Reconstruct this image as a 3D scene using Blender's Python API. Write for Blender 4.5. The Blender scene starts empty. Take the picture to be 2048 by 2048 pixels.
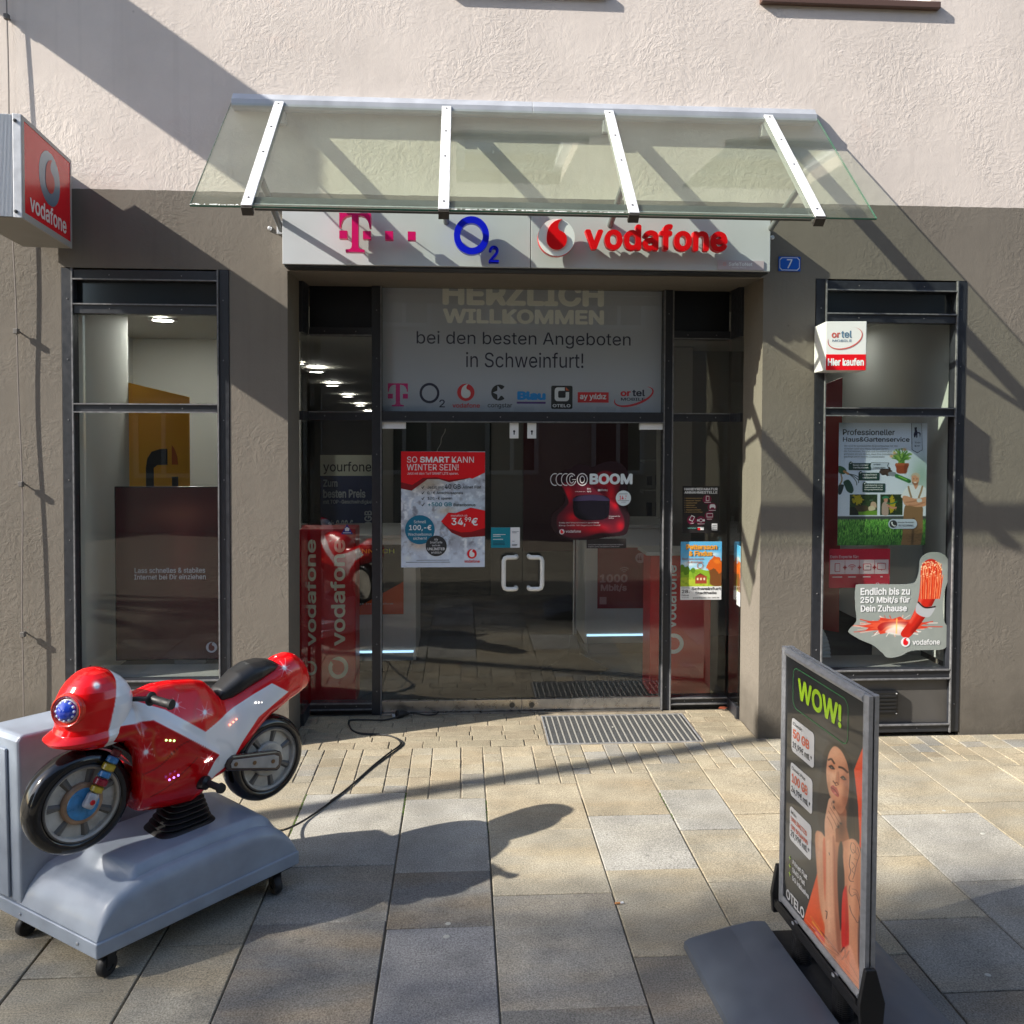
import bpy, math, random
import numpy as np
from mathutils import Vector, Matrix
random.seed(7); rng = np.random.default_rng(7)
R = math.radians
SC = bpy.context.scene
COL = SC.collection

# ------------------------------------------------------------------ camera, world, sun
cam_d = bpy.data.cameras.new('camera'); cam = bpy.data.objects.new('camera', cam_d); COL.objects.link(cam)
cam_d.sensor_width = 36; cam_d.lens = 36*1660.0/2048; cam_d.shift_y = -(1024-894.85)/2048
cam_d.clip_start = .05; cam_d.clip_end = 400
_r = Vector((.99815683, -.06055416, .00401641)); _u = Vector((-.00233255, .02785257, .99960932)); _f = Vector((.06064237, .99777624, -.02765998))
m = Matrix((_r, _u, -_f)).transposed().to_4x4(); m.translation = Vector((0, -5.2364, 2.033))
cam.matrix_world = m
SC.camera = cam
w = bpy.data.worlds.new('World'); SC.world = w; w.use_nodes = True
nt = w.node_tree; bg = nt.nodes['Background']
sky = nt.nodes.new('ShaderNodeTexSky'); sky.sky_type = 'NISHITA'; sky.sun_disc = False
SUN_EL = R(33.7); to_sun = Vector((-3.22, -1.0, 2.25)).normalized()
sky.sun_elevation = SUN_EL; sky.sun_rotation = math.atan2(to_sun.x, to_sun.y) % (2*math.pi)
sky.air_density = 1.0; sky.dust_density = 1.0
nt.links.new(sky.outputs[0], bg.inputs[0]); bg.inputs[1].default_value = .15
sd = bpy.data.lights.new('sun', 'SUN'); sun = bpy.data.objects.new('sun', sd); COL.objects.link(sun)
sd.energy = 5.0; sd.angle = R(.55); sd.color = (1, .94, .84)
sun.rotation_euler = to_sun.to_track_quat('Z', 'Y').to_euler(); sun.location = (-20, -8, 16)
SC.view_settings.view_transform = 'Standard'; SC.view_settings.look = 'None'
SC.view_settings.exposure = .93; SC.view_settings.gamma = 1; SC.view_settings.use_curve_mapping = False
SC.render.engine = 'CYCLES'
SC.cycles.max_bounces = 8; SC.cycles.transparent_max_bounces = 24; SC.cycles.sample_clamp_indirect = 6
SC.cycles.caustics_reflective = False; SC.cycles.caustics_refractive = False

# ------------------------------------------------------------------ helpers
def lin(c):
    if isinstance(c, str):
        c = [int(c[i:i+2], 16)/255 for i in (0, 2, 4)]
        return tuple(x/12.92 if x <= .04045 else ((x+.055)/1.055)**2.4 for x in c)
    return tuple(c)
MATS = {}
def mat(name, col=(.5, .5, .5), rough=.5, metal=0., spec=.5, coat=0., bump=None, vary=None, emit=None, vcol=False, objvar=0.):
    """bump=(scale,strength,dist) ; vary=(scale,amount)"""
    if name in MATS: return MATS[name]
    m = bpy.data.materials.new(name); m.use_nodes = True; t = m.node_tree; b = t.nodes['Principled BSDF']
    c = (*lin(col), 1)
    b.inputs['Base Color'].default_value = c; b.inputs['Roughness'].default_value = rough
    b.inputs['Metallic'].default_value = metal; b.inputs['Specular IOR Level'].default_value = spec
    b.inputs['Coat Weight'].default_value = coat; b.inputs['Coat Roughness'].default_value = .04
    src = None
    if vcol:
        a = t.nodes.new('ShaderNodeVertexColor'); a.layer_name = 'Col'; src = a.outputs[0]
    tc = t.nodes.new('ShaderNodeTexCoord')
    if vary or objvar:
        mx = t.nodes.new('ShaderNodeMix'); mx.data_type = 'RGBA'; mx.blend_type = 'MULTIPLY'; mx.inputs[0].default_value = 1
        if src: t.links.new(src, mx.inputs[6])
        else: mx.inputs[6].default_value = c
        if vary:
            n = t.nodes.new('ShaderNodeTexNoise'); n.inputs['Scale'].default_value = vary[0]; n.inputs['Detail'].default_value = 6
            t.links.new(tc.outputs['Object'], n.inputs['Vector'])
            mr = t.nodes.new('ShaderNodeMapRange'); mr.inputs[1].default_value = .3; mr.inputs[2].default_value = .7
            mr.inputs[3].default_value = 1-vary[1]; mr.inputs[4].default_value = 1+vary[1]
            t.links.new(n.outputs[0], mr.inputs[0]); t.links.new(mr.outputs[0], mx.inputs[7])
            rr = t.nodes.new('ShaderNodeMapRange'); rr.inputs[1].default_value = .3; rr.inputs[2].default_value = .7
            rr.inputs[3].default_value = rough*.8; rr.inputs[4].default_value = min(1, rough*1.25)
            t.links.new(n.outputs[0], rr.inputs[0]); t.links.new(rr.outputs[0], b.inputs['Roughness'])
        src = mx.outputs[2]
    if src: t.links.new(src, b.inputs['Base Color'])
    if bump:
        n = t.nodes.new('ShaderNodeTexNoise'); n.inputs['Scale'].default_value = bump[0]; n.inputs['Detail'].default_value = 4
        t.links.new(tc.outputs['Object'], n.inputs['Vector'])
        bp = t.nodes.new('ShaderNodeBump'); bp.inputs['Strength'].default_value = bump[1]; bp.inputs['Distance'].default_value = bump[2]
        t.links.new(n.outputs[0], bp.inputs['Height']); t.links.new(bp.outputs[0], b.inputs['Normal'])
    if emit:
        b.inputs['Emission Color'].default_value = (*lin(emit[0]), 1); b.inputs['Emission Strength'].default_value = emit[1]
    MATS[name] = m
    return m

def glassmat(name, tint, refl0=.05, rough=0., haze=0., power=4.6):
    m = bpy.data.materials.new(name); m.use_nodes = True; t = m.node_tree
    t.nodes.remove(t.nodes['Principled BSDF']); out = t.nodes['Material Output']
    tr = t.nodes.new('ShaderNodeBsdfTransparent'); tr.inputs[0].default_value = (*tint, 1)
    gl = t.nodes.new('ShaderNodeBsdfGlossy'); gl.inputs['Roughness'].default_value = rough; gl.inputs[0].default_value = (1, 1, 1, 1)
    lw = t.nodes.new('ShaderNodeLayerWeight'); lw.inputs[0].default_value = .5
    pw = t.nodes.new('ShaderNodeMath'); pw.operation = 'POWER'; pw.inputs[1].default_value = power
    t.links.new(lw.outputs['Facing'], pw.inputs[0])
    ma = t.nodes.new('ShaderNodeMath'); ma.operation = 'MULTIPLY_ADD'; ma.inputs[1].default_value = 1-refl0; ma.inputs[2].default_value = refl0
    t.links.new(pw.outputs[0], ma.inputs[0])
    mx = t.nodes.new('ShaderNodeMixShader'); t.links.new(ma.outputs[0], mx.inputs[0])
    base = tr.outputs[0]
    if haze:
        df = t.nodes.new('ShaderNodeBsdfDiffuse'); df.inputs[0].default_value = (.6, .62, .55, 1)
        n = t.nodes.new('ShaderNodeTexNoise'); n.inputs['Scale'].default_value = 3.5; n.inputs['Detail'].default_value = 7
        tc = t.nodes.new('ShaderNodeTexCoord'); t.links.new(tc.outputs['Object'], n.inputs['Vector'])
        mr = t.nodes.new('ShaderNodeMapRange'); mr.inputs[1].default_value = .35; mr.inputs[2].default_value = .7; mr.inputs[3].default_value = haze*.5; mr.inputs[4].default_value = haze*1.6
        t.links.new(n.outputs[0], mr.inputs[0])
        m2 = t.nodes.new('ShaderNodeMixShader'); t.links.new(mr.outputs[0], m2.inputs[0]); t.links.new(tr.outputs[0], m2.inputs[1]); t.links.new(df.outputs[0], m2.inputs[2]); base = m2.outputs[0]
    t.links.new(base, mx.inputs[1]); t.links.new(gl.outputs[0], mx.inputs[2]); t.links.new(mx.outputs[0], out.inputs[0])
    return m

class MB:
    def __init__(s): s.v = []; s.f = []
    def add(s, v, f):
        o = len(s.v); s.v += [tuple(p) for p in v]; s.f += [tuple(i+o for i in q) for q in f]; return s
    def box(s, x0, x1, y0, y1, z0, z1):
        x0, x1 = sorted((x0, x1)); y0, y1 = sorted((y0, y1)); z0, z1 = sorted((z0, z1))
        return s.add([(x0,y0,z0),(x1,y0,z0),(x1,y1,z0),(x0,y1,z0),(x0,y0,z1),(x1,y0,z1),(x1,y1,z1),(x0,y1,z1)],
                     [(0,3,2,1),(4,5,6,7),(0,1,5,4),(1,2,6,5),(2,3,7,6),(3,0,4,7)])
    def prism(s, poly, a, b, fn):
        """poly 2D ccw; fn(u,v,h)->xyz ; from h=a to h=b"""
        n = len(poly)
        return s.add([fn(u, v, a) for u, v in poly]+[fn(u, v, b) for u, v in poly],
                     [tuple(range(n))[::-1], tuple(range(n, 2*n))]+[(i, (i+1) % n, n+(i+1) % n, n+i) for i in range(n)])
    def tube(s, path, r, n=10, cap=True):
        P = [Vector(p) for p in path]; rs = r if isinstance(r, (list, tuple)) else [r]*len(P)
        up = None; vs = []
        for i, p in enumerate(P):
            d = (P[min(i+1, len(P)-1)]-P[max(i-1, 0)]).normalized()
            if up is None:
                up = Vector((0, 0, 1)) if abs(d.z) < .9 else Vector((1, 0, 0))
            a = up-d*up.dot(d); a.normalize(); up = a; b = d.cross(a)
            for k in range(n):
                t = 2*math.pi*k/n; vs.append(p+(a*math.cos(t)+b*math.sin(t))*rs[i])
        fs = [(i*n+k, i*n+(k+1) % n, (i+1)*n+(k+1) % n, (i+1)*n+k) for i in range(len(P)-1) for k in range(n)]
        if cap: fs += [tuple(range(n))[::-1], tuple((len(P)-1)*n+k for k in range(n))]
        return s.add(vs, fs)
    def lathe(s, prof, M=Matrix(), n=32, closed=False):
        """prof [(r,h)] round local z"""
        vs = []
        for r, h in prof:
            for k in range(n):
                t = 2*math.pi*k/n; vs.append(M @ Vector((r*math.cos(t), r*math.sin(t), h)))
        L = len(prof); fs = []
        for i in range(L if closed else L-1):
            j = (i+1) % L
            fs += [(i*n+k, i*n+(k+1) % n, j*n+(k+1) % n, j*n+k) for k in range(n)]
        if not closed:
            if prof[0][0] > 1e-6: fs.append(tuple(range(n))[::-1])
            if prof[-1][0] > 1e-6: fs.append(tuple((L-1)*n+k for k in range(n)))
        return s.add(vs, fs)
    def rings(s, rings, cap=True):
        n = len(rings[0]); vs = [p for r in rings for p in r]
        fs = [(i*n+k, i*n+(k+1) % n, (i+1)*n+(k+1) % n, (i+1)*n+k) for i in range(len(rings)-1) for k in range(n)]
        if cap: fs += [tuple(range(n))[::-1], tuple((len(rings)-1)*n+k for k in range(n))]
        return s.add(vs, fs)
    def mesh(s, name):
        me = bpy.data.meshes.new(name); me.from_pydata(s.v, [], s.f); me.update(); return me
    def build(s, name, m, parent=None, smooth=False, bevel=0, seg=2, M=None, angle=40):
        me = s.mesh(name); me.materials.append(m); return link(name, me, parent, smooth, bevel, seg, M, angle)

def fixnormals(me):
    import bmesh
    b = bmesh.new(); b.from_mesh(me); bmesh.ops.recalc_face_normals(b, faces=b.faces[:]); b.to_mesh(me); b.free()
def link(name, me, parent=None, smooth=False, bevel=0, seg=2, M=None, angle=40):
    o = bpy.data.objects.new(name, me); COL.objects.link(o)
    if parent: o.parent = parent
    if M is not None: o.matrix_local = M
    if smooth:
        for p in me.polygons: p.use_smooth = True
        try: me.set_sharp_from_angle(angle=R(angle))
        except Exception: pass
    if bevel:
        fixnormals(me)
        b = o.modifiers.new('bevel', 'BEVEL'); b.width = bevel; b.segments = seg; b.limit_method = 'ANGLE'; b.angle_limit = R(40)
    return o
def tag(o, label=None, cat=None, group=None, kind=None):
    if label: o['label'] = label
    if cat: o['category'] = cat
    if group: o['group'] = group
    if kind: o['kind'] = kind
    return o
def thing(name, label, cat, loc=(0, 0, 0), rz=0., group=None, M=None):
    o = bpy.data.objects.new(name, None); COL.objects.link(o); o.empty_display_size = .1
    o.location = loc; o.rotation_euler = (0, 0, rz)
    if M is not None: o.matrix_world = M
    return tag(o, label, cat, group)
def box(name, m, parent, x0, x1, y0, y1, z0, z1, bevel=0, **k):
    return MB().box(x0, x1, y0, y1, z0, z1).build(name, m, parent, bevel=bevel, **k)

# --- flat print on a plane.  A Pl places 2D (a,b) given in the plane's own metres.
class Pl:
    def __init__(s, parent, ox=0, oy=0, base=0.): s.p = parent; s.ox = ox; s.oy = oy; s.base = base
    def z(s, k): return s.base+k*.0007
    def poly(s, name, pts, m, k=1, depth=0.0005):
        pts = [(x-s.ox, y-s.oy) for x, y in pts]
        a = sum(pts[i][0]*pts[(i+1) % len(pts)][1]-pts[(i+1) % len(pts)][0]*pts[i][1] for i in range(len(pts)))
        if a < 0: pts = pts[::-1]
        z0 = s.z(k)
        return MB().prism(pts, z0, z0+depth, lambda u, v, h: (u, v, h)).build(name, m, s.p)
    def rect(s, name, x0, y0, x1, y1, m, k=1, depth=.0005, r=0):
        return s.poly(name, rrect(x0, y0, x1, y1, r), m, k, depth)
    def ring(s, name, cx, cy, ro, ri, m, k=1, depth=.0005, sy=1., sx=1., n=40, a0=0, a1=360):
        full = (a1-a0) >= 360
        A = [R(a0+(a1-a0)*i/n) for i in range(n+1)]
        mb = MB(); z0 = s.z(k); vs = []
        for t in A:
            for (rr, zz) in ((ri, z0), (ro, z0), (ro, z0+depth), (ri, z0+depth)):
                vs.append((cx-s.ox+rr*sx*math.cos(t), cy-s.oy+rr*sy*math.sin(t), zz))
        fs = [(i*4+j, i*4+(j+1) % 4, (i+1)*4+(j+1) % 4, (i+1)*4+j) for i in range(n) for j in range(4)]
        if not full: fs += [(0, 1, 2, 3), tuple(n*4+q for q in (3, 2, 1, 0))]
        mb.add(vs, fs); return mb.build(name, m, s.p)
    def disc(s, name, cx, cy, r, m, k=1, depth=.0005, sy=1., n=40):
        return s.poly(name, [(cx+r*math.cos(2*math.pi*i/n), cy+r*sy*math.sin(2*math.pi*i/n)) for i in range(n)], m, k, depth)
    def txt(s, body, x0, y0, x1, y1, m, k=2, depth=.0004, bold=0., name='lettering', rot=0, skew=0, cap=False):
        """fit text into bbox x0..x1,y0..y1 ; rot=90 means it reads upward"""
        me = text_mesh(body, bold)
        co = np.empty(len(me.vertices)*3, dtype=np.float32); me.vertices.foreach_get('co', co); co = co.reshape(-1, 3)
        if rot == 90: co[:, [0, 1]] = np.stack([-co[:, 1], co[:, 0]], 1)
        mn = co.min(0); mx = co.max(0)
        co[:, 0] = (co[:, 0]-mn[0])/(mx[0]-mn[0])*(x1-x0)+x0-s.ox
        co[:, 1] = (co[:, 1]-mn[1])/(mx[1]-mn[1])*(y1-y0)+y0-s.oy
        if skew: co[:, 0] += skew*(co[:, 1]-y0+s.oy)
        zz = co[:, 2]; co[:, 2] = s.z(k)+np.where(zz > 0, depth-(.05-zz)*290*depth, 0)
        me.vertices.foreach_set('co', co.ravel()); me.update(); me.materials.append(m)
        return link(name, me, s.p)
    def paint(s, name, x0, y0, x1, y1, nx, fn, k=1, m=None, thick=.0005):
        """grid whose vertices carry print colours computed by fn(X,Y) in unit coords (0..1, 0..aspect)"""
        W, H = x1-x0, y1-y0; ny = max(2, int(nx*H/W))
        X, Y = np.meshgrid(np.linspace(0, 1, nx), np.linspace(0, 1, ny)); c = fn(X, Y*H/W)
        co = np.stack([x0-s.ox+X*W, y0-s.oy+Y*H, np.full_like(X, s.z(k))], -1).reshape(-1, 3)
        idx = np.arange(nx*ny).reshape(ny, nx)
        q = np.stack([idx[:-1, :-1], idx[:-1, 1:], idx[1:, 1:], idx[1:, :-1]], -1).reshape(-1, 4)
        if c.shape[-1] == 4:
            al = c[..., 3].reshape(-1); keep = al[q].max(1) > .5; q = q[keep]; c = c[..., :3]
        me = bpy.data.meshes.new(name); me.vertices.add(len(co)); me.vertices.foreach_set('co', co.astype(np.float32).ravel())
        me.loops.add(q.size); me.loops.foreach_set('vertex_index', q.astype(np.int32).ravel())
        me.polygons.add(len(q)); me.polygons.foreach_set('loop_start', np.arange(0, q.size, 4, dtype=np.int32)); me.polygons.foreach_set('loop_total', np.full(len(q), 4, dtype=np.int32))
        me.update(calc_edges=True)
        a = me.color_attributes.new('Col', 'FLOAT_COLOR', 'POINT')
        cc = np.ones((len(co), 4), dtype=np.float32); c = np.clip(c.reshape(-1, 3), 0, 1)
        cc[:, :3] = np.where(c <= .04045, c/12.92, ((c+.055)/1.055)**2.4)
        a.data.foreach_set('color', cc.ravel()); me.materials.append(m or PRINT)
        return link(name, me, s.p)
def rrect(x0, y0, x1, y1, r, n=6):
    if r <= 0: return [(x0, y0), (x1, y0), (x1, y1), (x0, y1)]
    o = []
    for cx, cy, a in ((x1-r, y0+r, -90), (x1-r, y1-r, 0), (x0+r, y1-r, 90), (x0+r, y0+r, 180)):
        for i in range(n+1): t = R(a+90*i/n); o.append((cx+r*math.cos(t), cy+r*math.sin(t)))
    return o
import os
FONT = None
try: FONT = bpy.data.fonts.load(os.path.join(bpy.utils.resource_path('LOCAL'), 'datafiles', 'fonts', 'Inter.woff2'))
except Exception: FONT = None
def text_mesh(body, bold=0.):
    cu = bpy.data.curves.new('lettering', 'FONT'); cu.body = body; cu.size = 1
    if FONT: cu.font = FONT
    cu.extrude = .05
    cu.resolution_u = 3; cu.align_x = 'LEFT'; cu.space_line = .95
    o = bpy.data.objects.new('lettering', cu); COL.objects.link(o)
    bpy.context.view_layer.update()
    me = bpy.data.meshes.new_from_object(o.evaluated_get(bpy.context.evaluated_depsgraph_get()))
    bpy.data.objects.remove(o); bpy.data.curves.remove(cu); me.name = 'lettering'; me.materials.clear()
    # glyph outlines may overlap inside one letter: loosen the front triangles and set each a hair apart in depth
    V = [tuple(v.co) for v in me.vertices]; F = []
    for i, p in enumerate(me.polygons):
        q = tuple(p.vertices)
        if p.normal.z > .9:
            k = len(V); V += [(V[j][0], V[j][1], .05-(i % 8)*.000035) for j in q]; q = tuple(range(k, k+len(q)))
        elif p.normal.z < -.9: continue
        F.append(q)
    bpy.data.meshes.remove(me); me = bpy.data.meshes.new('lettering'); me.from_pydata(V, [], F); me.update()
    if bold > 0:   # heavier weight: the outline is repeated in a small circle, each copy a hair deeper
        nv = len(me.vertices); co = np.empty(nv*3, dtype=np.float32); me.vertices.foreach_get('co', co); co = co.reshape(-1, 3)
        fs = [tuple(p.vertices) for p in me.polygons]; K = 8 if bold > .02 else 6; V = []; F = []
        for k in range(K+1):
            c = co.copy(); b = bold*.82 if k < K else 0
            c[:, 0] += math.cos(2*math.pi*k/K)*b; c[:, 1] += math.sin(2*math.pi*k/K)*b; c[:, 2] *= 1-.006*k
            V += [tuple(map(float, p)) for p in c]; F += [tuple(i+k*nv for i in f) for f in fs]
        bpy.data.meshes.remove(me); me = bpy.data.meshes.new('lettering'); me.from_pydata(V, [], F); me.update()
    return me
FM = Matrix(((1, 0, 0, 0), (0, 0, -1, 0), (0, 1, 0, 0), (0, 0, 0, 1)))     # plane facing -y : local x->x, y->z, z->-y
def facing(x, y, z): M = FM.copy(); M.translation = (x, y, z); return M

# numpy print tools (sRGB 0..1)
def H(c): return np.array([int(c[i:i+2], 16)/255 for i in (0, 2, 4)])
def smooth_poly(P, k=6):
    P = np.array(P, float); n = len(P); out = []
    for i in range(n):
        a, b, c, d = P[i-1], P[i], P[(i+1) % n], P[(i+2) % n]
        for j in range(k):
            t = j/k; out.append(.5*((2*b)+(-a+c)*t+(2*a-5*b+4*c-d)*t*t+(-a+3*b-3*c+d)*t**3))
    return np.array(out)
def mask(X, Y, P, soft=.004, sm=True, k=5):
    P = smooth_poly(P, k) if sm else np.array(P, float)
    ins = np.zeros(X.shape, bool); d2 = np.full(X.shape, 1e9)
    for i in range(len(P)):
        (ax, ay), (bx, by) = P[i], P[(i+1) % len(P)]
        if abs(by-ay) > 1e-12:
            c = (ay > Y) != (by > Y); ins ^= c & (X < (bx-ax)*(Y-ay)/(by-ay)+ax)
        ex, ey = bx-ax, by-ay; L = ex*ex+ey*ey+1e-12
        t = np.clip(((X-ax)*ex+(Y-ay)*ey)/L, 0, 1); d2 = np.minimum(d2, (X-ax-t*ex)**2+(Y-ay-t*ey)**2)
    sdv = np.sqrt(d2)*np.where(ins, 1, -1); return np.clip(sdv/soft+.5, 0, 1)
def stroke(X, Y, P, w, soft=.003, sm=True):
    if sm and len(P) > 2:
        P = [P[0]]+list(P)+[P[-1]]; P = np.array(P, float); o = []
        for i in range(1, len(P)-2):
            a, b, c, d = P[i-1], P[i], P[i+1], P[i+2]
            for j in range(5): t = j/5; o.append(.5*((2*b)+(-a+c)*t+(2*a-5*b+4*c-d)*t*t+(-a+3*b-3*c+d)*t**3))
        o.append(P[-2]); P = o
    d2 = np.full(X.shape, 1e9)
    for (ax, ay), (bx, by) in zip(P[:-1], P[1:]):
        ex, ey = bx-ax, by-ay; L = ex*ex+ey*ey+1e-12
        t = np.clip(((X-ax)*ex+(Y-ay)*ey)/L, 0, 1); d2 = np.minimum(d2, (X-ax-t*ex)**2+(Y-ay-t*ey)**2)
    return np.clip((w-np.sqrt(d2))/soft+.5, 0, 1)
def over(c, m, col): 
    col = H(col) if isinstance(col, str) else col
    return c*(1-m[..., None])+col*m[..., None]
def noise2(X, Y, f, seed=0, octs=4):
    r = np.random.default_rng(seed); o = np.zeros(X.shape); amp = 1; tot = 0
    for q in range(octs):
        g = r.random((64, 64)); x = X*f; y = Y*f; xi = np.floor(x).astype(int); yi = np.floor(y).astype(int); u = x-xi; v = y-yi
        u = u*u*(3-2*u); v = v*v*(3-2*v)
        s = lambda i, j: g[(xi+i) % 64, (yi+j) % 64]
        o += amp*((s(0, 0)*(1-u)+s(1, 0)*u)*(1-v)+(s(0, 1)*(1-u)+s(1, 1)*u)*v); tot += amp; amp *= .5; f *= 2
    return o/tot
def blob(X, Y, cx, cy, rx, ry, p=2): return np.exp(-(((X-cx)/rx)**2+((Y-cy)/ry)**2)**(p/2))

TREE_N = 17000
# ------------------------------------------------------------------ materials
PRINT = mat('printed_paper', (.5, .5, .5), .45, vcol=True)
PRINTG = mat('glossy_print', (.5, .5, .5), .25, vcol=True)
ANTH = mat('anthracite_frame', (.022, .024, .030), .42, spec=.5, vary=(30, .15))
LIP = mat('worn_frame_edge', (.16, .16, .165), .4, vary=(40, .3))
ALU = mat('brushed_aluminium', (.62, .63, .65), .42, metal=.7, vary=(60, .08))
ALUW = mat('light_aluminium', (.72, .73, .75), .5, metal=.25, vary=(20, .10))
STEEL = mat('stainless_steel', (.52, .49, .45), .3, metal=.95, vary=(25, .12))
RED = mat('signal_red', (.62, .006, .012), .4)
REDG = mat('glossy_red_acrylic', (.72, .004, .008), .30, spec=.35)
WHITE = mat('white_paint', (.84, .85, .86), .5)
BLACK = mat('black_plastic', (.012, .012, .013), .4)
BLACKR = mat('black_rubber', (.012, .012, .013), .6, vary=(40, .3))
INKB = mat('black_ink', (.012, .013, .018), .5)
DKGREY = mat('dark_grey', (.03, .032, .036), .5)
MAG = mat('magenta', (.62, .008, .13), .35)
BLUE = mat('royal_blue_acrylic', (.003, .010, .62), .32, spec=.35)
NAVY = mat('navy_ink', (.006, .008, .045), .5)
CYAN = mat('bright_blue_ink', (.01, .30, .62), .5)
PURP = mat('purple_ink', (.09, .02, .22), .5)
TEAL = mat('teal_ink', (.004, .24, .32), .5)
GREEN = mat('lime_green_ink', (.36, .62, .02), .5)
ORANGE = mat('orange_ink', (.75, .12, .03), .5)
YEL = mat('amber_panel', (.72, .30, .02), .5)
GLASS = glassmat('window_glass', (.95, .972, .96), .036, power=6)
DGLASS = glassmat('door_glass', (.965, .98, .972), .046)
CGLASS = glassmat('canopy_glass', (.915, .95, .895), .032, haze=.022)
GEDGE = mat('green_glass_edge', (.03, .14, .10), .15, spec=.8)

def wall_material():
    m = bpy.data.materials.new('painted_plaster'); m.use_nodes = True; t = m.node_tree; b = t.nodes['Principled BSDF']
    tc = t.nodes.new('ShaderNodeTexCoord'); N = t.nodes.new; Lk = t.links.new
    sp = N('ShaderNodeSeparateXYZ'); Lk(tc.outputs['Object'], sp.inputs[0])
    wob = N('ShaderNodeTexNoise'); wob.inputs['Scale'].default_value = 9; Lk(tc.outputs['Object'], wob.inputs[0])
    ad = N('ShaderNodeMath'); ad.operation = 'MULTIPLY_ADD'; ad.inputs[1].default_value = .012; Lk(wob.outputs[0], ad.inputs[0]); Lk(sp.outputs[2], ad.inputs[2])
    gt = N('ShaderNodeMath'); gt.operation = 'GREATER_THAN'; gt.inputs[1].default_value = 3.461; Lk(ad.outputs[0], gt.inputs[0])
    mx = N('ShaderNodeMix'); mx.data_type = 'RGBA'; Lk(gt.outputs[0], mx.inputs[0])
    mx.inputs[6].default_value = (.180, .160, .134, 1); mx.inputs[7].default_value = (.68, .608, .552, 1)
    n1 = N('ShaderNodeTexNoise'); n1.inputs['Scale'].default_value = 1.3; n1.inputs['Detail'].default_value = 8; n1.inputs['Roughness'].default_value = .6; Lk(tc.outputs['Object'], n1.inputs[0])
    mr = N('ShaderNodeMapRange'); mr.inputs[1].default_value = .3; mr.inputs[2].default_value = .7; mr.inputs[3].default_value = .90; mr.inputs[4].default_value = 1.08; Lk(n1.outputs[0], mr.inputs[0])
    # faint rain streaks (noise stretched down the wall)
    mp = N('ShaderNodeMapping'); mp.inputs['Scale'].default_value = (14, 14, .5); Lk(tc.outputs['Object'], mp.inputs[0])
    n3 = N('ShaderNodeTexNoise'); n3.inputs['Scale'].default_value = 1; n3.inputs['Detail'].default_value = 3; Lk(mp.outputs[0], n3.inputs[0])
    mr3 = N('ShaderNodeMapRange'); mr3.inputs[1].default_value = .55; mr3.inputs[2].default_value = .85; mr3.inputs[3].default_value = 1; mr3.inputs[4].default_value = .90; Lk(n3.outputs[0], mr3.inputs[0])
    mu0 = N('ShaderNodeMath'); mu0.operation = 'MULTIPLY'; Lk(mr.outputs[0], mu0.inputs[0]); Lk(mr3.outputs[0], mu0.inputs[1])
    mu = N('ShaderNodeMix'); mu.data_type = 'RGBA'; mu.blend_type = 'MULTIPLY'; mu.inputs[0].default_value = 1; Lk(mx.outputs[2], mu.inputs[6]); Lk(mu0.outputs[0], mu.inputs[7])
    # reddish older paint showing in places
    n4 = N('ShaderNodeTexNoise'); n4.inputs['Scale'].default_value = 2.2; n4.inputs['Detail'].default_value = 10; n4.inputs['Roughness'].default_value = .7; Lk(tc.outputs['Object'], n4.inputs[0])
    mr4 = N('ShaderNodeMapRange'); mr4.inputs[1].default_value = .60; mr4.inputs[2].default_value = .72; mr4.inputs[4].default_value = .35; Lk(n4.outputs[0], mr4.inputs[0])
    mb_ = N('ShaderNodeMix'); mb_.data_type = 'RGBA'; mb_.blend_type = 'MULTIPLY'; Lk(mr4.outputs[0], mb_.inputs[0]); Lk(mu.outputs[2], mb_.inputs[6]); mb_.inputs[7].default_value = (1, .88, .84, 1)
    vp = N('ShaderNodeTexVoronoi'); vp.inputs['Scale'].default_value = 5.5; Lk(tc.outputs['Object'], vp.inputs[0])
    pit = N('ShaderNodeMapRange'); pit.inputs[1].default_value = .0; pit.inputs[2].default_value = .055; pit.inputs[3].default_value = .35; pit.inputs[4].default_value = 1; Lk(vp.outputs['Distance'], pit.inputs[0])
    mpz = N('ShaderNodeMix'); mpz.data_type = 'RGBA'; mpz.blend_type = 'MULTIPLY'; mpz.inputs[0].default_value = .5; Lk(mb_.outputs[2], mpz.inputs[6]); Lk(pit.outputs[0], mpz.inputs[7])
    # splash dirt at the foot of the wall, ragged by noise
    nd = N('ShaderNodeTexNoise'); nd.inputs['Scale'].default_value = 6; nd.inputs['Detail'].default_value = 9; Lk(tc.outputs['Object'], nd.inputs[0])
    dz = N('ShaderNodeMath'); dz.operation = 'MULTIPLY_ADD'; dz.inputs[1].default_value = -.55; Lk(nd.outputs[0], dz.inputs[0]); Lk(sp.outputs[2], dz.inputs[2])
    dm = N('ShaderNodeMapRange'); dm.inputs[1].default_value = -.28; dm.inputs[2].default_value = .12; dm.inputs[3].default_value = .62; dm.inputs[4].default_value = 1; Lk(dz.outputs[0], dm.inputs[0])
    md = N('ShaderNodeMix'); md.data_type = 'RGBA'; md.blend_type = 'MULTIPLY'; md.inputs[0].default_value = 1; Lk(mpz.outputs[2], md.inputs[6]); Lk(dm.outputs[0], md.inputs[7])
    Lk(md.outputs[2], b.inputs['Base Color']); b.inputs['Roughness'].default_value = .85; b.inputs['Specular IOR Level'].default_value = .2
    # trowelled relief: warped noise, strongest in patches
    wn = N('ShaderNodeTexNoise'); wn.inputs['Scale'].default_value = 4; Lk(tc.outputs['Object'], wn.inputs[0])
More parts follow.
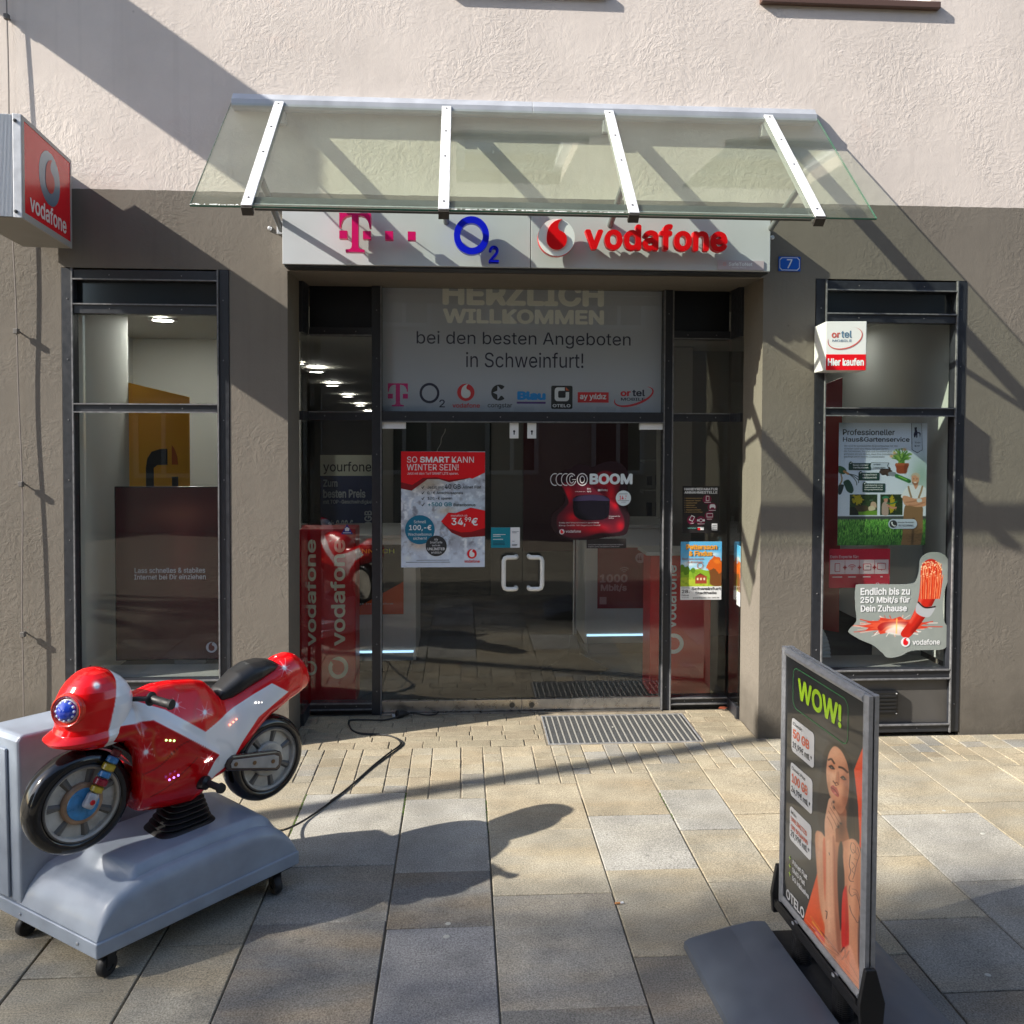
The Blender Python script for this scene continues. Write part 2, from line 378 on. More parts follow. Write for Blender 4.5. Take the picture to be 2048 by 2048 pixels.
    vm = N('ShaderNodeVectorMath'); vm.operation = 'MULTIPLY_ADD'; vm.inputs[1].default_value = (.16, .16, .16); Lk(wn.outputs['Color'], vm.inputs[0]); Lk(tc.outputs['Object'], vm.inputs[2])
    a = N('ShaderNodeTexNoise'); a.inputs['Scale'].default_value = 34; a.inputs['Detail'].default_value = 5; a.inputs['Roughness'].default_value = .62; a.inputs['Distortion'].default_value = .5; Lk(vm.outputs[0], a.inputs[0])
    c = N('ShaderNodeTexNoise'); c.inputs['Scale'].default_value = 11; c.inputs['Detail'].default_value = 3; Lk(vm.outputs[0], c.inputs[0])
    pm = N('ShaderNodeTexNoise'); pm.inputs['Scale'].default_value = 2.0; pm.inputs['Detail'].default_value = 3; Lk(tc.outputs['Object'], pm.inputs[0])
    pr = N('ShaderNodeMapRange'); pr.inputs[1].default_value = .38; pr.inputs[2].default_value = .62; pr.inputs[3].default_value = .12; pr.inputs[4].default_value = 1.35; Lk(pm.outputs[0], pr.inputs[0])
    ab = N('ShaderNodeMapRange'); ab.inputs[1].default_value = .40; ab.inputs[2].default_value = .62; Lk(a.outputs[0], ab.inputs[0])
    m1 = N('ShaderNodeMath'); m1.operation = 'MULTIPLY'; Lk(ab.outputs[0], m1.inputs[0]); Lk(pr.outputs[0], m1.inputs[1])
    m2 = N('ShaderNodeMath'); m2.operation = 'MULTIPLY_ADD'; m2.inputs[1].default_value = 1.6; Lk(c.outputs[0], m2.inputs[0]); Lk(m1.outputs[0], m2.inputs[2])
    m3 = N('ShaderNodeMath'); m3.operation = 'MULTIPLY_ADD'; m3.inputs[1].default_value = .6; Lk(pit.outputs[0], m3.inputs[0]); Lk(m2.outputs[0], m3.inputs[2])
    fn_ = N('ShaderNodeTexNoise'); fn_.inputs['Scale'].default_value = 170; fn_.inputs['Detail'].default_value = 2; Lk(tc.outputs['Object'], fn_.inputs[0])
    m4 = N('ShaderNodeMath'); m4.operation = 'MULTIPLY_ADD'; m4.inputs[1].default_value = .55; Lk(fn_.outputs[0], m4.inputs[0]); Lk(m3.outputs[0], m4.inputs[2]); m3 = m4
    bp = N('ShaderNodeBump'); bp.inputs['Strength'].default_value = .32; bp.inputs['Distance'].default_value = .0034; Lk(m3.outputs[0], bp.inputs['Height']); Lk(bp.outputs[0], b.inputs['Normal'])
    return m
PLASTER = wall_material()

def stone_material(name, base, stain, amount=.5):
    m = bpy.data.materials.new(name); m.use_nodes = True; t = m.node_tree; b = t.nodes['Principled BSDF']; N = t.nodes.new; Lk = t.links.new
    g = N('ShaderNodeNewGeometry'); oi = N('ShaderNodeObjectInfo')
    off = N('ShaderNodeVectorMath'); off.operation = 'MULTIPLY_ADD'; off.inputs[1].default_value = (37, 37, 37)
    cb = N('ShaderNodeCombineXYZ'); Lk(oi.outputs['Random'], cb.inputs[0]); Lk(oi.outputs['Random'], cb.inputs[1]); Lk(cb.outputs[0], off.inputs[0]); Lk(g.outputs['Position'], off.inputs[2])
    n = N('ShaderNodeTexNoise'); n.inputs['Scale'].default_value = 2.6; n.inputs['Detail'].default_value = 3
    mp = N('ShaderNodeMapping'); mp.inputs['Scale'].default_value = (.55, 2.0, 1); Lk(off.outputs[0], mp.inputs[0]); Lk(mp.outputs[0], n.inputs[0])
    mr = N('ShaderNodeMapRange'); mr.inputs[1].default_value = .42; mr.inputs[2].default_value = .66; mr.inputs[4].default_value = amount; Lk(n.outputs[0], mr.inputs[0])
    mx = N('ShaderNodeMix'); mx.data_type = 'RGBA'; Lk(mr.outputs[0], mx.inputs[0]); mx.inputs[6].default_value = (*base, 1); mx.inputs[7].default_value = (*stain, 1)
    n2 = N('ShaderNodeTexNoise'); n2.inputs['Scale'].default_value = 150; n2.inputs['Detail'].default_value = 3; n2.inputs['Roughness'].default_value = .7; Lk(g.outputs['Position'], n2.inputs[0])
    r2 = N('ShaderNodeMapRange'); r2.inputs[1].default_value = .32; r2.inputs[2].default_value = .68; r2.inputs[3].default_value = .50; r2.inputs[4].default_value = 1.42; Lk(n2.outputs[0], r2.inputs[0])
    n3 = N('ShaderNodeTexNoise'); n3.inputs['Scale'].default_value = 5; n3.inputs['Detail'].default_value = 8; Lk(off.outputs[0], n3.inputs[0])
    r3 = N('ShaderNodeMapRange'); r3.inputs[1].default_value = .3; r3.inputs[2].default_value = .7; r3.inputs[3].default_value = .86; r3.inputs[4].default_value = 1.12; Lk(n3.outputs[0], r3.inputs[0])
    ro = N('ShaderNodeMapRange'); ro.inputs[3].default_value = .90; ro.inputs[4].default_value = 1.10; Lk(oi.outputs['Random'], ro.inputs[0])
    # dark spots (gum, dirt)
    v = N('ShaderNodeTexVoronoi'); v.inputs['Scale'].default_value = 3.3; Lk(g.outputs['Position'], v.inputs[0])
    rv = N('ShaderNodeMapRange'); rv.inputs[1].default_value = .035; rv.inputs[2].default_value = .055; rv.inputs[3].default_value = .72; rv.inputs[4].default_value = 1; Lk(v.outputs['Distance'], rv.inputs[0])
    p = None
    n5 = N('ShaderNodeTexNoise'); n5.inputs['Scale'].default_value = 1.7; n5.inputs['Detail'].default_value = 9; n5.inputs['Roughness'].default_value = .62; Lk(g.outputs['Position'], n5.inputs[0])
    r5 = N('ShaderNodeMapRange'); r5.inputs[1].default_value = .36; r5.inputs[2].default_value = .62; r5.inputs[3].default_value = .78; r5.inputs[4].default_value = 1.08; Lk(n5.outputs[0], r5.inputs[0])
    v6 = N('ShaderNodeTexVoronoi'); v6.inputs['Scale'].default_value = 9; Lk(g.outputs['Position'], v6.inputs[0])
    r6 = N('ShaderNodeMapRange'); r6.inputs[1].default_value = .04; r6.inputs[2].default_value = .075; r6.inputs[3].default_value = .80; r6.inputs[4].default_value = 1; Lk(v6.outputs['Distance'], r6.inputs[0])
    for q in (r2, r3, ro, rv, r5, r6):
        if p is None: p = q.outputs[0]; continue
        k = N('ShaderNodeMath'); k.operation = 'MULTIPLY'; Lk(p, k.inputs[0]); Lk(q.outputs[0], k.inputs[1]); p = k.outputs[0]
    fin = N('ShaderNodeMix'); fin.data_type = 'RGBA'; fin.blend_type = 'MULTIPLY'; fin.inputs[0].default_value = 1; Lk(mx.outputs[2], fin.inputs[6]); Lk(p, fin.inputs[7])
    Lk(fin.outputs[2], b.inputs['Base Color']); b.inputs['Roughness'].default_value = .8; b.inputs['Specular IOR Level'].default_value = .3
    bp = N('ShaderNodeBump'); bp.inputs['Strength'].default_value = .5; bp.inputs['Distance'].default_value = .0022; Lk(n2.outputs[0], bp.inputs['Height']); Lk(bp.outputs[0], b.inputs['Normal'])
    return m
S_TAN = stone_material('tan_granite', (.340, .308, .240), (.37, .30, .19), .6)
S_GOLD = stone_material('golden_granite', (.365, .318, .232), (.34, .27, .175), .7)
S_GREY = stone_material('grey_granite', (.275, .265, .238), (.30, .245, .165), .45)
S_PALE = stone_material('pale_granite', (.345, .332, .298), (.345, .315, .25), .4)
S_DARK = stone_material('dark_granite', (.205, .20, .185), (.30, .23, .145), .55)
S_BLUE = stone_material('bluish_granite', (.225, .225, .228), (.20, .195, .185), .4)
S_BRICK = stone_material('sand_brick', (.345, .300, .215), (.32, .26, .18), .7)
SAND = mat('joint_sand', (.15, .13, .095), .95, vary=(12, .45), bump=(160, .6, .004))
exec_order = True

# ================================================================== GROUND
g = MB().add([(-60, -60, -.009), (60, -60, -.009), (60, 60, -.009), (-60, 60, -.009)], [(0, 1, 2, 3)]).build('ground', SAND)
tag(g, kind='structure')
pav = thing('pavement', None, None); tag(pav, kind='structure')
def stone(x0, x1, y0, y1, m, name='paving_stone', gap=.0036, top=None):
    x0 += gap; x1 -= gap; y0 += gap*.7; y1 -= gap*.7
    if x1-x0 < .02 or y1-y0 < .02: return
    z = random.uniform(-.0015, .0015) if top is None else top; c = .0035; j = lambda: random.uniform(-.0015, .0015)
    P = [(x0+j(), y0+j()), (x1+j(), y0+j()), (x1+j(), y1+j()), (x0+j(), y1+j())]; cx = sum(p[0] for p in P)/4; cy = sum(p[1] for p in P)/4
    ins = [(px+(c if px < cx else -c), py+(c if py < cy else -c)) for px, py in P]
    tl = random.uniform(-.0012, .0012)
    v = [(px-cx, py-cy, -.05) for px, py in P]+[(px-cx, py-cy, z-c*.8) for px, py in P]+[(px-cx, py-cy, z+(tl if px > cx else -tl)) for px, py in ins]
    f = [(0, 1, 5, 4), (1, 2, 6, 5), (2, 3, 7, 6), (3, 0, 4, 7), (4, 5, 9, 8), (5, 6, 10, 9), (6, 7, 11, 10), (7, 4, 8, 11), (8, 9, 10, 11)]
    o = MB().add(v, f).build(name, m, pav); o.location = (cx, cy, 0)
T_, G_, Y_, P_, D_, B_ = S_TAN, S_GREY, S_GOLD, S_PALE, S_DARK, S_BLUE
strips = [ # x0,x1,[row edges descending],[materials]
 (-.845, -.300, [-.677, -1.430, -1.865, -2.55, -3.0], [P_, G_, D_, D_]),
 (-.300, .137, [-.768, -1.505, -1.926, -2.75, -3.2], [P_, D_, B_, G_]),
 (.137, .660, [-.607, -1.137, -1.710, -2.416, -3.1], [Y_, T_, G_, D_]),
 (.660, 1.098, [-.487, -1.003, -1.532, -2.152, -2.8], [Y_, P_, T_, D_]),
 (1.098, 1.425, [-.367, -.724, -1.181, -1.654, -2.162, -2.8], [T_, P_, T_, T_, D_]),
 (1.425, 1.725, [-.450, -1.028, -1.398, -1.664, -2.19, -2.8], [Y_, Y_, Y_, T_, D_]),
 (1.725, 2.190, [-.50, -.87, -1.483, -1.975, -2.41, -3.0], [T_, T_, T_, G_, D_]),
 (2.190, 2.715, [-.52, -1.075, -1.707, -2.30, -3.0], [T_, P_, G_, D_]),
 (2.715, 3.20, [-.42, -.957, -1.50, -2.10, -3.0], [T_, T_, P_, D_]),
 (3.20, 3.75, [-.50, -1.15, -1.8, -2.5], [Y_, T_, G_]),
 (-1.178, -.845, [-.52, -1.05, -1.52, -1.99, -2.62, -3.1], [T_, Y_, T_, T_, D_]),
 (-1.607, -1.178, [-.40, -.92, -1.40, -1.78, -2.155, -2.8], [T_, P_, Y_, T_, T_]),
 (-2.12, -1.607, [-.52, -1.10, -1.60, -1.912, -2.6, -3.1], [Y_, T_, T_, T_, G_]),
 (-2.60, -2.12, [-.45, -.95, -1.5, -2.2, -2.8], [T_, Y_, P_, T_]),
 (-3.15, -2.60, [-.5, -1.2, -1.9, -2.6], [Y_, T_, T_]),
]
for x0, x1, rows, ms in strips:
    for i, m_ in enumerate(ms): stone(x0, x1, rows[i+1], rows[i], m_)
TOPS = {(s[0], s[1]): s[2][0] for s in strips}
def top_at(x):
    for s in strips:
        if s[0] <= x < s[1]: return s[2][0]
    return -.5
# narrow setts between the slabs and the wall
cols = [-3.15, -3.0, -2.86, -2.74, -2.60, -2.45, -2.33, -2.22, -2.12, -1.97, -1.86, -1.73, -1.607, -1.49, -1.33, -1.178, -1.05, -.95, -.845, -.707, -.605, -.43, -.300, -.175, .002, .137, .252, .447, .570, .660, .76, .90, 1.0, 1.098, 1.21, 1.32, 1.425, 1.53, 1.63, 1.725, 1.86, 1.97, 2.08, 2.19, 2.33, 2.45, 2.60, 2.715, 2.86, 2.97, 3.08, 3.20, 3.35, 3.5, 3.75]
for a, b in zip(cols[:-1], cols[1:]):
    y = -.052 if -1.0 < a < 1.9 else (-.012 if a > 0 else -.012); end = top_at((a+b)/2)
    while y > end+.02:
        l = random.choice([.085, .11, .13, .16, .19]); y2 = y-l
        if y2 < end+.05: y2 = end
        stone(a, b, y2, y, random.choice([T_, Y_, T_, S_BRICK, T_, T_, G_, T_]), gap=.0032); y = y2
bed = MB().add([(-3.2, -.80, -.0045), (3.8, -.80, -.0045), (3.8, .0, -.0045), (1.92, .0, -.0045), (1.92, .56, -.0045), (-1.07, .56, -.0045), (-1.07, 0, -.0045), (-3.2, 0, -.0045)], [(0, 1, 2, 3, 4, 5, 6, 7)]).build('sett_bedding', mat('pale_bedding', (.23, .195, .145), .95, vary=(14, .4), bump=(160, .6, .004)), pav)
# doorway bricks, laid along the door
yr = [.545, .487, .40, .314, .218, .140, .059, -.052]
for i in range(len(yr)-1):
    x = -1.078+random.uniform(-.2, 0)
    while x < 1.925:
        l = .215; xa, xb = max(x, -1.075), min(x+l, 1.925)
        for (sa, sb) in (((xa, min(xb, .548)),) if xa < .548 else ()) + (((max(xa, 1.566), xb),) if xb > 1.566 else ()):
            if sb-sa > .03: stone(sa, sb, yr[i+1], yr[i], S_BRICK, 'brick', gap=.0028)
        x += l
# foot grate
gr = thing('foot_grate', 'recessed ribbed metal foot grate in front of the right glass door leaf', 'doormat', (1.057, .21, 0))
box('well', mat('grate_well', (.016, .017, .018), .8), gr, -.49, .49, -.235, .26, -.018, -.0035)
for (a, b, c, d) in ((-.50, .50, -.245, -.235), (-.50, .50, .26, .27), (-.50, -.49, -.2349, .2599), (.49, .50, -.2349, .2599)): box('edge_bar', ALU, gr, a, b, c, d, -.018, .001)
me = MB().box(-.0045, .0045, -.234, .259, -.009, .0).mesh('rib'); me.materials.append(mat('worn_rib', (.36, .35, .32), .6, metal=.2))
me2 = MB().box(-.013, .013, -.234, .259, -.009, -.002).mesh('carpet_strip'); me2.materials.append(mat('carpet_strip', (.055, .058, .06), .95, bump=(300, .8, .003), vary=(60, .4)))
for i in range(24):
    o = link('rib', me, gr); o.location = (-.468+i*.0407, 0, 0)
    o = link('carpet_strip', me2, gr); o.location = (-.4477+i*.0407, 0, 0) if i < 23 else (-.48, 0, -.001)
# ================================================================== BUILDING
bld = thing('shop_building', 'plastered building with pale pink upper wall and grey brown ground floor round the phone shop', 'building', (0, .2, 0))
bld.location = (0, 0, 0)
TH = .36; LX0, LX1, DX0, DX1, RX0, RX1 = -2.437, -1.431, -1.078, 1.928, 2.270, 3.279; ZT = 2.978
wb = MB()
for a, b in ((-9, LX0), (LX1, DX0), (DX1, RX0), (RX1, 10)): wb.box(a, b, 0, TH, -.1, ZT)
wb.box(-9, 10, 0, TH, ZT, 4.70)
for a, b in ((-9, -.05), (.85, 1.93), (3.0, 10)): wb.box(a, b, 0, TH, 4.70, 6.1)
wb.box(-9, 10, 0, TH, 6.1, 7.6)
o = wb.build('wall', PLASTER, bld)
for i, (a, b) in enumerate(((-.05, .85), (1.93, 3.0))):
    s = MB().box(a-.05, b+.05, -.037, .12, 4.70, 4.745).build('window_sill', mat('brown_sill', (.10, .055, .04), .5), bld, bevel=.006)
    fr = MB(); fr.box(a, a+.07, .1, .16, 4.746, 6.1); fr.box(b-.07, b, .1, .16, 4.746, 6.1); fr.box(a+.07, b-.07, .1, .16, 4.746, 4.82); fr.box(a+.07, b-.07, .1, .16, 6.03, 6.1)
    f = fr.build('upper_window', WHITE, bld); box('pane', GLASS, f, a+.07, b-.07, .125, .135, 4.82, 6.03)
    box('curtain_wall', mat('dark_room', (.05, .05, .05), .9), bld, a-.1, b+.1, .5, .52, 4.6, 6.2)
box('roof_slab', mat('roof_slab', (.2, .1, .08), .8), bld, -9, 10, -.35, 9, 7.601, 7.85)

# interior
inn = thing('shop_interior', 'dim shop interior with pale walls and sloping white ceiling behind the glass', 'shop interior', (0, .7, 0)); inn.location = (0, 0, 0)
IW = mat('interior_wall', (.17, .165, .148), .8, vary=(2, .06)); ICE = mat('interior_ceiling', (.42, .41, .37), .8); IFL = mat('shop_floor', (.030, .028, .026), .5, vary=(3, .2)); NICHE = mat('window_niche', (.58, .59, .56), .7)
box('floor', IFL, inn, -3.4, 6, .62, 13, -.06, -.004)
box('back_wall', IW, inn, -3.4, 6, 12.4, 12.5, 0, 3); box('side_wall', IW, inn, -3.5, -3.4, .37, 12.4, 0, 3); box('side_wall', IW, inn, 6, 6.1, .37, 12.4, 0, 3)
mb = MB().add([(-3.4, .73, 2.86), (6, .73, 2.86), (6, 12.4, 2.12), (-3.4, 12.4, 2.12), (-3.4, .73, 2.999), (6, .73, 2.999), (6, 12.4, 2.22), (-3.4, 12.4, 2.22)],
    [(0, 3, 2, 1), (4, 5, 6, 7), (0, 1, 5, 4), (1, 2, 6, 5), (2, 3, 7, 6), (3, 0, 4, 7)]); mb.build('ceiling', ICE, inn)
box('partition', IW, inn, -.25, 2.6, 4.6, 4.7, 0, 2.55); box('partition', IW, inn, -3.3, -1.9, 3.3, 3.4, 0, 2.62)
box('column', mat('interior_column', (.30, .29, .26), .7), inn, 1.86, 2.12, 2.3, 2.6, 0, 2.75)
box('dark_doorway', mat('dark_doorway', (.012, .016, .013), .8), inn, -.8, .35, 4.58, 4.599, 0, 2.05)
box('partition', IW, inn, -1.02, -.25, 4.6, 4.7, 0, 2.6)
# left window niche
box('niche_wall', NICHE, inn, -2.47, -2.432, .072, 1.0, .44, 2.83); box('niche_wall', NICHE, inn, -2.9, -2.86, 1.0, 2.2, 0, 2.83); box('niche_wall', NICHE, inn, -2.86, -2.42, 2.2, 2.24, 0, 2.83); box('niche_wall', NICHE, inn, -2.42, -1.42, 2.2, 2.24, 0, 2.83)
box('niche_ceiling', NICHE, inn, -2.9, -1.2, .37, 2.3, 2.84, 2.86)
box('niche_column', mat('cool_white_column', (.60, .70, .76), .5), inn, -1.72, -1.60, 1.55, 1.75, 0, 2.4)
# right window niche
box('niche_wall', NICHE, inn, 3.262, 3.30, .072, 2.6, .44, 2.83); box('niche_wall', IW, inn, 2.2, 3.26, 2.6, 2.64, 0, 2.83)
box('niche_column', NICHE, inn, 3.00, 3.255, .42, .62, 0, 1.5)
LED = mat('lamp_emitter', (1, 1, 1), .5, emit=((1, .97, .9), 22)); LED2 = mat('small_lamp_emitter', (1, 1, 1), .5, emit=((1, .97, .9), 85)); LED3 = mat('dim_added_lamp_emitter', (1, 1, 1), .5, emit=((1, .97, .9), 14)); TRIM = mat('lamp_trim', (.6, .6, .6), .4)
lamps = [(-1.59, 4, 2.60), (-1.647, 5.5, 2.52), (-1.654, 7, 2.43), (-1.662, 8.5, 2.33), (-1.691, 10, 2.245), (2.728, 3.0, 2.70), (-2.27, 1.25, 2.815), (.4, 3.0, 2.70), (3.9, 5, 2.57), (3.0, 1.3, 2.80), (-.4, 3.6, 2.66), (1.5, 7.0, 2.45)]  # those after the left window lamp are unseen, added to brighten the interior
lab = {0: 'round ceiling downlight, nearest and highest of the row of five in the side pane', 1: 'round ceiling downlight, second of the row of five in the side pane', 2: 'round ceiling downlight, middle one of the row of five in the side pane',
       3: 'round ceiling downlight, fourth of the row of five in the side pane', 4: 'round ceiling downlight, farthest and lowest of the row of five', 5: 'single round downlight behind the right side pane of the entrance', 6: 'single round downlight in the ceiling of the left shop window', 7: 'unseen ceiling downlight added behind the middle of the welcome banner to light the shop', 8: 'unseen ceiling downlight added deep on the right side to light the shop', 9: 'unseen downlight added in the ceiling of the right shop window to light it', 10: 'unseen ceiling downlight added behind the left part of the welcome banner to light the shop', 11: 'unseen ceiling downlight added far back in the middle to light the shop'}
for i, (x, y, z) in enumerate(lamps):
    t = thing('ceiling_lamp', lab[i], 'ceiling lamp', (x, y, z), group='round ceiling downlights')
    MB().lathe([(.105, -.004), (.105, .012), (.075, .012), (.075, -.004)], n=24, closed=True).build('trim_ring', TRIM, t, smooth=True)
    MB().lathe([(.074, .0), (.074, .010)], n=24).build('diffuser', {6: LED2, 9: LED3}.get(i, LED), t)

# ------------------------------------------------------------------ shop windows
def frame_member(name, parent, x0, x1, z0, z1, yf=-.004, yb=.07, lips=''):
    o = box(name, ANTH, parent, x0, x1, yf, yb, z0, z1, bevel=.002)
    L = MB(); t = .007; p = .012
    if 'b' in lips: L.box(x0, x1, yf-p, yf+.002, z0-.001, z0+t)
    if 't' in lips: L.box(x0, x1, yf-p, yf+.002, z1-t, z1+.001)
    if 'l' in lips: L.box(x0-.001, x0+t, yf-p, yf+.002, z0, z1)
    if 'r' in lips: L.box(x1-t, x1+.001, yf-p, yf+.002, z0, z1)
    if lips: L.build('edge_strip', LIP, o)
    for_v = (z1-z0) > (x1-x0); n = max(2, int(max(z1-z0, x1-x0)/.33)); S = MB()
    for k in range(n):
        f = (k+.5)/n; cx, cz = ((x0+x1)/2, z0+(z1-z0)*f) if for_v else (x0+(x1-x0)*f, (z0+z1)/2)
        S.lathe([(.0045, 0), (.0035, .003), (0, .003)], Matrix.Translation((cx, yf, cz)) @ Matrix.Rotation(R(90), 4, 'X'), n=8)
    S.build('screw', LIP, o)
    return o
def shop_window(x0, x1, label, mirror=False):
    w = thing('shop_window', label, 'window', ((x0+x1)/2, 0, 0)); w.location = (0, 0, 0)
    v = .068
    frame_member('jamb', w, x0, x0+v, .02, 2.974, lips='r'); frame_member('jamb', w, x1-v, x1, .02, 2.974, lips='l')
    a, b = x0+v, x1-v
    frame_member('head_rail', w, a, b, 2.905, 2.966, lips='b'); frame_member('transom', w, a, b, 2.700, 2.760, lips='t')
    frame_member('transom', w, a, b, 2.096, 2.152, lips='tb'); frame_member('sill_rail', w, a, b, .374, .437, lips='tb'); frame_member('bottom_rail', w, a, b, .022, .076, lips='t')
    box('top_panel', mat('dark_enamel_glass', (.018, .023, .027), .12, spec=.7), w, a, b, .055, .065, 2.761, 2.904)
    box('lower_panel', mat('grey_enamel_panel', (.085, .08, .075), .45, vary=(6, .1)), w, a, b, .02, .03, .077, .373)
    box('pane', GLASS, w, a, b, .050, .058, 2.153, 2.699); box('pane', GLASS, w, a, b, .050, .058, .438, 2.095)
    box('inner_sill', mat('inner_sill', (.30, .30, .29), .5), w, a, b, .08, .37, .37, .43)
    return w
LW = shop_window(LX0+.003, LX1-.003, 'tall narrow shop window with dark frame behind the kiddie ride motorcycle')
RW = shop_window(RX0+.003, RX1-.003, 'tall narrow shop window with garden service poster right of the entrance')
vt = thing('vent_box', 'black vent box on the grey lower panel of the right shop window', 'vent', (2.75, .02, .14))
box('housing', BLACK, vt, -.125, .11, -.035, 0, 0, .155, bevel=.006)
for k in range(5): box('louvre', BLACKR, vt, -.105, .09, -.042, -.034, .022+k*.025, .034+k*.025)
for sx in (-.11, .095):
    for sz in (.012, .143): MB().lathe([(.005, 0), (.004, .004), (0, .004)], Matrix.Translation((sx, -.035, sz)) @ Matrix.Rotation(R(90), 4, 'X'), n=8).build('screw', ALU, vt)

# ------------------------------------------------------------------ entrance
en = thing('entrance_front', 'recessed dark framed glass entrance front with side panes and banner bay', 'shopfront', (0, .6, 0)); en.location = (0, 0, 0)
Y = .6
def em(name, x0, x1, z0, z1, lips='', yf=Y-.03, yb=Y+.05): return frame_member(name, en, x0, x1, z0, z1, yf, yb, lips)
em('post', -.622, -.555, -.005, 2.985, 'r'); em('post', 1.427, 1.494, -.005, 2.985, 'lr')
em('transom', -.554, 1.426, 2.048, 2.122, 'b')
for a, b in ((-1.052, -.623), (1.495, 1.905)):
    em('transom', a, b, 2.058, 2.118, 't'); em('transom', a, b, 2.642, 2.70, 'b'); em('bottom_rail', a, b, .035, .082, 'tb'); box('plinth', ANTH, en, a, b, Y, Y+.04, -.005, .034)
    box('side_pane', DGLASS, en, a, b, Y+.005, Y+.013, .083, 2.057); box('side_pane', DGLASS, en, a, b, Y+.005, Y+.013, 2.119, 2.641)
    box('top_panel', mat('black_enamel', (.006, .007, .009), .3), en, a, b, Y+.01, Y+.02, 2.701, 2.985)
for x0, x1 in ((-1.078, -1.053), (1.906, 1.927)):
    box('return_pane', DGLASS, en, (x0+x1)/2-.004, (x0+x1)/2+.004, TH+.001, Y-.031, .083, 2.057); box('return_pane', DGLASS, en, (x0+x1)/2-.004, (x0+x1)/2+.004, TH+.001, Y-.031, 2.119, 2.641)
    for z0, z1 in ((-.005, .082), (2.058, 2.118), (2.642, 2.985)): box('return_rail', ANTH, en, x0, x1, TH+.001, Y-.029, z0, z1, bevel=.002)
box('banner_pane', DGLASS, en, -.554, 1.426, Y+.003, Y+.011, 2.123, 2.985)
box('threshold', STEEL, en, -.554, 1.426, Y-.06, Y+.04, -.018, .004)
def leaf(x0, x1, hinge, label):
    d = thing('glass_door', label, 'door', ((x0+x1)/2, Y, 0)); d.location = (0, 0, 0)
    box('pane', DGLASS, d, x0, x1, Y-.005, Y+.005, .086, 2.045)
    box('kick_rail', STEEL, d, x0, x1, Y-.018, Y+.018, .008, .0855, bevel=.002)
    lx = x1-.068 if hinge < 0 else x0+.068
    lk = MB().lathe([(.027, 0), (.027, .004), (.023, .004), (.021, .002)], Matrix.Translation((lx, Y-.018, .046)) @ Matrix.Rotation(R(90), 4, 'X'), n=28).build('lock_ring', STEEL, d, smooth=True)
    MB().lathe([(.019, .001), (.019, .005), (0, .005)], Matrix.Translation((lx, Y-.018, .046)) @ Matrix.Rotation(R(90), 4, 'X'), n=20).build('lock_cylinder', mat('brass_lock', (.10, .09, .07), .5), d, smooth=True)
    hx = x0 if hinge < 0 else x1-.165
    box('hinge_patch', WHITE, d, hx, hx+.165, Y-.016, Y+.016, 2.0, 2.0455, bevel=.002)
    kx = x1-.092 if hinge < 0 else x0+.03
    kp = box('lock_plate', WHITE, d, kx, kx+.062, Y-.014, Y+.014, 1.935, 2.0452, bevel=.002)
    MB().lathe([(.008, 0), (0, .001)], Matrix.Translation((kx+.031, Y-.0145, 1.985)) @ Matrix.Rotation(R(90), 4, 'X'), n=14).build('keyhole', INKB, kp)
    box('keyhole', INKB, kp, kx+.027, kx+.035, Y-.0155, Y-.0143, 1.962, 1.984)
    s = -1 if hinge < 0 else 1; cx = .431+s*.135; ex = .431+s*.045
    P = []
    for z, dz in ((1.103, -1), (.880, 1)):
        q = [(ex, Y-.006, z), (ex, Y-.045, z), (ex+s*.006, Y-.062, z), (ex+s*.03, Y-.066, z), (cx-s*.025, Y-.066, z), (cx-s*.007, Y-.066, z+dz*.007), (cx, Y-.066, z+dz*.025)]
        P += q if dz < 0 else q[::-1]
    MB().tube(P, .0155, 14).build('handle', mat('white_handle', (.80, .80, .77), .3), d, smooth=True)
    return d
leaf(-.554, .4295, -1, 'left glass door leaf with winter tariff poster and white handle')
leaf(.4325, 1.426, 1, 'right glass door leaf with red speaker sticker and white handle')

# ------------------------------------------------------------------ logos
def emblem_quote(pl, cx, cy, r, m, k=3, name='speech_mark', depth=.0005):
    P = []
    for i in range(26): t = R(38-(38+182)*i/25); P.append((.55*math.cos(t), -.13+.55*math.sin(t)))
    P += [(-.545, .05), (-.52, .25), (-.45, .48), (-.32, .68), (-.14, .83), (.08, .93), (.28, .97), (.17, .86), (.10, .74), (.06, .60), (.07, .46), (.15, .36), (.30, .29)]
    return pl.poly(name, [(cx+x*r, cy+y*r) for x, y in P], m, k, depth)
def voda(pl, cx, cy, r, bgm, fgm, k=3):
    pl.disc('emblem', cx, cy, r, bgm, k); emblem_quote(pl, cx, cy, r, fgm, k+1)
TP = [(0, 1), (1, 1), (1, .63), (.955, .63), (.93, .74), (.88, .84), (.79, .91), (.68, .935), (.605, .94), (.605, .17), (.62, .11), (.67, .075), (.80, .065), (.80, 0), (.20, 0), (.20, .065), (.33, .075), (.38, .11), (.395, .17), (.395, .94), (.32, .935), (.21, .91), (.12, .84), (.07, .74), (.045, .63), (0, .63)]
def tlogo(pl, x0, y0, x1, y1, m, k=3, depth=.0005):
    f = lambda P: [(x0+u*(x1-x0), y0+v*(y1-y0)) for u, v in P]
    pl.poly('letter_t', f(TP), m, k, depth); pl.poly('square', f([(0, .34), (.25, .34), (.25, .545), (0, .545)]), m, k, depth); pl.poly('square', f([(.75, .34), (1, .34), (1, .545), (.75, .545)]), m, k, depth)

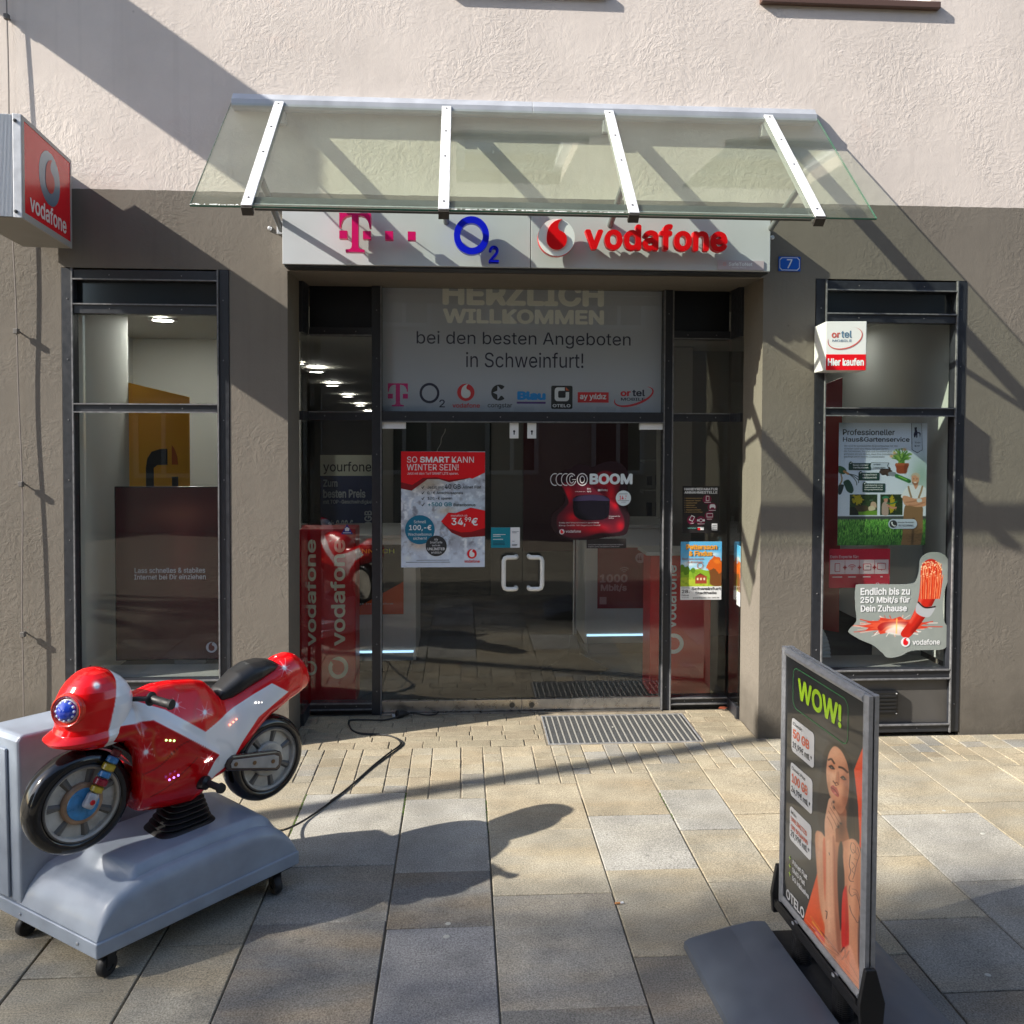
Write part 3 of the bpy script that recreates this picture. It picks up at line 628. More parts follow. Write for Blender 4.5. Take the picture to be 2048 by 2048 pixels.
# ------------------------------------------------------------------ fascia sign
fs = thing('fascia_sign', 'long light grey fascia sign with telecom logos above the entrance', 'shop sign', (.42, -.14, 2.993))
FW = mat('fascia_panel', (.53, .555, .575), .45, vary=(3, .03))
o_ = (.42, 2.993)
fm = MB().box(-1.498, 0-.002, 0, .13, 0, .335).build('panel', FW, fs, bevel=.002); fm2 = MB().box(.002, 1.497, 0, .13, 0, .335).build('panel', FW, fs, bevel=.002)
box('back_frame', DKGREY, fs, -1.49, 1.49, .02, .138, -.012, -.0005)
E_ = bpy.data.objects.new('raised_logo', None); COL.objects.link(E_); E_.parent = fs; E_.matrix_local = facing(0, 0, 0)
fp = Pl(E_, .42, 2.993, base=.05)
D = .045
PK = mat('pink_acrylic', (.68, .006, .14), .32, spec=.35)
def sx(u): return u
tlogo(fp, -.726, 3.052, -.541, 3.282, PK, 0, D)
for x in (-.457, -.323): fp.rect('square', x, 3.128, x+.047, 3.179, PK, 0, D)
fp.ring('letter_o', .0565, 3.1625, .1055, .068, BLUE, 0, D, sy=1.08, n=56)
fp.txt('2', .160, 3.003, .221, 3.106, BLUE, 0, D, bold=.025, name='digit')
fp.disc('emblem_rim', .568, 3.1595, .1125, REDG, 0, D-.006, n=56); fp.disc('emblem', .568, 3.1595, .111, WHITE, 0, D, n=56); emblem_quote(fp, .568, 3.1595, .111, REDG, 0, name='speech_mark', depth=D+.012)
# vodafone: letters one by one
def word(pl, body, x0, x1, y0, y1, m, k, depth, bold, name='letter', gap=.008):
    """letters on a common baseline, full height y0..y1 = ascender box of the word"""
    ms = [text_mesh(c, bold) for c in body]; B = []
    for me in ms:
        co = np.array([v.co[:] for v in me.vertices]); B.append((co, co.min(0), co.max(0)))
    tot = sum(b[2][0]-b[1][0] for b in B); s = ((x1-x0)-gap*(len(B)-1))/tot; ymin = min(b[1][1] for b in B); ymax = max(b[2][1] for b in B); sy = (y1-y0)/(ymax-ymin)
    x = x0
    for me, (co, mn, mx) in zip(ms, B):
        c = co.copy(); c[:, 0] = (co[:, 0]-mn[0])*s+x-pl.ox; c[:, 1] = (co[:, 1]-ymin)*sy+y0-pl.oy; c[:, 2] = pl.z(k)+np.where(co[:, 2] > 0, depth-(.05-co[:, 2])*min(.3, 290*depth), 0)
        me.vertices.foreach_set('co', c.astype(np.float32).ravel()); me.update(); me.materials.append(m); link(name, me, pl.p); x += (mx[0]-mn[0])*s+gap
word(fp, 'vodafone', .741, 1.615, 3.090, 3.252, REDG, 0, D, .038)
pins = MB()
for x, z in ((-.633, 3.24), (-.633, 3.09), (-.70, 3.155), (-.565, 3.155), (-.4335, 3.153), (-.2995, 3.153), (-.03, 3.16), (.145, 3.16), (.19, 3.04), (.50, 3.16), (.64, 3.16), *[(.79+.112*i, 3.14) for i in range(8)]):
    pins.tube([(x-.42, z-2.993, 0), (x-.42, z-2.993, .052)], .003, 6)
pins.build('stud', ALU, E_)
E2 = bpy.data.objects.new('plaque', MB().box(1.20, 1.495, .004, .058, 0, .012).mesh('plaque')); COL.objects.link(E2); E2.parent = fs
# (plaque is re-made on the front plane below)
bpy.data.objects.remove(E2)
pq = MB().box(.0, .293, .0, .057, .0, .006).build('plaque', mat('lilac_plaque', (.50, .43, .47), .4), E_); pq.location = (1.162, .006, .001)
pp = Pl(pq, 0, 0, base=.0062)
pp.txt('SafeToNet', .07, .024, .22, .046, WHITE, 0, .0004, .02); pp.txt('Family Store', .09, .008, .18, .017, WHITE, 0)
for a in range(8): t = R(45*a); pp.poly('ray', [(.045+math.cos(t+.25)*.006, .034+math.sin(t+.25)*.006), (.045+math.cos(t)*.014, .034+math.sin(t)*.014), (.045+math.cos(t-.25)*.006, .034+math.sin(t-.25)*.006)], ORANGE, 0)

# house number
hn = thing('house_number', 'blue enamel house number plate with white 7 right of the fascia sign', 'number plate', M=facing(2.023, -.002, 3.022))
hp = Pl(hn, 0, 0)
c_ = .014
box_oct = lambda x0, y0, x1, y1, c: [(x0+c, y0), (x1-c, y0), (x1, y0+c), (x1, y1-c), (x1-c, y1), (x0+c, y1), (x0, y1-c), (x0, y0+c)]
EN = mat('blue_enamel', (.004, .10, .50), .35); ENW = mat('white_enamel', (.7, .72, .78), .25)
hp.rect('plate', 0, 0, .142, .092, EN, 0, .006); hp.poly('border', box_oct(.005, .005, .137, .087, c_), ENW, 9, .0005); hp.poly('field', box_oct(.009, .009, .133, .083, c_), EN, 10, .0005)
hp.txt('7', .052, .018, .088, .076, ENW, 11, bold=.01)

# ------------------------------------------------------------------ canopy
ca = thing('glass_canopy', 'sloping glass canopy with white aluminium rafters over the entrance', 'canopy', (.4, 0, 3.16)); ca.location = (0, 0, 0)
CX0, CX1 = -1.395, 2.235; yT, zT, yF, zF = -.05, 3.985, -.847, 3.150
def cz(y): return zT+(y-yT)/(yF-yT)*(zF-zT)
sl = Vector((0, yF-yT, zF-zT)).normalized(); nn = Vector((0, sl.z, -sl.y))   # outward normal
if nn.z < 0: nn = -nn
def slab(name, m, x0, x1, t0, t1, h0, h1, parent=ca, bevel=0):
    """box lying on the slope: t along slope in metres from top, h above glass plane"""
    P = lambda t, h: Vector((0, yT, zT))+sl*t+nn*h
    v = []
    for x in (x0, x1):
        for (t, h) in ((t0, h0), (t1, h0), (t1, h1), (t0, h1)): p = P(t, h); v.append((x, p.y, p.z))
    return MB().add(v, [(0, 1, 2, 3), (7, 6, 5, 4), (0, 4, 5, 1), (1, 5, 6, 2), (2, 6, 7, 3), (3, 7, 4, 0)]).build(name, m, parent, bevel=bevel)
SLn = math.hypot(yF-yT, zF-zT)
RX = [-1.108, -.096, .909, 1.920]
edges = [CX0, *RX, CX1]
for i in range(5):
    a, b = edges[i]+(.003 if i else 0), edges[i+1]-(.003 if i < 4 else 0)
    g_ = slab('glass_pane', CGLASS, a, b, 0, SLn, -.005, .005)
    slab('ground_edge', GEDGE, a, b, SLn+.0005, SLn+.0015, -.0055, .0055, g_)
    if i == 0: slab('ground_edge', GEDGE, a-.0015, a-.0005, 0, SLn, -.0052, .0052, g_)
    if i == 4: slab('ground_edge', GEDGE, b+.0005, b+.0015, 0, SLn, -.0052, .0052, g_)
for i, (a, b) in enumerate(((CX0, .433), (.4345, CX1))):
    pr = [(-.001, 3.945), (-.055, 3.945), (-.072, 3.955), (-.072, 3.998), (-.060, 4.003), (-.035, 4.040), (-.001, 4.047)]
    MB().prism(pr, a, b, lambda u, v, h: (h, u, v)).build('wall_rail', mat('rail_aluminium', (.46, .48, .52), .45, metal=.3, vary=(6, .12)), ca, bevel=.002)
for x in RX:
    r = slab('rafter', ALUW, x-.0285, x+.0285, .012, SLn+.006, .0065, .016, bevel=.002)
    slab('rafter_underside', ALU, x-.022, x+.022, .012, SLn-.01, -.038, -.0065, r)
    slab('end_cap', mat('dark_end_cap', (.045, .04, .035), .6, vary=(40, .4)), x-.028, x+.028, SLn-.009, SLn+.016, -.042, .0055, r)
    for t in (.045, .33, .62, 1.09):
        p = Vector((0, yT, zT))+sl*t+nn*.0162; q = nn.to_track_quat('Z', 'Y').to_matrix().to_4x4(); q.translation = (x, p.y, p.z)
        MB().lathe([(.0065, 0), (.005, .0025), (0, .0025)], q, n=10).build('screw', BLACK, r)
    # strut from wall to the front
    MB().tube([(x+.0, -.02, 3.225), (x+.0, -.60, 3.40)], .019, 10).build('strut', mat('grey_strut', (.16, .17, .175), .45), ca, smooth=True)
    box('bracket', ALU, ca, x-.03, x+.03, -.016, -.0005, 3.20, 3.28, bevel=.002); box('bracket', ALU, ca, x-.035, x+.03, -.05, -.0005, 3.86, 3.935, bevel=.002)
    for s in (-.075, .06):
        MB().lathe([(.014, 0), (.014, .006), (.008, .012), (0, .012)], Matrix.Translation((x+s, -.0005, 3.235)) @ Matrix.Rotation(R(90), 4, 'X'), n=14).build('bolt', ALU, ca, smooth=True)
slab('front_beam', mat('dark_beam', (.07, .078, .08), .35, vary=(20, .2)), -1.085, 1.90, SLn-.105, SLn-.045, -.05, -.006)
slab('front_beam_lip', ALU, -1.085, 1.90, SLn-.044, SLn-.034, -.03, -.006)

# ------------------------------------------------------------------ hanging lightbox, second sign above
def lightbox(xf, y0, y1, z0, z1, w, label, full=True):
    t = thing('lightbox_sign', label, 'shop sign', (xf-w/2, (y0+y1)/2, z0)); t.location = (0, 0, 0)
    CG = mat('lightbox_casing', (.30, .29, .265), .5, vary=(8, .08)); FR = mat('lightbox_frame', (.36, .36, .35), .45)
    box('casing', CG, t, xf-w, xf-.012, y0+.004, y1, z0, z1, bevel=.004)
    fb = MB(); e = .035
    fb.box(xf-.0115, xf, y0, y1, z0, z0+e); fb.box(xf-.0115, xf, y0, y1, z1-e*.6, z1); fb.box(xf-.0115, xf, y0, y0+.030, z0+e, z1-e*.6); fb.box(xf-.0115, xf, y1-.022, y1, z0+e, z1-e*.6)
    fb.build('frame', FR, t)
    # corrugated front skin (faces the street)
    n = 44; v = []; ww = w+.0; xs = [xf-.014-ww*i/(n*2) for i in range(n*2+1)]
    for i, x in enumerate(xs):
        d = .0035 if i % 2 else 0
        v += [(x, y0-.004-d, z0+.004), (x, y0-.004-d, z1-.004)]
    MB().add(v, [(2*i, 2*i+1, 2*i+3, 2*i+2) for i in range(n*2)]).build('ribbed_skin', mat('ribbed_aluminium', (.62, .64, .67), .5, metal=.3), t)
    MB().box(xf-.040, xf-.001, y0-.009, y0-.0008, z0, z1).build('corner_strip', ALUW, t, bevel=.002)
    for zz in (z0+.03, z1-.035): MB().lathe([(.009, 0), (.008, .006), (0, .007)], Matrix.Translation((xf-.028, y0-.009, zz)) @ Matrix.Rotation(R(90), 4, 'X'), n=12).build('screw', DKGREY, t)
    box('wall_bracket', CG, t, xf-w+.03, xf-.116, y1+.0005, -.0005, z0+.02, z1-.003)
    return t
lb = lightbox(-2.255, -.846, -.095, 3.071, 3.592, .27, 'red projecting lightbox with ringed speech mark on the left wall')
# face plane looks to +x : local x -> +y , local y -> z , local z -> +x ; slight turn so that the outer end sits further right
FX = Matrix(((0, 0, 1, -2.2555), (1, 0, 0, -.846), (0, 1, 0, 3.071), (0, 0, 0, 1)))
fc = MB().box(.030, .728, .035, .500, -.006, -.002).build('face', mat('dull_red_face', (.70, .006, .016), .22, spec=.45), lb, M=FX)
lp = Pl(fc, 0, 0, base=-.0019)
lp.paint('ring_gradient', .235, .165, .555, .455, 90, lambda X, Y: np.concatenate([((H('5f7387')*(1-(np.clip(Y/.9, 0, 1)[..., None]))+H('9fb0b8')*np.clip(Y/.9, 0, 1)[..., None])), ((((X-.5)/.5)**2+((Y-.453)/.453)**2) < 1).astype(float)[..., None]], -1), 1, PRINTG)
def sq(pl, cx, cy, rx, ry, m, k):
    P = []
    for i in range(26): t = R(38-(38+182)*i/25); P.append((.55*math.cos(t), -.13+.55*math.sin(t)))
    P += [(-.545, .05), (-.52, .25), (-.45, .48), (-.32, .68), (-.14, .83), (.08, .93), (.28, .97), (.17, .86), (.10, .74), (.06, .60), (.07, .46), (.15, .36), (.30, .29)]
    pl.poly('speech_mark', [(cx+x*rx, cy+y*ry) for x, y in P], m, k)
sq(lp, .395, .31, .125, .115, mat('dull_red_print', (.45, .010, .014), .3), 3)
lp.txt('vodafone', .10, .062, .655, .158, mat('pale_letter', (.74, .66, .66), .4), 2, bold=.022)
lb.matrix_world = Matrix.Translation((-2.2275, -.846, 0)) @ Matrix.Rotation(R(7.26), 4, 'Z') @ Matrix.Translation((2.255, .846, 0))
lightbox(-3.20, -.72, -.06, 4.93, 5.42, .22, 'upper projecting lightbox on the left wall above the frame')

# lightning cable on the wall
cb = thing('wall_cable', 'thin grey cable clipped vertically to the left part of the wall', 'cable', (-2.6, -.03, 0)); cb.location = (0, 0, 0)
pts = []
for i in range(60):
    z = 7.2-i*.122; x = -2.70+.018*math.sin(z*1.1)+(.022*(4.5-z)/4 if z < 4.5 else 0)+.004*math.sin(z*5); pts.append((x, -.036-.006*math.sin(z*2.3), z))
MB().tube(pts, .0045, 6).build('wire', mat('cable_grey', (.22, .19, .17), .6), cb, smooth=True)
for z in (4.454, 2.583, 1.659, .742, 6.2):
    x = -2.70+.018*math.sin(z*1.1)+(.022*(4.5-z)/4 if z < 4.5 else 0)
    cl = box('clip', mat('cable_clip', (.13, .12, .11), .6), cb, x-.013, x+.013, -.052, -.022, z-.016, z+.016, bevel=.003); MB().tube([(x, -.03, z), (x, .0, z)], .005, 6).build('pin', DKGREY, cl)
# bulkhead over the recess
box('lintel', PLASTER, bld, -1.5, 2.4, TH-.001, .80, 2.9875, 3.4)
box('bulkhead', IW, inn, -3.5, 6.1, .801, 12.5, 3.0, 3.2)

# ================================================================== POSTERS
class PlC(Pl):
    """print plane addressed in sheet units: (cx0,cy0)-(cx1,cy1), y down, mapped on W x H metres"""
    def __init__(s, parent, W, Hh, cx0, cy0, cx1, cy1, base=0.):
        super().__init__(parent, 0, 0, base); s.W = W; s.H = Hh; s.b = (cx0, cy0, cx1, cy1)
        s.kx = W/(cx1-cx0); s.ky = Hh/(cy1-cy0)
    def c(s, x, y): return ((x-s.b[0])*s.kx, (s.b[3]-y)*s.ky)
    def P(s, name, pts, m, k=1, d=.0004): return s.poly(name, [s.c(*p) for p in pts], m, k, d)
    def B(s, name, x0, y0, x1, y1, m, k=1, r=0, d=.0004):
        a = s.c(x0, y1); b = s.c(x1, y0); return s.rect(name, a[0], a[1], b[0], b[1], m, k, d, r*s.kx)
    def T(s, body, x0, y0, x1, y1, m, k=2, bold=0., rot=0, name='lettering', skew=0):
        a = s.c(x0, y1); b = s.c(x1, y0); return s.txt(body, a[0], a[1], b[0], b[1], m, k, .0003, bold, name, rot, skew)
    def D(s, name, x, y, r, m, k=1): a = s.c(x, y); return s.disc(name, a[0], a[1], r*s.kx, m, k, .0004, sy=s.ky/s.kx)
    def RG(s, name, x, y, ro, ri, m, k=1, sy=1, a0=0, a1=360, sx=1): a = s.c(x, y); return s.ring(name, a[0], a[1], ro*s.kx, ri*s.kx, m, k, .0004, sy=sy*s.ky/s.kx, a0=a0, a1=a1, sx=sx)
    def V(s, x, y, r, bg_, fg, k=3): a = s.c(x, y); s.disc('emblem', a[0], a[1], r*s.kx, bg_, k, .0004); emblem_quote(s, a[0], a[1], r*s.kx, fg, k+1, depth=.0004)
PAPER = mat('white_paper', (.84, .85, .86), .45); PRED = mat('printed_red', (.78, .006, .014), .35); PDRED = mat('printed_dark_red', (.24, .004, .010), .4)
def sheet(name, label, x0, z0, x1, z1, y, m=PAPER, cat='poster', thick=.0012, group=None, rad=0):
    t = thing(name, label, cat, M=facing(x0, y, z0), group=group)
    Pl(t, 0, 0).rect('sheet', 0, 0, x1-x0, z1-z0, m, 0, thick, rad)
    return t
CHK = [(0, 12), (6, 8), (14, 20), (38, -12), (44, -10), (17, 34), (12, 34)]
# --- winter tariff poster
t = sheet('poster', 'red and white winter tariff poster on the left glass door leaf', -.421, 1.028, .165, 1.842, .592)
q = PlC(t, .586, .814, 163, 158, 1352, 1828, base=.0013)
def snow(X, Y):
    n = noise2(X, Y, 4, 3); n2 = noise2(X*1.3, Y*1.3, 14, 5); c = np.ones(X.shape+(3,))*H('cdd8e6')
    c = over(c, np.clip((n-.45)*4, 0, 1), 'a9adb8'); c = over(c, np.clip((n2-.55)*5, 0, 1)*.9, 'f4f8fc'); c = over(c, np.clip((.40-n2)*5, 0, 1)*.8, '80808a')
    c = over(c, blob(X, Y, .30, 1.0, .2, .1)*.5, 'c9a774'); c = over(c, blob(X, Y, .55, .68, .12, .05)*.6, 'd9b98a'); c = over(c, blob(X, Y, .22, .26, .12, .06)*.5, 'c79a66')
    c = over(c, blob(X, Y, .85, .72, .35, .25)*.6, 'c2d6e4'); c = over(c, np.clip((.30-Y)*4, 0, 1)*.9, 'd6e2f4'); c = over(c, blob(X, Y, .08, .11, .05, .04)*.8, 'e8eef0')
    for s in range(40):
        r = np.random.default_rng(s); c = over(c, blob(X, Y, r.random(), r.random()*1.1+.15, .008, .008)*.7, 'ffffff')
    return c
q.paint('photo', .0, .0, .586, .814, 190, snow, 0)
q.P('red_header', [(163, 158), (1352, 166), (1350, 462), (1170, 550), (1135, 538), (840, 600), (700, 556), (535, 556), (320, 640), (163, 600)], PRED, 2)
q.P('header_fold', [(163, 600), (320, 640), (470, 540), (535, 556), (490, 590), (310, 722), (163, 690)], PDRED, 3)
q.P('header_fold', [(470, 540), (660, 530), (835, 570), (840, 600), (700, 556), (535, 556)], PDRED, 4); q.P('header_fold', [(835, 572), (1135, 538), (1050, 560), (840, 600)], PDRED, 5)
q.T('SO', 245, 232, 390, 318, WHITE, 4, -.004); q.T('SMART', 428, 232, 845, 318, WHITE, 4, .03); q.T('KANN', 880, 232, 1192, 318, WHITE, 4, -.004)
q.T('WINTER SEIN!', 245, 340, 975, 430, WHITE, 4, -.004); q.T('Jetzt mit dem Tarif SMART LITE sparen.', 250, 455, 975, 500, PAPER, 4)
for yy in (660, 740, 820, 912): q.P('tick', [(450+a, yy+b) for a, b in CHK], INKB, 3)
INK2 = mat('slate_ink', (.05, .065, .075), .5)
q.T('Jetzt mit', 532, 650, 765, 694, INK2, 3, .004); q.T('40 GB', 778, 628, 1005, 696, INK2, 3, .02); q.T('Allnet Flat', 1030, 650, 1298, 692, INK2, 3, .015)
q.T('0,-€ Anschlusspreis', 532, 732, 1040, 782, INK2, 3, .015); q.T('120,-€ sparen', 540, 812, 885, 860, INK2, 3, .015)
q.T('+500 GB', 540, 890, 880, 948, TEAL, 3, .02); q.T('Datenbonus', 905, 906, 1218, 948, INK2, 3, .015)
q.P('price_shadow', [(735, 1180), (1020, 1320), (1352, 1255), (1352, 1380), (1040, 1400), (880, 1330)], PDRED, 3)
q.P('price_flag', [(728, 1165), (830, 1038), (935, 1045), (1150, 968), (1352, 1010), (1352, 1262), (1150, 1320), (1010, 1325), (850, 1270)], PRED, 4)
q.T('34,', 875, 1115, 1075, 1240, WHITE, 6, .02); q.T('99', 1065, 1105, 1155, 1172, WHITE, 6, .015); q.T('€', 1160, 1115, 1250, 1226, WHITE, 6, .02); q.T('monatlich ab', 870, 1065, 1100, 1095, PAPER, 6)
q.D('bonus_disc', 428, 1284, 210, mat('petrol_disc', (.004, .17, .29), .4), 3); q.T('Schnell', 343, 1148, 515, 1190, WHITE, 5); q.T('100,-€', 275, 1215, 592, 1305, WHITE, 5, .02)
q.T('Wechselbonus', 262, 1330, 595, 1370, WHITE, 5); q.T('sichern!', 335, 1385, 525, 1428, WHITE, 5)
q.D('unlimited_disc', 660, 1518, 149, DKGREY, 5); q.T('Alle', 633, 1408, 685, 1440, WHITE, 7); q.T('SmartTarife', 573, 1450, 745, 1482, WHITE, 7); q.T('auch als', 603, 1496, 715, 1522, WHITE, 7); q.T('UNLIMITED', 537, 1542, 782, 1580, WHITE, 7, .02); q.T('erhältlich', 590, 1596, 735, 1628, WHITE, 7)
q.V(1168, 1636, 69, PRED, PAPER, 3); q.T('vodafone', 1060, 1722, 1280, 1764, PRED, 3, .02)
q.B('small_print', 230, 1752, 860, 1757, INK2, 3); q.B('small_print', 380, 1722, 845, 1727, INK2, 3)
# --- business cards
t = sheet('notice_card', 'small teal and white opening hours card on the left glass door leaf', .208, 1.163, .412, 1.307, .592, cat='notice')
q = PlC(t, .204, .144, 1510, 1770, 1718, 1920, base=.0013)
q.B('teal_field', 1510, 1770, 1650, 1920, TEAL, 1)
for yy, x1 in ((1820, 1615), (1832, 1580), (1855, 1597)): q.B('print_line', 1525, yy, x1, yy+4, PAPER, 3)
for yy in (1875, 1885, 1895): q.B('print_line', 1525, yy, 1610, yy+3, NAVY, 3)
for yy, x1 in ((1798, 1710), (1808, 1695), (1870, 1680), (1893, 1700), (1898, 1700), (1903, 1695)): q.B('print_line', 1662, yy, x1, yy+3, mat('grey_ink', (.2, .22, .25), .5), 3)
# --- speaker sticker GOBOOM
t = thing('window_sticker', 'irregular red and black speaker sticker on the right glass door leaf', 'sticker', M=facing(.600, .592, 1.150))
# crop frame 1080..1280 x 920..1120 at 9.66 ; x -> .552.. ; z
q = PlC(t, .63, .63, 110, 100, 1790, 1780, base=.001)
SMK = mat('smoked_film', (.030, .026, .027), .3)
def goboom(X, Y):
    y = 1-Y; c = np.ones(X.shape+(3,))*H('2b1a20'); al = mask(X, y, [(.06, .62), (.13, .55), (.20, .48), (.20, .36), (.15, .28), (.12, .18), (.18, .12), (.27, .09), (.36, .04), (.46, .06), (.50, .09), (.58, .05), (.70, .01), (.82, .03), (.90, .10), (.93, .2), (.91, .30), (.90, .40), (.90, .52), (.94, .62), (.93, .76), (.88, .84), (.70, .86), (.50, .89), (.30, .89), (.15, .84), (.07, .76)], .01)
    core = mask(X, y, [(.12, .64), (.20, .54), (.25, .47), (.21, .35), (.17, .26), (.30, .24), (.45, .26), (.58, .14), (.70, .12), (.83, .20), (.82, .34), (.80, .45), (.83, .55), (.88, .66), (.87, .78), (.75, .82), (.60, .82), (.45, .86), (.28, .87), (.15, .80)], .02)
    c = over(c, core, '5a1c2a')
    for (bx, by, rx, ry, a) in ((.24, .38, .07, .10, 1), (.64, .22, .12, .08, .8), (.73, .38, .05, .12, .9), (.78, .50, .04, .06, 1), (.30, .64, .08, .06, 1), (.55, .77, .16, .06, 1), (.84, .74, .05, .06, .8), (.35, .74, .12, .05, .6)): c = over(c, blob(X, y, bx, by, rx, ry)*a*core, 'd01c2c')
    c = over(c, core*blob(X, y, .60, .60, .16, .1)*.6, '241220')
    c = over(c, mask(X, y, [(.30, .45), (.31, .42), (.36, .395), (.50, .385), (.64, .395), (.70, .42), (.715, .46), (.71, .58), (.69, .64), (.60, .67), (.42, .67), (.34, .64), (.305, .58)], .01), '14121c')
    c = over(c, mask(X, y, [(.30, .455), (.34, .41), (.45, .39), (.60, .39), (.69, .42), (.71, .455), (.50, .45)], .01)*.8, '3b3350')
    return np.concatenate([c, (al > .5).astype(float)[..., None]], -1)
q.paint('sticker_print', 0, 0, .63, .63, 220, goboom, 0, PRINTG)
q.T('BOOM', 925, 345, 1745, 552, mat('pale_print', (.74, .82, .86), .4), 3, .05)
PLINE = mat('pale_line', (.72, .68, .70), .4)
for i, x in enumerate((270, 372, 474)): q.RG('arc', x, 458, 95, 82, PLINE, 3+i*0, sy=1.25, a0=70, a1=290, sx=.95)
q.RG('letter_g', 575, 458, 100, 84, PLINE, 3, sy=1.2, a0=40, a1=345, sx=.95); q.RG('letter_g', 585, 458, 58, 44, PLINE, 3, sy=1.3, a0=60, a1=330, sx=.8); q.B('letter_g', 590, 452, 662, 466, PLINE, 3)
q.RG('letter_o', 785, 458, 104, 88, PLINE, 3, sy=1.16); q.RG('letter_o', 785, 458, 54, 40, PLINE, 3, sy=1.35, sx=.9)
q.T('SOUND BY', 650, 682, 845, 694, PLINE, 3); q.T('BA\nNG', 880, 622, 955, 698, PLINE, 3); q.T('Dolby', 1150, 640, 1275, 685, PLINE, 3, .01); q.B('dolby_mark', 1085, 642, 1135, 680, PLINE, 3)
q.D('price_disc', 1572, 812, 145, mat('pale_print', (.5, .56, .6), .4), 3); q.T('14', 1498, 765, 1575, 838, PRED, 5, .02); q.T('99\n€', 1600, 762, 1636, 835, PRED, 5, .01); q.B('print_line', 1490, 728, 1650, 735, INK2, 5); q.B('print_line', 1465, 855, 1680, 860, INK2, 5); q.B('print_line', 1530, 885, 1615, 890, INK2, 5)
q.T('Erlebe jetzt Entertainment in ganz neuer', 350, 1262, 1112, 1295, PLINE, 3); q.T('Klang-Qualität. Mit Sagemcom Sound', 350, 1312, 1130, 1345, PLINE, 3)
q.V(404, 1446, 50, PLINE, PRED, 3); q.T('vodafone', 475, 1412, 765, 1464, PLINE, 3, .015); q.T('Scannen für\nInfos', 1295, 1145, 1515, 1200, PLINE, 3)
t2 = sheet('notice_card', 'thin black strip with fine print below the speaker sticker', .888, 1.155, 1.172, 1.225, .5935, SMK, cat='notice'); q = PlC(t2, .284, .07, 0, 0, 284, 70, base=.0013)
q.T('Sound System in Aktion. Mindestvertragslaufzeit 24 Monate', 10, 40, 262, 48, PLINE, 1); q.T('Angebot gilt bis auf Weiteres in allen Shops', 10, 54, 235, 62, PLINE, 1)
# --- repair notice
t = sheet('poster', 'black phone repair notice with red icons on the right side pane', 1.579, 1.262, 1.845, 1.597, .601, mat('black_sheet', (.020, .018, .020), .35))
q = PlC(t, .266, .335, 125, 95, 675, 795, base=.0013)
q.T('HANDYREPARATUR', 148, 120, 648, 158, WHITE, 1, .03); q.T('ANNAHMESTELLE', 148, 168, 645, 208, WHITE, 1, .03)
AMB = mat('amber_ink', (.55, .36, .12), .5)
for i, s_ in enumerate(('Displayreparaturen', 'Backcover Tausch', 'Ladebuchse', 'Akkutausch', 'Datenrettung', 'Wasserschäden', 'Kostenvoranschläge')): q.T('+ '+s_, 150, 267+i*34.5, 150+(265, 240, 190, 160, 185, 250, 272)[i], 285+i*34.5, AMB, 1, .01)
for (cx, cy, rr) in ((490, 292, 66), (565, 410, 66), (525, 540, 68), (260, 600, 68), (398, 612, 68)): q.D('icon_disc', cx, cy, rr, mat('wine_disc', (.20, .008, .05), .4), 1)
for (x0, y0, x1, y1) in ((472, 240, 522, 318), (485, 500, 578, 562)): q.B('icon', x0, y0, x1, y1, WHITE, 3, r=5); q.B('icon', x0+7, y0+9, x1-7, y1-10, mat('wine_disc'), 5)
q.P('icon', [(258, 527), (312, 553), (275, 628), (218, 600)], WHITE, 3); q.P('icon', [(261, 541), (298, 560), (268, 612), (232, 592)], mat('wine_disc'), 5)
q.P('icon', [(530, 385), (545, 365), (600, 365), (616, 390), (618, 425), (603, 430), (590, 412), (555, 412), (542, 430), (528, 425)], WHITE, 3)
q.RG('icon', 400, 607, 28, 20, WHITE, 3); q.B('icon', 343, 592, 368, 622, WHITE, 3); q.B('icon', 432, 592, 457, 622, WHITE, 3)
for (x0, x1, yy) in ((450, 548, 333), (518, 622, 453), (490, 565, 585), (245, 292, 645), (350, 455, 656), (352, 445, 710)): q.B('print_line', x0, yy, x1, yy+7, PAPER, 3)
q.B('mini_logo', 352, 722, 392, 752, PRED, 3); q.B('mini_logo', 392, 722, 445, 752, PAPER, 3); q.T('SafeToNet', 195, 712, 330, 732, mat('mint_ink', (.2, .5, .45), .5), 3, .01); q.B('stamp', 563, 655, 648, 757, PAPER, 3)
for yy in (680, 705, 738): q.B('print_line', 570, yy, 640, yy+6, INK2, 5)
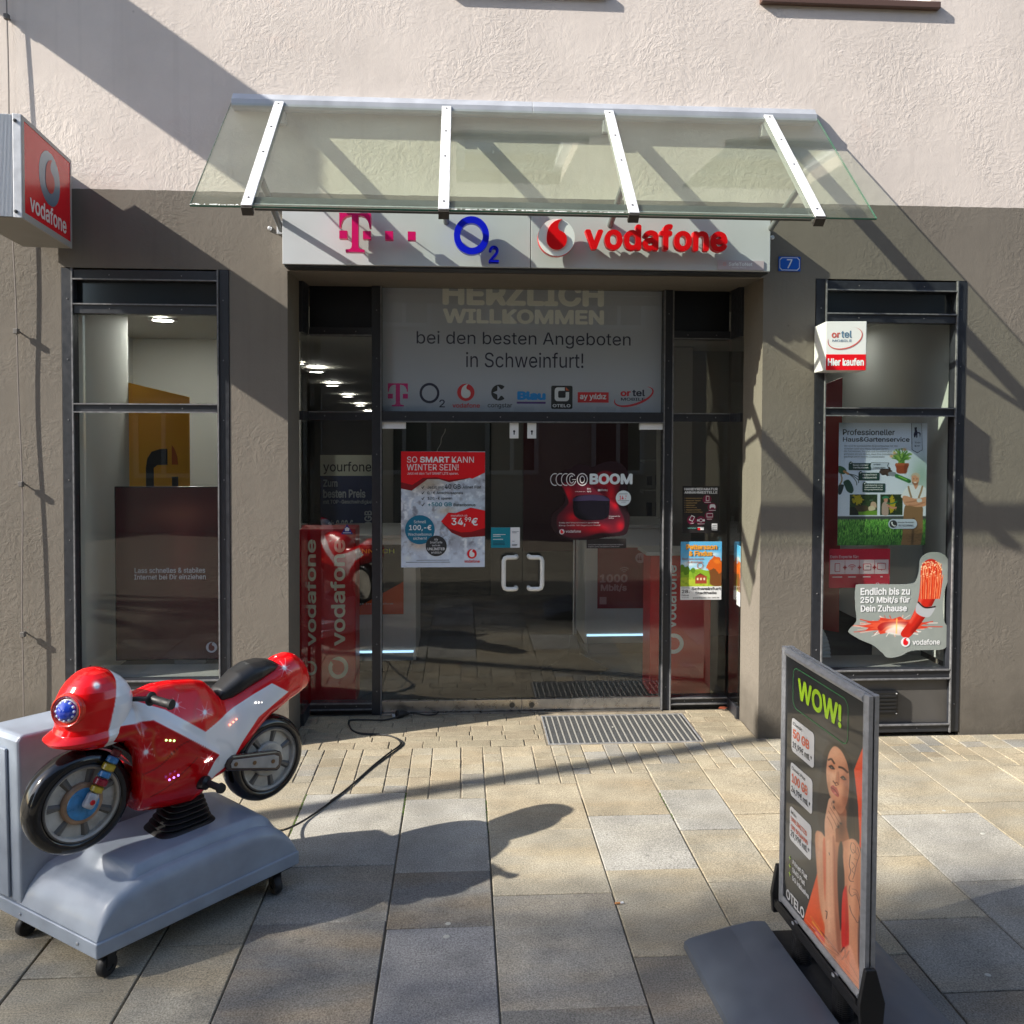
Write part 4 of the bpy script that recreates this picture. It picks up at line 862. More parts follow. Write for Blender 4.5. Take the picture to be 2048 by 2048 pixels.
# --- theatre poster (landscape only)
def theatre(X, Y):
    a = 1.40; y = (1-Y/a*1.0)
    y = (Y.max()-Y)/1.405; c = np.ones(X.shape+(3,))*H('5bb4e6'); c = over(c, np.clip((y-.15)*2.2, 0, 1), 'b8e0f0')
    for s, (bx, by, rx, ry) in enumerate(((.2, .38, .2, .05), (.75, .22, .18, .04), (.45, .47, .14, .03))): c = over(c, blob(X, y, bx, by, rx, ry)*.9, 'f4fafa')
    c = over(c, mask(X, y, [(-.1, .56), (.2, .50), (.45, .47), (.7, .50), (1.1, .44), (1.1, 1.1), (-.1, 1.1)], .01), '8db62f')
    c = over(c, mask(X, y, [(-.1, .66), (.3, .62), (.6, .66), (1.1, .58), (1.1, 1.1), (-.1, 1.1)], .01), 'b5c93a')
    n = noise2(X, Y, 16, 9); c = over(c, (n > .58)*(y > .5)*.5, '6f9a22')
    for (bx, by, r) in ((.14, .50, .11), (.03, .46, .10), (.30, .49, .07)): c = over(c, (blob(X, y, bx, by, r, r*.8)+(n-.5)*.5 > .5)*1., '5f8c1c')
    c = over(c, mask(X, y, [(.36, .72), (.36, .60), (.48, .545), (.64, .60), (.64, .72)], .006, sm=False), 'a5452c'); c = over(c, mask(X, y, [(.33, .615), (.48, .54), (.67, .615), (.64, .60), (.48, .56), (.36, .60)], .006, sm=False), '5a2a1c')
    for xx in (.42, .50, .58): c = over(c, mask(X, y, [(xx-.02, .66), (xx+.02, .66), (xx+.02, .62), (xx-.02, .62)], .004, sm=False), 'f0e2c0')
    c = over(c, mask(X, y, [(.74, .74), (.72, .60), (.70, .48), (.79, .36), (.90, .33), (1.02, .37), (1.02, .74)], .02), '7a4a22')
    for (bx, by, r) in ((.85, .36, .16), (.72, .42, .10), (.96, .44, .13)): c = over(c, (blob(X, y, bx, by, r, r*.8)+(n-.5)*.6 > .5)*1., 'd9641a')
    c = over(c, mask(X, y, [(.8, .33), (.9, .30), (.98, .36), (.88, .38)], .03)*.7, 'f08a2a')
    return c
for nm, x0, x1, yy, lb_ in (('poster', 1.568, 1.867, .601, 'colourful theatre poster with orange title on the right side pane'), ):
    t = sheet(nm, lb_, x0, .780, x1, 1.199, yy)
    q = PlC(t, .299, .419, 98, 927, 712, 1790, base=.0013)
    q.paint('picture', 0, .096, .299, .419, 130, theatre, 0)
    OT = mat('title_orange', (.85, .40, .05), .45); OTS = mat('title_shadow', (.45, .10, .02), .45)
    for dx, mm, kk in ((5, OTS, 2), (0, OT, 4)): q.T('Pettersson', 175+dx, 965+dx, 640+dx, 1045+dx, mm, kk, .04); q.T('& Findus', 218+dx, 1062+dx, 570+dx, 1140+dx, mm, kk, .04)
    q.T('Die schönste Geschichte', 120, 1165, 440, 1195, OTS, 3); q.T('als Kindertheater', 205, 1212, 430, 1240, OTS, 3)
    q.T('Schweinfurt', 262, 1602, 705, 1648, INKB, 1, .025); q.T('Stadthalle', 322, 1668, 640, 1708, INKB, 1, .02); q.T('28.', 120, 1640, 235, 1690, INKB, 1, .02); q.T('Samstag', 115, 1602, 245, 1622, INKB, 1); q.T('Februar', 120, 1708, 228, 1732, INKB, 1, .01); q.T('15.00 Uhr', 120, 1745, 225, 1762, INKB, 1)
    q.T('www.theater-im-zelt.de', 285, 1748, 680, 1770, INKB, 1); q.RG('stamp', 388, 1282, 46, 38, OTS, 3)
# second copy on the inside of the right return pane
t = thing('poster', 'narrow visible strip of a second theatre poster on the right return pane', 'poster', M=Matrix(((0, 0, -1, 1.9235), (-1, 0, 0, .432), (0, 1, 0, .780), (0, 0, 0, 1))))
Pl(t, 0, 0).rect('sheet', 0, 0, .072, .419, PAPER, 0, .0012); q = PlC(t, .072, .419, 98, 927, 245, 1790, base=.0013); q.paint('picture', 0, .096, .072, .419, 60, lambda X, Y: theatre(X*.24+.70, Y*.24), 0)

# --- welcome banner behind the transom glass
BG = mat('banner_fabric', (.50, .52, .60), .7, vary=(2, .05))
t = thing('welcome_banner', 'grey welcome banner with telecom logos behind the glass above the doors', 'banner', M=facing(-.556, .66, 2.112))
bp_ = Pl(t, -.556, 2.112, base=.0016)
Pl(t, 0, 0).rect('sheet', 0, 0, 1.985, 1.08, BG, 0, .0012)
BT = mat('banner_beige', (.93, .92, .88), .7)
bp_.txt('HERZLICH', -.137, 2.872, 1.011, 3.035, BT, 1, .0016, .045); bp_.txt('WILLKOMMEN', -.134, 2.745, 1.012, 2.850, BT, 1, .0016, .045)
bp_.txt('bei den besten Angeboten', -.318, 2.575, 1.205, 2.690, NAVY, 1); bp_.txt('in Schweinfurt!', .030, 2.436, .866, 2.545, NAVY, 1)
def bx(u): return -.521+(u-775)*.003561
def bz(v): return 2.314-(v-768)*.00345
BM = mat('banner_magenta', (.68, .004, .20), .6); BR = mat('banner_red', (.74, .015, .025), .6); BW = mat('banner_white', (.86, .87, .9), .6)
tlogo(bp_, bx(775.5), bz(813.5), bx(815), bz(766.5), BM, 1)
bp_.ring('letter_o', bx(857.5), bz(786), .070, .053, NAVY, 1, sy=1.03); bp_.txt('2', bx(877), bz(815), bx(888), bz(799), NAVY, 1, bold=.01)
voda(bp_, bx(929.5), bz(784), .061, BR, BW, 1); bp_.txt('vodafone', bx(903), bz(815.5), bx(957.5), bz(806), BR, 1, bold=.02)
cxx, czz = bx(996), bz(784)
bp_.ring('star_ring', cxx, czz, .057, .0, INKB, 1, a0=48, a1=312, n=30)
bp_.poly('star', [(cxx-.045, czz), (cxx-.014, czz+.014), (cxx-.012, czz+.05), (cxx+.012, czz+.022), (cxx+.05, czz+.030), (cxx+.026, czz), (cxx+.05, czz-.030), (cxx+.012, czz-.022), (cxx-.012, czz-.05), (cxx-.014, czz-.014)], BG, 3)
bp_.txt('congstar', bx(973), bz(817), bx(1022), bz(806), INKB, 1, bold=.01)
BB = mat('banner_blue', (.005, .30, .80), .6)
bp_.txt('Blau', bx(1032), bz(799), bx(1089), bz(781), BB, 1, bold=.07); bp_.rect('underline', bx(1031), bz(806.5), bx(1089), bz(802.5), PURP, 1)
bp_.rect('otelo_tile', bx(1100), bz(817), bx(1143), bz(769), INKB, 1, r=.012)
bp_.poly('otelo_mark', rrect(bx(1107), bz(801), bx(1136), bz(772.5), .022), BW, 3); bp_.poly('otelo_mark', rrect(bx(1114), bz(794), bx(1129), bz(779.5), .010), INKB, 5); bp_.rect('otelo_cut', bx(1127), bz(782), bx(1138), bz(771), INKB, 7)
bp_.poly('otelo_leaf', [(bx(1129), bz(779)), (bx(1136), bz(779)), (bx(1129), bz(772))], ORANGE, 9); bp_.txt('OTELO', bx(1103), bz(813.5), bx(1139), bz(807), BW, 3, bold=.03)
bp_.rect('red_tile', bx(1153.5), bz(803.5), bx(1216), bz(782), BR, 1); bp_.txt('ay yıldız', bx(1158), bz(799.5), bx(1211), bz(785), BW, 3, bold=.025)
bp_.txt('or', bx(1240), bz(790), bx(1261), bz(779.5), BR, 1, bold=.04); bp_.txt('tel', bx(1264), bz(790), bx(1290), bz(776), NAVY, 1, bold=.03); bp_.txt('MOBILE', bx(1241), bz(799), bx(1290), bz(793), NAVY, 1, bold=.02)
def swoosh(pl, cx, cy, rx, ry, tilt, m, k, wd=.010, a0=-205, a1=60, cf=None):
    P = []; n = 40
    for s in (1, -1):
        for i in (range(n+1) if s > 0 else range(n, -1, -1)):
            f = i/n; t = R(a0+(a1-a0)*f); ww = wd*math.sin(math.pi*min(1, f*1.1+.0))**.6*s*.5 if 0 < f < .92 else 0
            x = (rx+ww)*math.cos(t); y = (ry+ww)*math.sin(t); P.append((cx+x*math.cos(tilt)-y*math.sin(tilt), cy+x*math.sin(tilt)+y*math.cos(tilt)))
    if cf: P = [cf(*p) for p in P]
    pl.poly('swoosh', P, m, k)
swoosh(bp_, bx(1267), bz(790), .145, .058, R(18), BR, 1, .016)

# ------------------------------------------------------------------ inside the shop
BACK = mat('stele_red', (.50, .005, .016), .35); CREAM = mat('cream_letters', (.74, .72, .56), .5)
st = thing('display_stele', 'dark red display column with upright brand lettering behind the left side pane', 'display stand', (-.94, .80, 0)); st.location = (0, 0, 0)
P = [(-1.165, .80), (-1.00, .775), (-.985, .775), (-.764, .80), (-.764, 1.05), (-1.165, 1.05)]
MB().prism(P, 0, 1.275, lambda u, v, h: (u, v, h)).build('column', BACK, st, bevel=.012, seg=3)
def facing_dir(p0, p1, z): # plane from p0 to p1 (plan), facing the viewer side
    d = Vector((p1[0]-p0[0], p1[1]-p0[1], 0)).normalized(); n = Vector((d.y, -d.x, 0))
    m_ = Matrix(((d.x, 0, n.x, p0[0]), (d.y, 0, n.y, p0[1]), (0, 1, 0, z), (0, 0, 0, 1))); return m_
for k_, (p0, p1, xa, xb, cx) in enumerate((((-1.165, .797), (-1.00, .772), .045, .125, .085), ((-.985, .772), (-.764, .797), .045, .150, .100))):
    e = bpy.data.objects.new('lettering_side', None); COL.objects.link(e); e.parent = st; e.matrix_local = facing_dir(p0, p1, 0)
    ql = Pl(e, 0, 0, base=.002); ql.txt('vodafone', xa, .43, xb, 1.20, CREAM, 1, bold=.025, rot=90)
    r_ = .07 if k_ else .045
    for (rr, mm, kk) in ((r_, CREAM, 1), (r_*.62, BACK, 3)): ql.poly('emblem', [(cx+rr*math.cos(a*math.pi/16), .27+rr*1.15*math.sin(a*math.pi/16)) for a in range(32)], mm, kk)
    ql.poly('emblem', [(cx+.01, .27+r_*.2), (cx+.01, .27+r_*.75), (cx-r_*.9, .27+r_*.95), (cx-r_*.5, .27+r_*.4)], BACK, 5)
st = thing('display_stele', 'red display column with grey white lettering and top plate behind the right side pane', 'display stand', (1.65, 1.0, 0)); st.location = (0, 0, 0)
BACK2 = mat('stele_red_right', (.52, .012, .012), .35)
box('column', BACK2, st, 1.42, 1.885, .9, 1.15, .0, 1.055, bevel=.006); box('top_plate', mat('pale_top', (.45, .46, .46), .4), st, 1.38, 1.91, .87, 1.18, 1.056, 1.085, bevel=.003)
e = bpy.data.objects.new('lettering_side', None); COL.objects.link(e); e.parent = st; e.matrix_local = facing(0, .898, 0)
GW = mat('grey_white_letters', (.70, .72, .71), .5); ql = Pl(e, 0, 0, base=.0); ql.txt('vodafone', 1.535, .50, 1.62, .98, GW, 1, bold=.025, rot=90)
for rr, mm, kk in ((.077, GW, 1), (.047, BACK2, 3)): ql.disc('emblem', 1.60, .385, rr, mm, kk)
ql.poly('emblem', [(1.60, .395), (1.60, .43), (1.535, .455), (1.55, .41)], BACK2, 5)
CW = mat('counter_white', (.72, .72, .70), .4)
def counter(x0, x1, y0, y1, h, label, led=True):
    c = thing('counter', label, 'counter', ((x0+x1)/2, (y0+y1)/2, 0)); c.location = (0, 0, 0)
    box('body', CW, c, x0, x1, y0, y1, .10, h, bevel=.004); box('top', mat('counter_top', (.5, .5, .48), .3), c, x0-.03, x1+.03, y0-.03, y1+.03, h+.001, h+.035, bevel=.004); box('plinth', DKGREY, c, x0+.04, x1-.04, y0+.05, y1-.05, -.01, .099)
    box('led_strip', mat('led_strip', (.4, .7, 1), .5, emit=((.45, .75, 1.0), .8)), c, x0+.02, x1-.02, y0-.006, y0-.0005, .165, .180)
    box('glow_panel', mat('pale_blue_panel', (.25, .33, .38), .3), c, x0+.02, x1-.02, y0-.004, y0-.0005, .10, .16)
    return c
counter(1.09, 1.83, 2.0, 2.6, 1.12, 'white shop counter with lit base strip and red internet poster')
counter(-1.10, -.37, 1.55, 2.3, 1.10, 'white shop counter with lit base strip left of the winter poster')
t = sheet('poster', 'dark red 1000 megabit poster on the right shop counter', 1.20, .41, 1.70, .95, 1.997, mat('poster_wine', (.26, .004, .014), .5))
q = PlC(t, .50, .54, 595, 360, 1015, 835, base=.0013)
PG = mat('dim_pink_print', (.62, .34, .36), .5)
q.T('1000', 612, 568, 820, 632, PG, 1, .04); q.T('Mbit/s', 620, 645, 815, 705, PG, 1, .04)
q.RG('outline', 805, 560, 100, 96, mat('red_line', (.35, .02, .03), .5), 1, a0=-180, a1=120)
for r0 in (48, 32, 16): q.RG('wifi_arc', 795, 560, r0, r0-7, PG, 1, a0=45, a1=135)
q.D('price_disc', 917, 442, 40, PG, 1); q.T('44', 892, 422, 925, 462, mat('poster_wine'), 3, .02); q.B('stamp', 612, 745, 663, 802, PG, 1); q.RG('emblem', 988, 790, 14, 8, PG, 1)
t = sheet('poster', 'black and orange tariff poster on the left shop counter', -1.02, .48, -.47, 1.05, 1.545, mat('poster_black', (.012, .014, .014), .5))
q = PlC(t, .55, .57, 540, 280, 870, 940, base=.0013)
q.P('orange_corner', [(870, 630), (870, 936), (580, 942)], mat('poster_orange', (.70, .12, .03), .5), 1); OL = mat('olive_print', (.50, .62, .08), .5)
q.T('ANTENNE CH', 550, 318, 825, 360, OL, 2, .01)
for yy in (475, 612, 752): q.T('99€', 738, yy-12, 770, yy+12, GW, 2, .01)
q.B('tile', 540, 730, 602, 790, OL, 2); q.T('GB', 545, 742, 592, 772, INKB, 4, .01); q.B('tile', 540, 600, 598, 655, OL, 2); q.P('orange_tag', [(520, 430), (615, 440), (600, 520), (540, 515)], ORANGE, 2); q.T('Surf Flat inklusive', 550, 828, 820, 845, GW, 3)
t = sheet('poster', 'yourfone poster with dark blue field behind the left side pane', -1.30, .98, -.80, 1.745, 2.5, mat('poster_navy', (.012, .026, .10), .6))
q = PlC(t, .50, .765, 225, 125, 685, 800, base=.0013); YW = mat('dim_cream', (.58, .60, .50), .6)
q.B('header', 225, 125, 685, 295, YW, 1); q.T('yourfone', 250, 180, 655, 280, INKB, 3, .01); GB_ = mat('dim_blue_grey', (.42, .46, .50), .6)
q.T('Zum', 250, 325, 370, 385, GB_, 3, .03); q.T('besten Preis', 250, 405, 605, 475, GB_, 3, .03); q.T('mit TOP-Geschwindigkeit', 250, 490, 675, 530, GB_, 3, .02); q.T('ab 9.99 €', 290, 655, 500, 725, GB_, 3, .03); q.T('100GB', 595, 580, 660, 790, GB_, 3, .03, rot=90)
t = thing('window_sticker', 'small blue triangular alarm sticker on the left side pane', 'sticker', M=facing(-.838, .600, 1.262))
Pl(t, 0, 0).poly('sheet', [(0, 0), (.082, 0), (.041, .072)], mat('sticker_blue', (.02, .03, .28), .4), 0, .001); Pl(t, 0, 0, .0012).poly('camera_icon', [(.028, .022), (.054, .022), (.058, .04), (.041, .052), (.026, .04)], WHITE, 1); Pl(t, 0, 0, .0012).rect('print_line', .014, .008, .068, .013, PAPER, 1)
rp_ = thing('wall_panel', 'dark wine red wall panel behind the right glass door leaf', 'panel', (1.15, 4.45, 0)); rp_.location = (0, 0, 0)
box('board', mat('wine_panel', (.05, .002, .005), .5), rp_, .72, 1.95, 4.40, 4.45, .55, 2.05)
t = thing('pot_lid_bottles', 'dark bottles standing on the right shop counter', 'bottle', (1.35, 2.2, 1.156))
MB().lathe([(.035, 0), (.038, .02), (.036, .13), (.014, .17), (.013, .22), (0, .22)], Matrix.Translation((.05, 0, 0)), n=16).build('bottle', BLACK, t, smooth=True)
MB().lathe([(.05, 0), (.05, .10), (.03, .13), (0, .13)], Matrix.Translation((-.06, .02, 0)), n=16).build('jar', BLACK, t, smooth=True)
shf = thing('phone_shelf', 'wall shelf with phone accessories behind the right side pane', 'shelf', (2.1, 3.4, 1)); shf.location = (0, 0, 0)
for z in (1.0, 1.32, 1.64): box('board', IW, shf, 1.9, 2.6, 3.3, 3.5, z, z+.025)
for z in (1.025, 1.345): 
    for i in range(7): box('phone_case', BLACK, shf, 1.93+i*.09, 1.985+i*.09, 3.30, 3.32, z+.06, z+.06+random.uniform(.09, .16))
# chain inside the left leaf
pts = [(-.12-.23*f-.04*math.sin(f*3)+.004*math.sin(f*70), .9, 2.0-1.0*f) for f in [i/70 for i in range(71)]]
t = thing('pull_chain', 'thin pale bead chain hanging behind the winter poster', 'chain', (-.2, .9, 1)); t.location = (0, 0, 0); MB().tube(pts, .0035, 5).build('chain', mat('chain_pale', (.4, .38, .34), .5), t)
# banner stand seen through right leaf
t = thing('banner_stand', 'thin black banner stand with flat foot inside the right door leaf', 'stand', (.95, 1.7, 0)); MB().tube([(0, 0, .12), (0, 0, 1.1)], .008, 8).build('pole', ALU, t); MB().tube([(.02, 0, .12), (.02, 0, 1.1)], .004, 8).build('pole', ALU, t)
MB().rings([[(-.30, -.16, -.005), (.30, -.16, -.005), (.24, .16, -.005), (-.24, .16, -.005)], [(-.05, -.03, .10), (.05, -.03, .10), (.04, .03, .10), (-.04, .03, .10)], [(-.03, -.02, .26), (.03, -.02, .26), (.03, .02, .26), (-.03, .02, .26)]]).build('foot', BLACK, t)

# ------------------------------------------------------------------ left window contents
t = thing('advert_screen', 'dark wine red advert screen on a foot in the left shop window', 'screen', (-1.93, .35, .43)); t.location = (0, 0, 0)
box('screen', mat('screen_wine', (.022, .004, .007), .18), t, -2.276, -1.40, .352, .39, .462, 1.615, bevel=.003)
box('foot', mat('grey_foot', (.10, .10, .10), .5), t, -1.90, -1.70, .36, .42, .431, .4615); box('neck', DKGREY, t, -1.84, -1.76, .392, .41, .4315, .7)
e = bpy.data.objects.new('screen_print', None); COL.objects.link(e); e.parent = t; e.matrix_local = facing(0, .3515, 0); ql = Pl(e, 0, 0); SG = mat('screen_grey', (.42, .42, .52), .4)
def screen_img(X, Y):
    c = np.ones(X.shape+(3,))*H('3e0a15'); c = over(c, np.clip(1-Y*2.6, 0, 1)*.4, '4a2424')
    c = over(c, blob(X, Y, .47, 1.12, .24, .10)*.35, 'c09468'); c = over(c, blob(X, Y, .50, .85, .12, .3)*.35, '9a544a'); c = over(c, blob(X, Y, .12, 1.0, .10, .5)*.2, '5a3028')
    return over(c, (noise2(X, Y, 5, 8)-.4)*.2, '40181a')
ql.paint('picture', -2.268, .470, -1.41, 1.608, 90, screen_img, 0, PRINTG)
ql.txt('Lass schnelles & stabiles', -2.149, 1.043, -1.694, 1.078, SG, 2, bold=.015); ql.txt('Internet bei Dir einziehen', -2.152, 1.000, -1.690, 1.034, SG, 2, bold=.015)
voda(ql, -1.655, .545, .036, SG, mat('screen_dark_red', (.12, .01, .015), .4), 2)
t = thing('hanging_banner', 'amber hanging banner with black arch logo in the left shop window', 'banner', M=facing_dir((-2.44, 1.00), (-2.06, 1.20), 1.30))
AMBB = mat('amber_banner', (.95, .44, .02), .5)
Pl(t, 0, 0).poly('cloth', [(0, 0), (.43, 0), (.43, .93), (0, 1.03)], AMBB, 0, .002)
aq = Pl(t, 0, 0, .0022); aq.poly('arch', [(.12, 0), (.12, .40), (.13, .47), (.16, .52), (.22, .54), (.27, .54), (.27, .42), (.20, .42), (.175, .40), (.175, 0)], INKB, 1); aq.rect('arch', .30, 0, .345, .33, INKB, 1); aq.poly('flame', [(.30, .42), (.345, .42), (.34, .48), (.32, .54), (.30, .57)], mat('deep_orange', (.55, .12, .01), .5), 1)

# ------------------------------------------------------------------ right window contents
t = thing('red_panel', 'slanting red panel standing inside the right shop window', 'panel', M=facing_dir((2.42, .70), (2.92, .95), .45))
RP = mat('panel_red', (.42, .006, .012), .45); Pl(t, 0, 0).poly('board', [(0, .12), (.52, 0), (.52, 1.95), (0, 1.80)], RP, 0, .012)
t = sheet('poster', 'light blue garden service poster inside the right shop window', 2.478, 1.243, 3.078, 2.053, .085, PAPER)
q = PlC(t, .600, .810, 165, 175, 1362, 1868, base=.0013)
def garden(X, Y):
    x = 165+X*1197; y = 1868-Y*1197*1.0; s = 1/1197; sf = 5
    c = np.ones(X.shape+(3,))*H('d9e2f4'); c = over(c, np.clip((y-600)/1200, 0, 1), 'eaf1fb'); c = over(c, blob(x, y, 1300, 950, 160, 260)*.7, '8fb39c'); c = over(c, blob(x, y, 190, 200, 150, 150)*.6, '75808f')
    c = over(c, blob(x, y, 230, 1350, 90, 250)*.7, 'eef2fa')
    M_ = lambda P, so=sf, sm=True: mask(x, y, P, so, sm)
    # plant pot
    for i in range(34):
        r = np.random.default_rng(i); a = r.uniform(-1.2, 1.2); L = r.uniform(90, 190); ex = 1015+math.sin(a)*L*.95; ey = 780-math.cos(a)*L
        c = over(c, stroke(x, y, [(1015+r.uniform(-40, 40), 785), ((1015+ex)/2+r.uniform(-15, 15), (780+ey)/2-15), (ex, ey)], r.uniform(5, 11), 4), ['6d9a3a', '4f8030', '8fb552', '3d6e2c'][i % 4])
        c = over(c, blob(x, y, ex, ey, 14, 10)*.9, ['7faa44', '5c9038'][i % 2])
    for (fx, fy) in ((920, 650), (1055, 600), (880, 690)): c = over(c, np.clip(blob(x, y, fx, fy, 20, 16)*1.4, 0, 1), 'dcae7c')
    c = over(c, M_([(940, 790), (1112, 790), (1095, 860), (1090, 905), (1050, 920), (980, 918), (950, 895), (948, 850)]), '9c4a28'); c = over(c, M_([(935, 782), (1118, 782), (1112, 812), (942, 812)], sm=False), 'b05c36'); c = over(c, M_([(1060, 800), (1112, 800), (1090, 905), (1060, 915)], 20)*.5, '6c2c18')
    # trowel with soil
    n = noise2(x*.01, y*.01, 3, 4); c = over(c, (blob(x, y, 810, 890, 105, 60)+(n-.5)*.7 > .5)*1., '35261f'); c = over(c, (blob(x, y, 810, 890, 90, 45)+(n-.5)*1.4 > .75)*.6, '5b4436')
    c = over(c, M_([(850, 900), (940, 905), (945, 955), (850, 945)]), '88909a'); c = over(c, stroke(x, y, [(955, 950), (1040, 985), (1125, 1020)], 26, 5), '2f7d3a'); c = over(c, stroke(x, y, [(985, 955), (1090, 1000)], 7, 4), '8cc34a'); c = over(c, stroke(x, y, [(1120, 1018), (1145, 1030)], 8, 4), '26402c')
    # tools at left
    c = over(c, M_([(165, 820), (240, 840), (275, 890), (235, 930), (165, 900)]), '2f5c42'); c = over(c, stroke(x, y, [(240, 890), (300, 925)], 14), 'c48a50'); c = over(c, stroke(x, y, [(200, 930), (215, 1000), (190, 1060)], 10), 'a98a62')
    for P in ([(310, 925), (380, 960), (435, 1005), (440, 1040)], [(310, 928), (370, 975), (410, 1030), (415, 1070)], [(310, 925), (400, 945), (460, 985)]): c = over(c, stroke(x, y, P, 5, 4), '3b4a4a')
    c = over(c, M_([(235, 1030), (300, 1000), (345, 1050), (372, 1120), (365, 1165), (335, 1180), (285, 1150), (255, 1090)]), '22483a'); c = over(c, M_([(170, 1075), (235, 1065), (240, 1090), (205, 1190), (165, 1180)]), '27343a')
    # photos
    for (x0, x1) in ((325, 697), (738, 1042)):
        ph = M_([(x0, 1195), (x1, 1195), (x1, 1468), (x0, 1468)], 3, False); c = over(c, ph, '1d3016')
        nn_ = noise2(x*.01, y*.01, 6, int(x0)); c = over(c, ph*(nn_ > .5)*.6, '2f4d1f')
        if x0 < 500:
            c = over(c, ph*(blob(x, y, 430, 1260, 80, 75)+(nn_-.5) > .5), 'b5a21c'); c = over(c, ph*np.clip((y-1395)/20, 0, 1), '6f9c2c'); c = over(c, ph*M_([(400, 1350), (560, 1345), (560, 1410), (420, 1420)], 8), '4a3c26'); c = over(c, ph*M_([(325, 1370), (400, 1370), (445, 1468), (325, 1468)], 6), '10160e')
            c = over(c, M_([(610, 1310), (640, 1290), (680, 1310), (685, 1370), (640, 1360), (605, 1380)]), 'cfae94'); c = over(c, M_([(580, 1360), (640, 1345), (675, 1390), (620, 1410), (585, 1405)]), 'd8c9a8'); c = over(c, M_([(595, 1265), (640, 1262), (640, 1280), (595, 1282)]), '46604a')
        else:
            c = over(c, ph*(blob(x, y, 900, 1330, 45, 130)+(nn_-.5) > .5), 'b5a21c'); c = over(c, M_([(765, 1235), (800, 1215), (845, 1225), (845, 1245), (790, 1270)]), '2f7d5a'); c = over(c, M_([(785, 1255), (835, 1250), (835, 1290), (800, 1300)]), 'c98a72')
            c = over(c, M_([(765, 1320), (800, 1290), (840, 1310), (850, 1460), (770, 1465), (758, 1400)]), 'b59c90'); c = over(c, stroke(x, y, [(840, 1340), (900, 1372), (950, 1370)], 13), 'c98a72'); c = over(c, stroke(x, y, [(830, 1310), (890, 1318), (960, 1290)], 9), '3f7a4a')
    # hedge line + grass
    c = over(c, np.clip((y-1478)/10, 0, 1), '4a4f50'); c = over(c, np.clip((y-1520)/25, 0, 1), '3d7a2e')
    gfr = noise2(x*.01, y*.002, 14, 21, 3); gf2 = noise2(x*.01+y*.0015, y*.002, 22, 5, 2); gm = np.clip((y-1512)/18, 0, 1)
    c = over(c, gm*np.clip((gfr-.5)*6, 0, 1), '5da43c'); c = over(c, gm*np.clip((gf2-.55)*6, 0, 1), '8fcf5a'); c = over(c, gm*np.clip((.42-gfr)*6, 0, 1)*.9, '1c4a20'); c = over(c, gm*np.clip((y-1750)/150, 0, 1)*.45, '1c4a24')
    # gardener
    sk, dk = 'dba07c', 'a86c4c'
    c = over(c, M_([(1110, 1090), (1150, 1070), (1190, 1075), (1215, 1110), (1260, 1075), (1310, 1085), (1350, 1110), (1366, 1180), (1366, 1250), (1040, 1245), (1050, 1160)]), 'eef0f4'); c = over(c, M_([(1190, 1060), (1250, 1060), (1225, 1120), (1210, 1120)]), sk)
    c = over(c, M_([(1160, 960), (1190, 930), (1250, 935), (1262, 985), (1255, 1035), (1225, 1070), (1190, 1065), (1165, 1030)]), sk); c = over(c, M_([(1165, 1030), (1190, 1035), (1230, 1040), (1255, 1025), (1245, 1062), (1205, 1076), (1175, 1058)])*.6, '7a4a34')
    c = over(c, M_([(1150, 965), (1165, 925), (1215, 908), (1260, 925), (1275, 965), (1255, 975), (1200, 940)]), 'c9bca4'); c = over(c, M_([(1185, 1030), (1230, 1030), (1208, 1045)], 3), 'f5f0ec')
    for ex in (1188, 1232): c = over(c, blob(x, y, ex, 990, 7, 5), '3a2418')
    c = over(c, stroke(x, y, [(1118, 1095), (1135, 1160), (1160, 1235)], 13), 'a58a66'); c = over(c, stroke(x, y, [(1308, 1090), (1290, 1160), (1262, 1235)], 13), 'a58a66')
    c = over(c, M_([(1075, 1350), (1180, 1330), (1310, 1355), (1320, 1480), (1325, 1650), (1310, 1800), (1290, 1868), (1190, 1868), (1175, 1800), (1165, 1868), (1035, 1868), (1045, 1760), (1055, 1560)]), '8f6c48'); c = over(c, stroke(x, y, [(1195, 1520), (1190, 1700), (1180, 1868)], 16, 14)*.7, '4f3a26')
    for i in range(12): r = np.random.default_rng(i+90); xx = 1080+r.random()*230; yy = 1560+r.random()*280; c = over(c, stroke(x, y, [(xx-25, yy), (xx, yy+8), (xx+25, yy-6)], 5, 8)*.4, '5c442c')
    c = over(c, M_([(1040, 1230), (1090, 1215), (1200, 1250), (1300, 1240), (1366, 1235), (1366, 1340), (1250, 1362), (1150, 1345), (1070, 1330)]), sk); c = over(c, stroke(x, y, [(1090, 1300), (1180, 1290), (1280, 1262)], 9, 8)*.6, dk); c = over(c, stroke(x, y, [(1130, 1335), (1220, 1340), (1340, 1300)], 8, 8)*.5, dk); c = over(c, M_([(1235, 1260), (1290, 1250), (1305, 1290), (1250, 1300)]), 'dfe0e0')
    return c
q.paint('picture', 0, 0, .600, .810, 300, garden, 0)
DG = mat('deep_green_print', (.008, .045, .035), .45)
q.T('Professioneller', 215, 262, 918, 345, DKGREY, 2, .012); q.T('Haus&Gartenservice', 218, 370, 1120, 435, DKGREY, 2, .012)
for i, s_ in enumerate(('Wir sind Ihr kompetenter Ansprechpartner für alle', 'Arbeiten rund ums Haus, Hof und Garten.', 'Mit Fachwissen, Sorgfalt und Zuverlässigkeit', 'kümmern wir uns darum, dass Ihre Immobilie stets', 'gepflegt und in bestem Zustand bleibt.')): q.T(s_, 235, 480+i*37, 235+(725, 605, 650, 735, 555)[i], 510+i*37, mat('grey_ink', (.2, .22, .25), .5), 2)
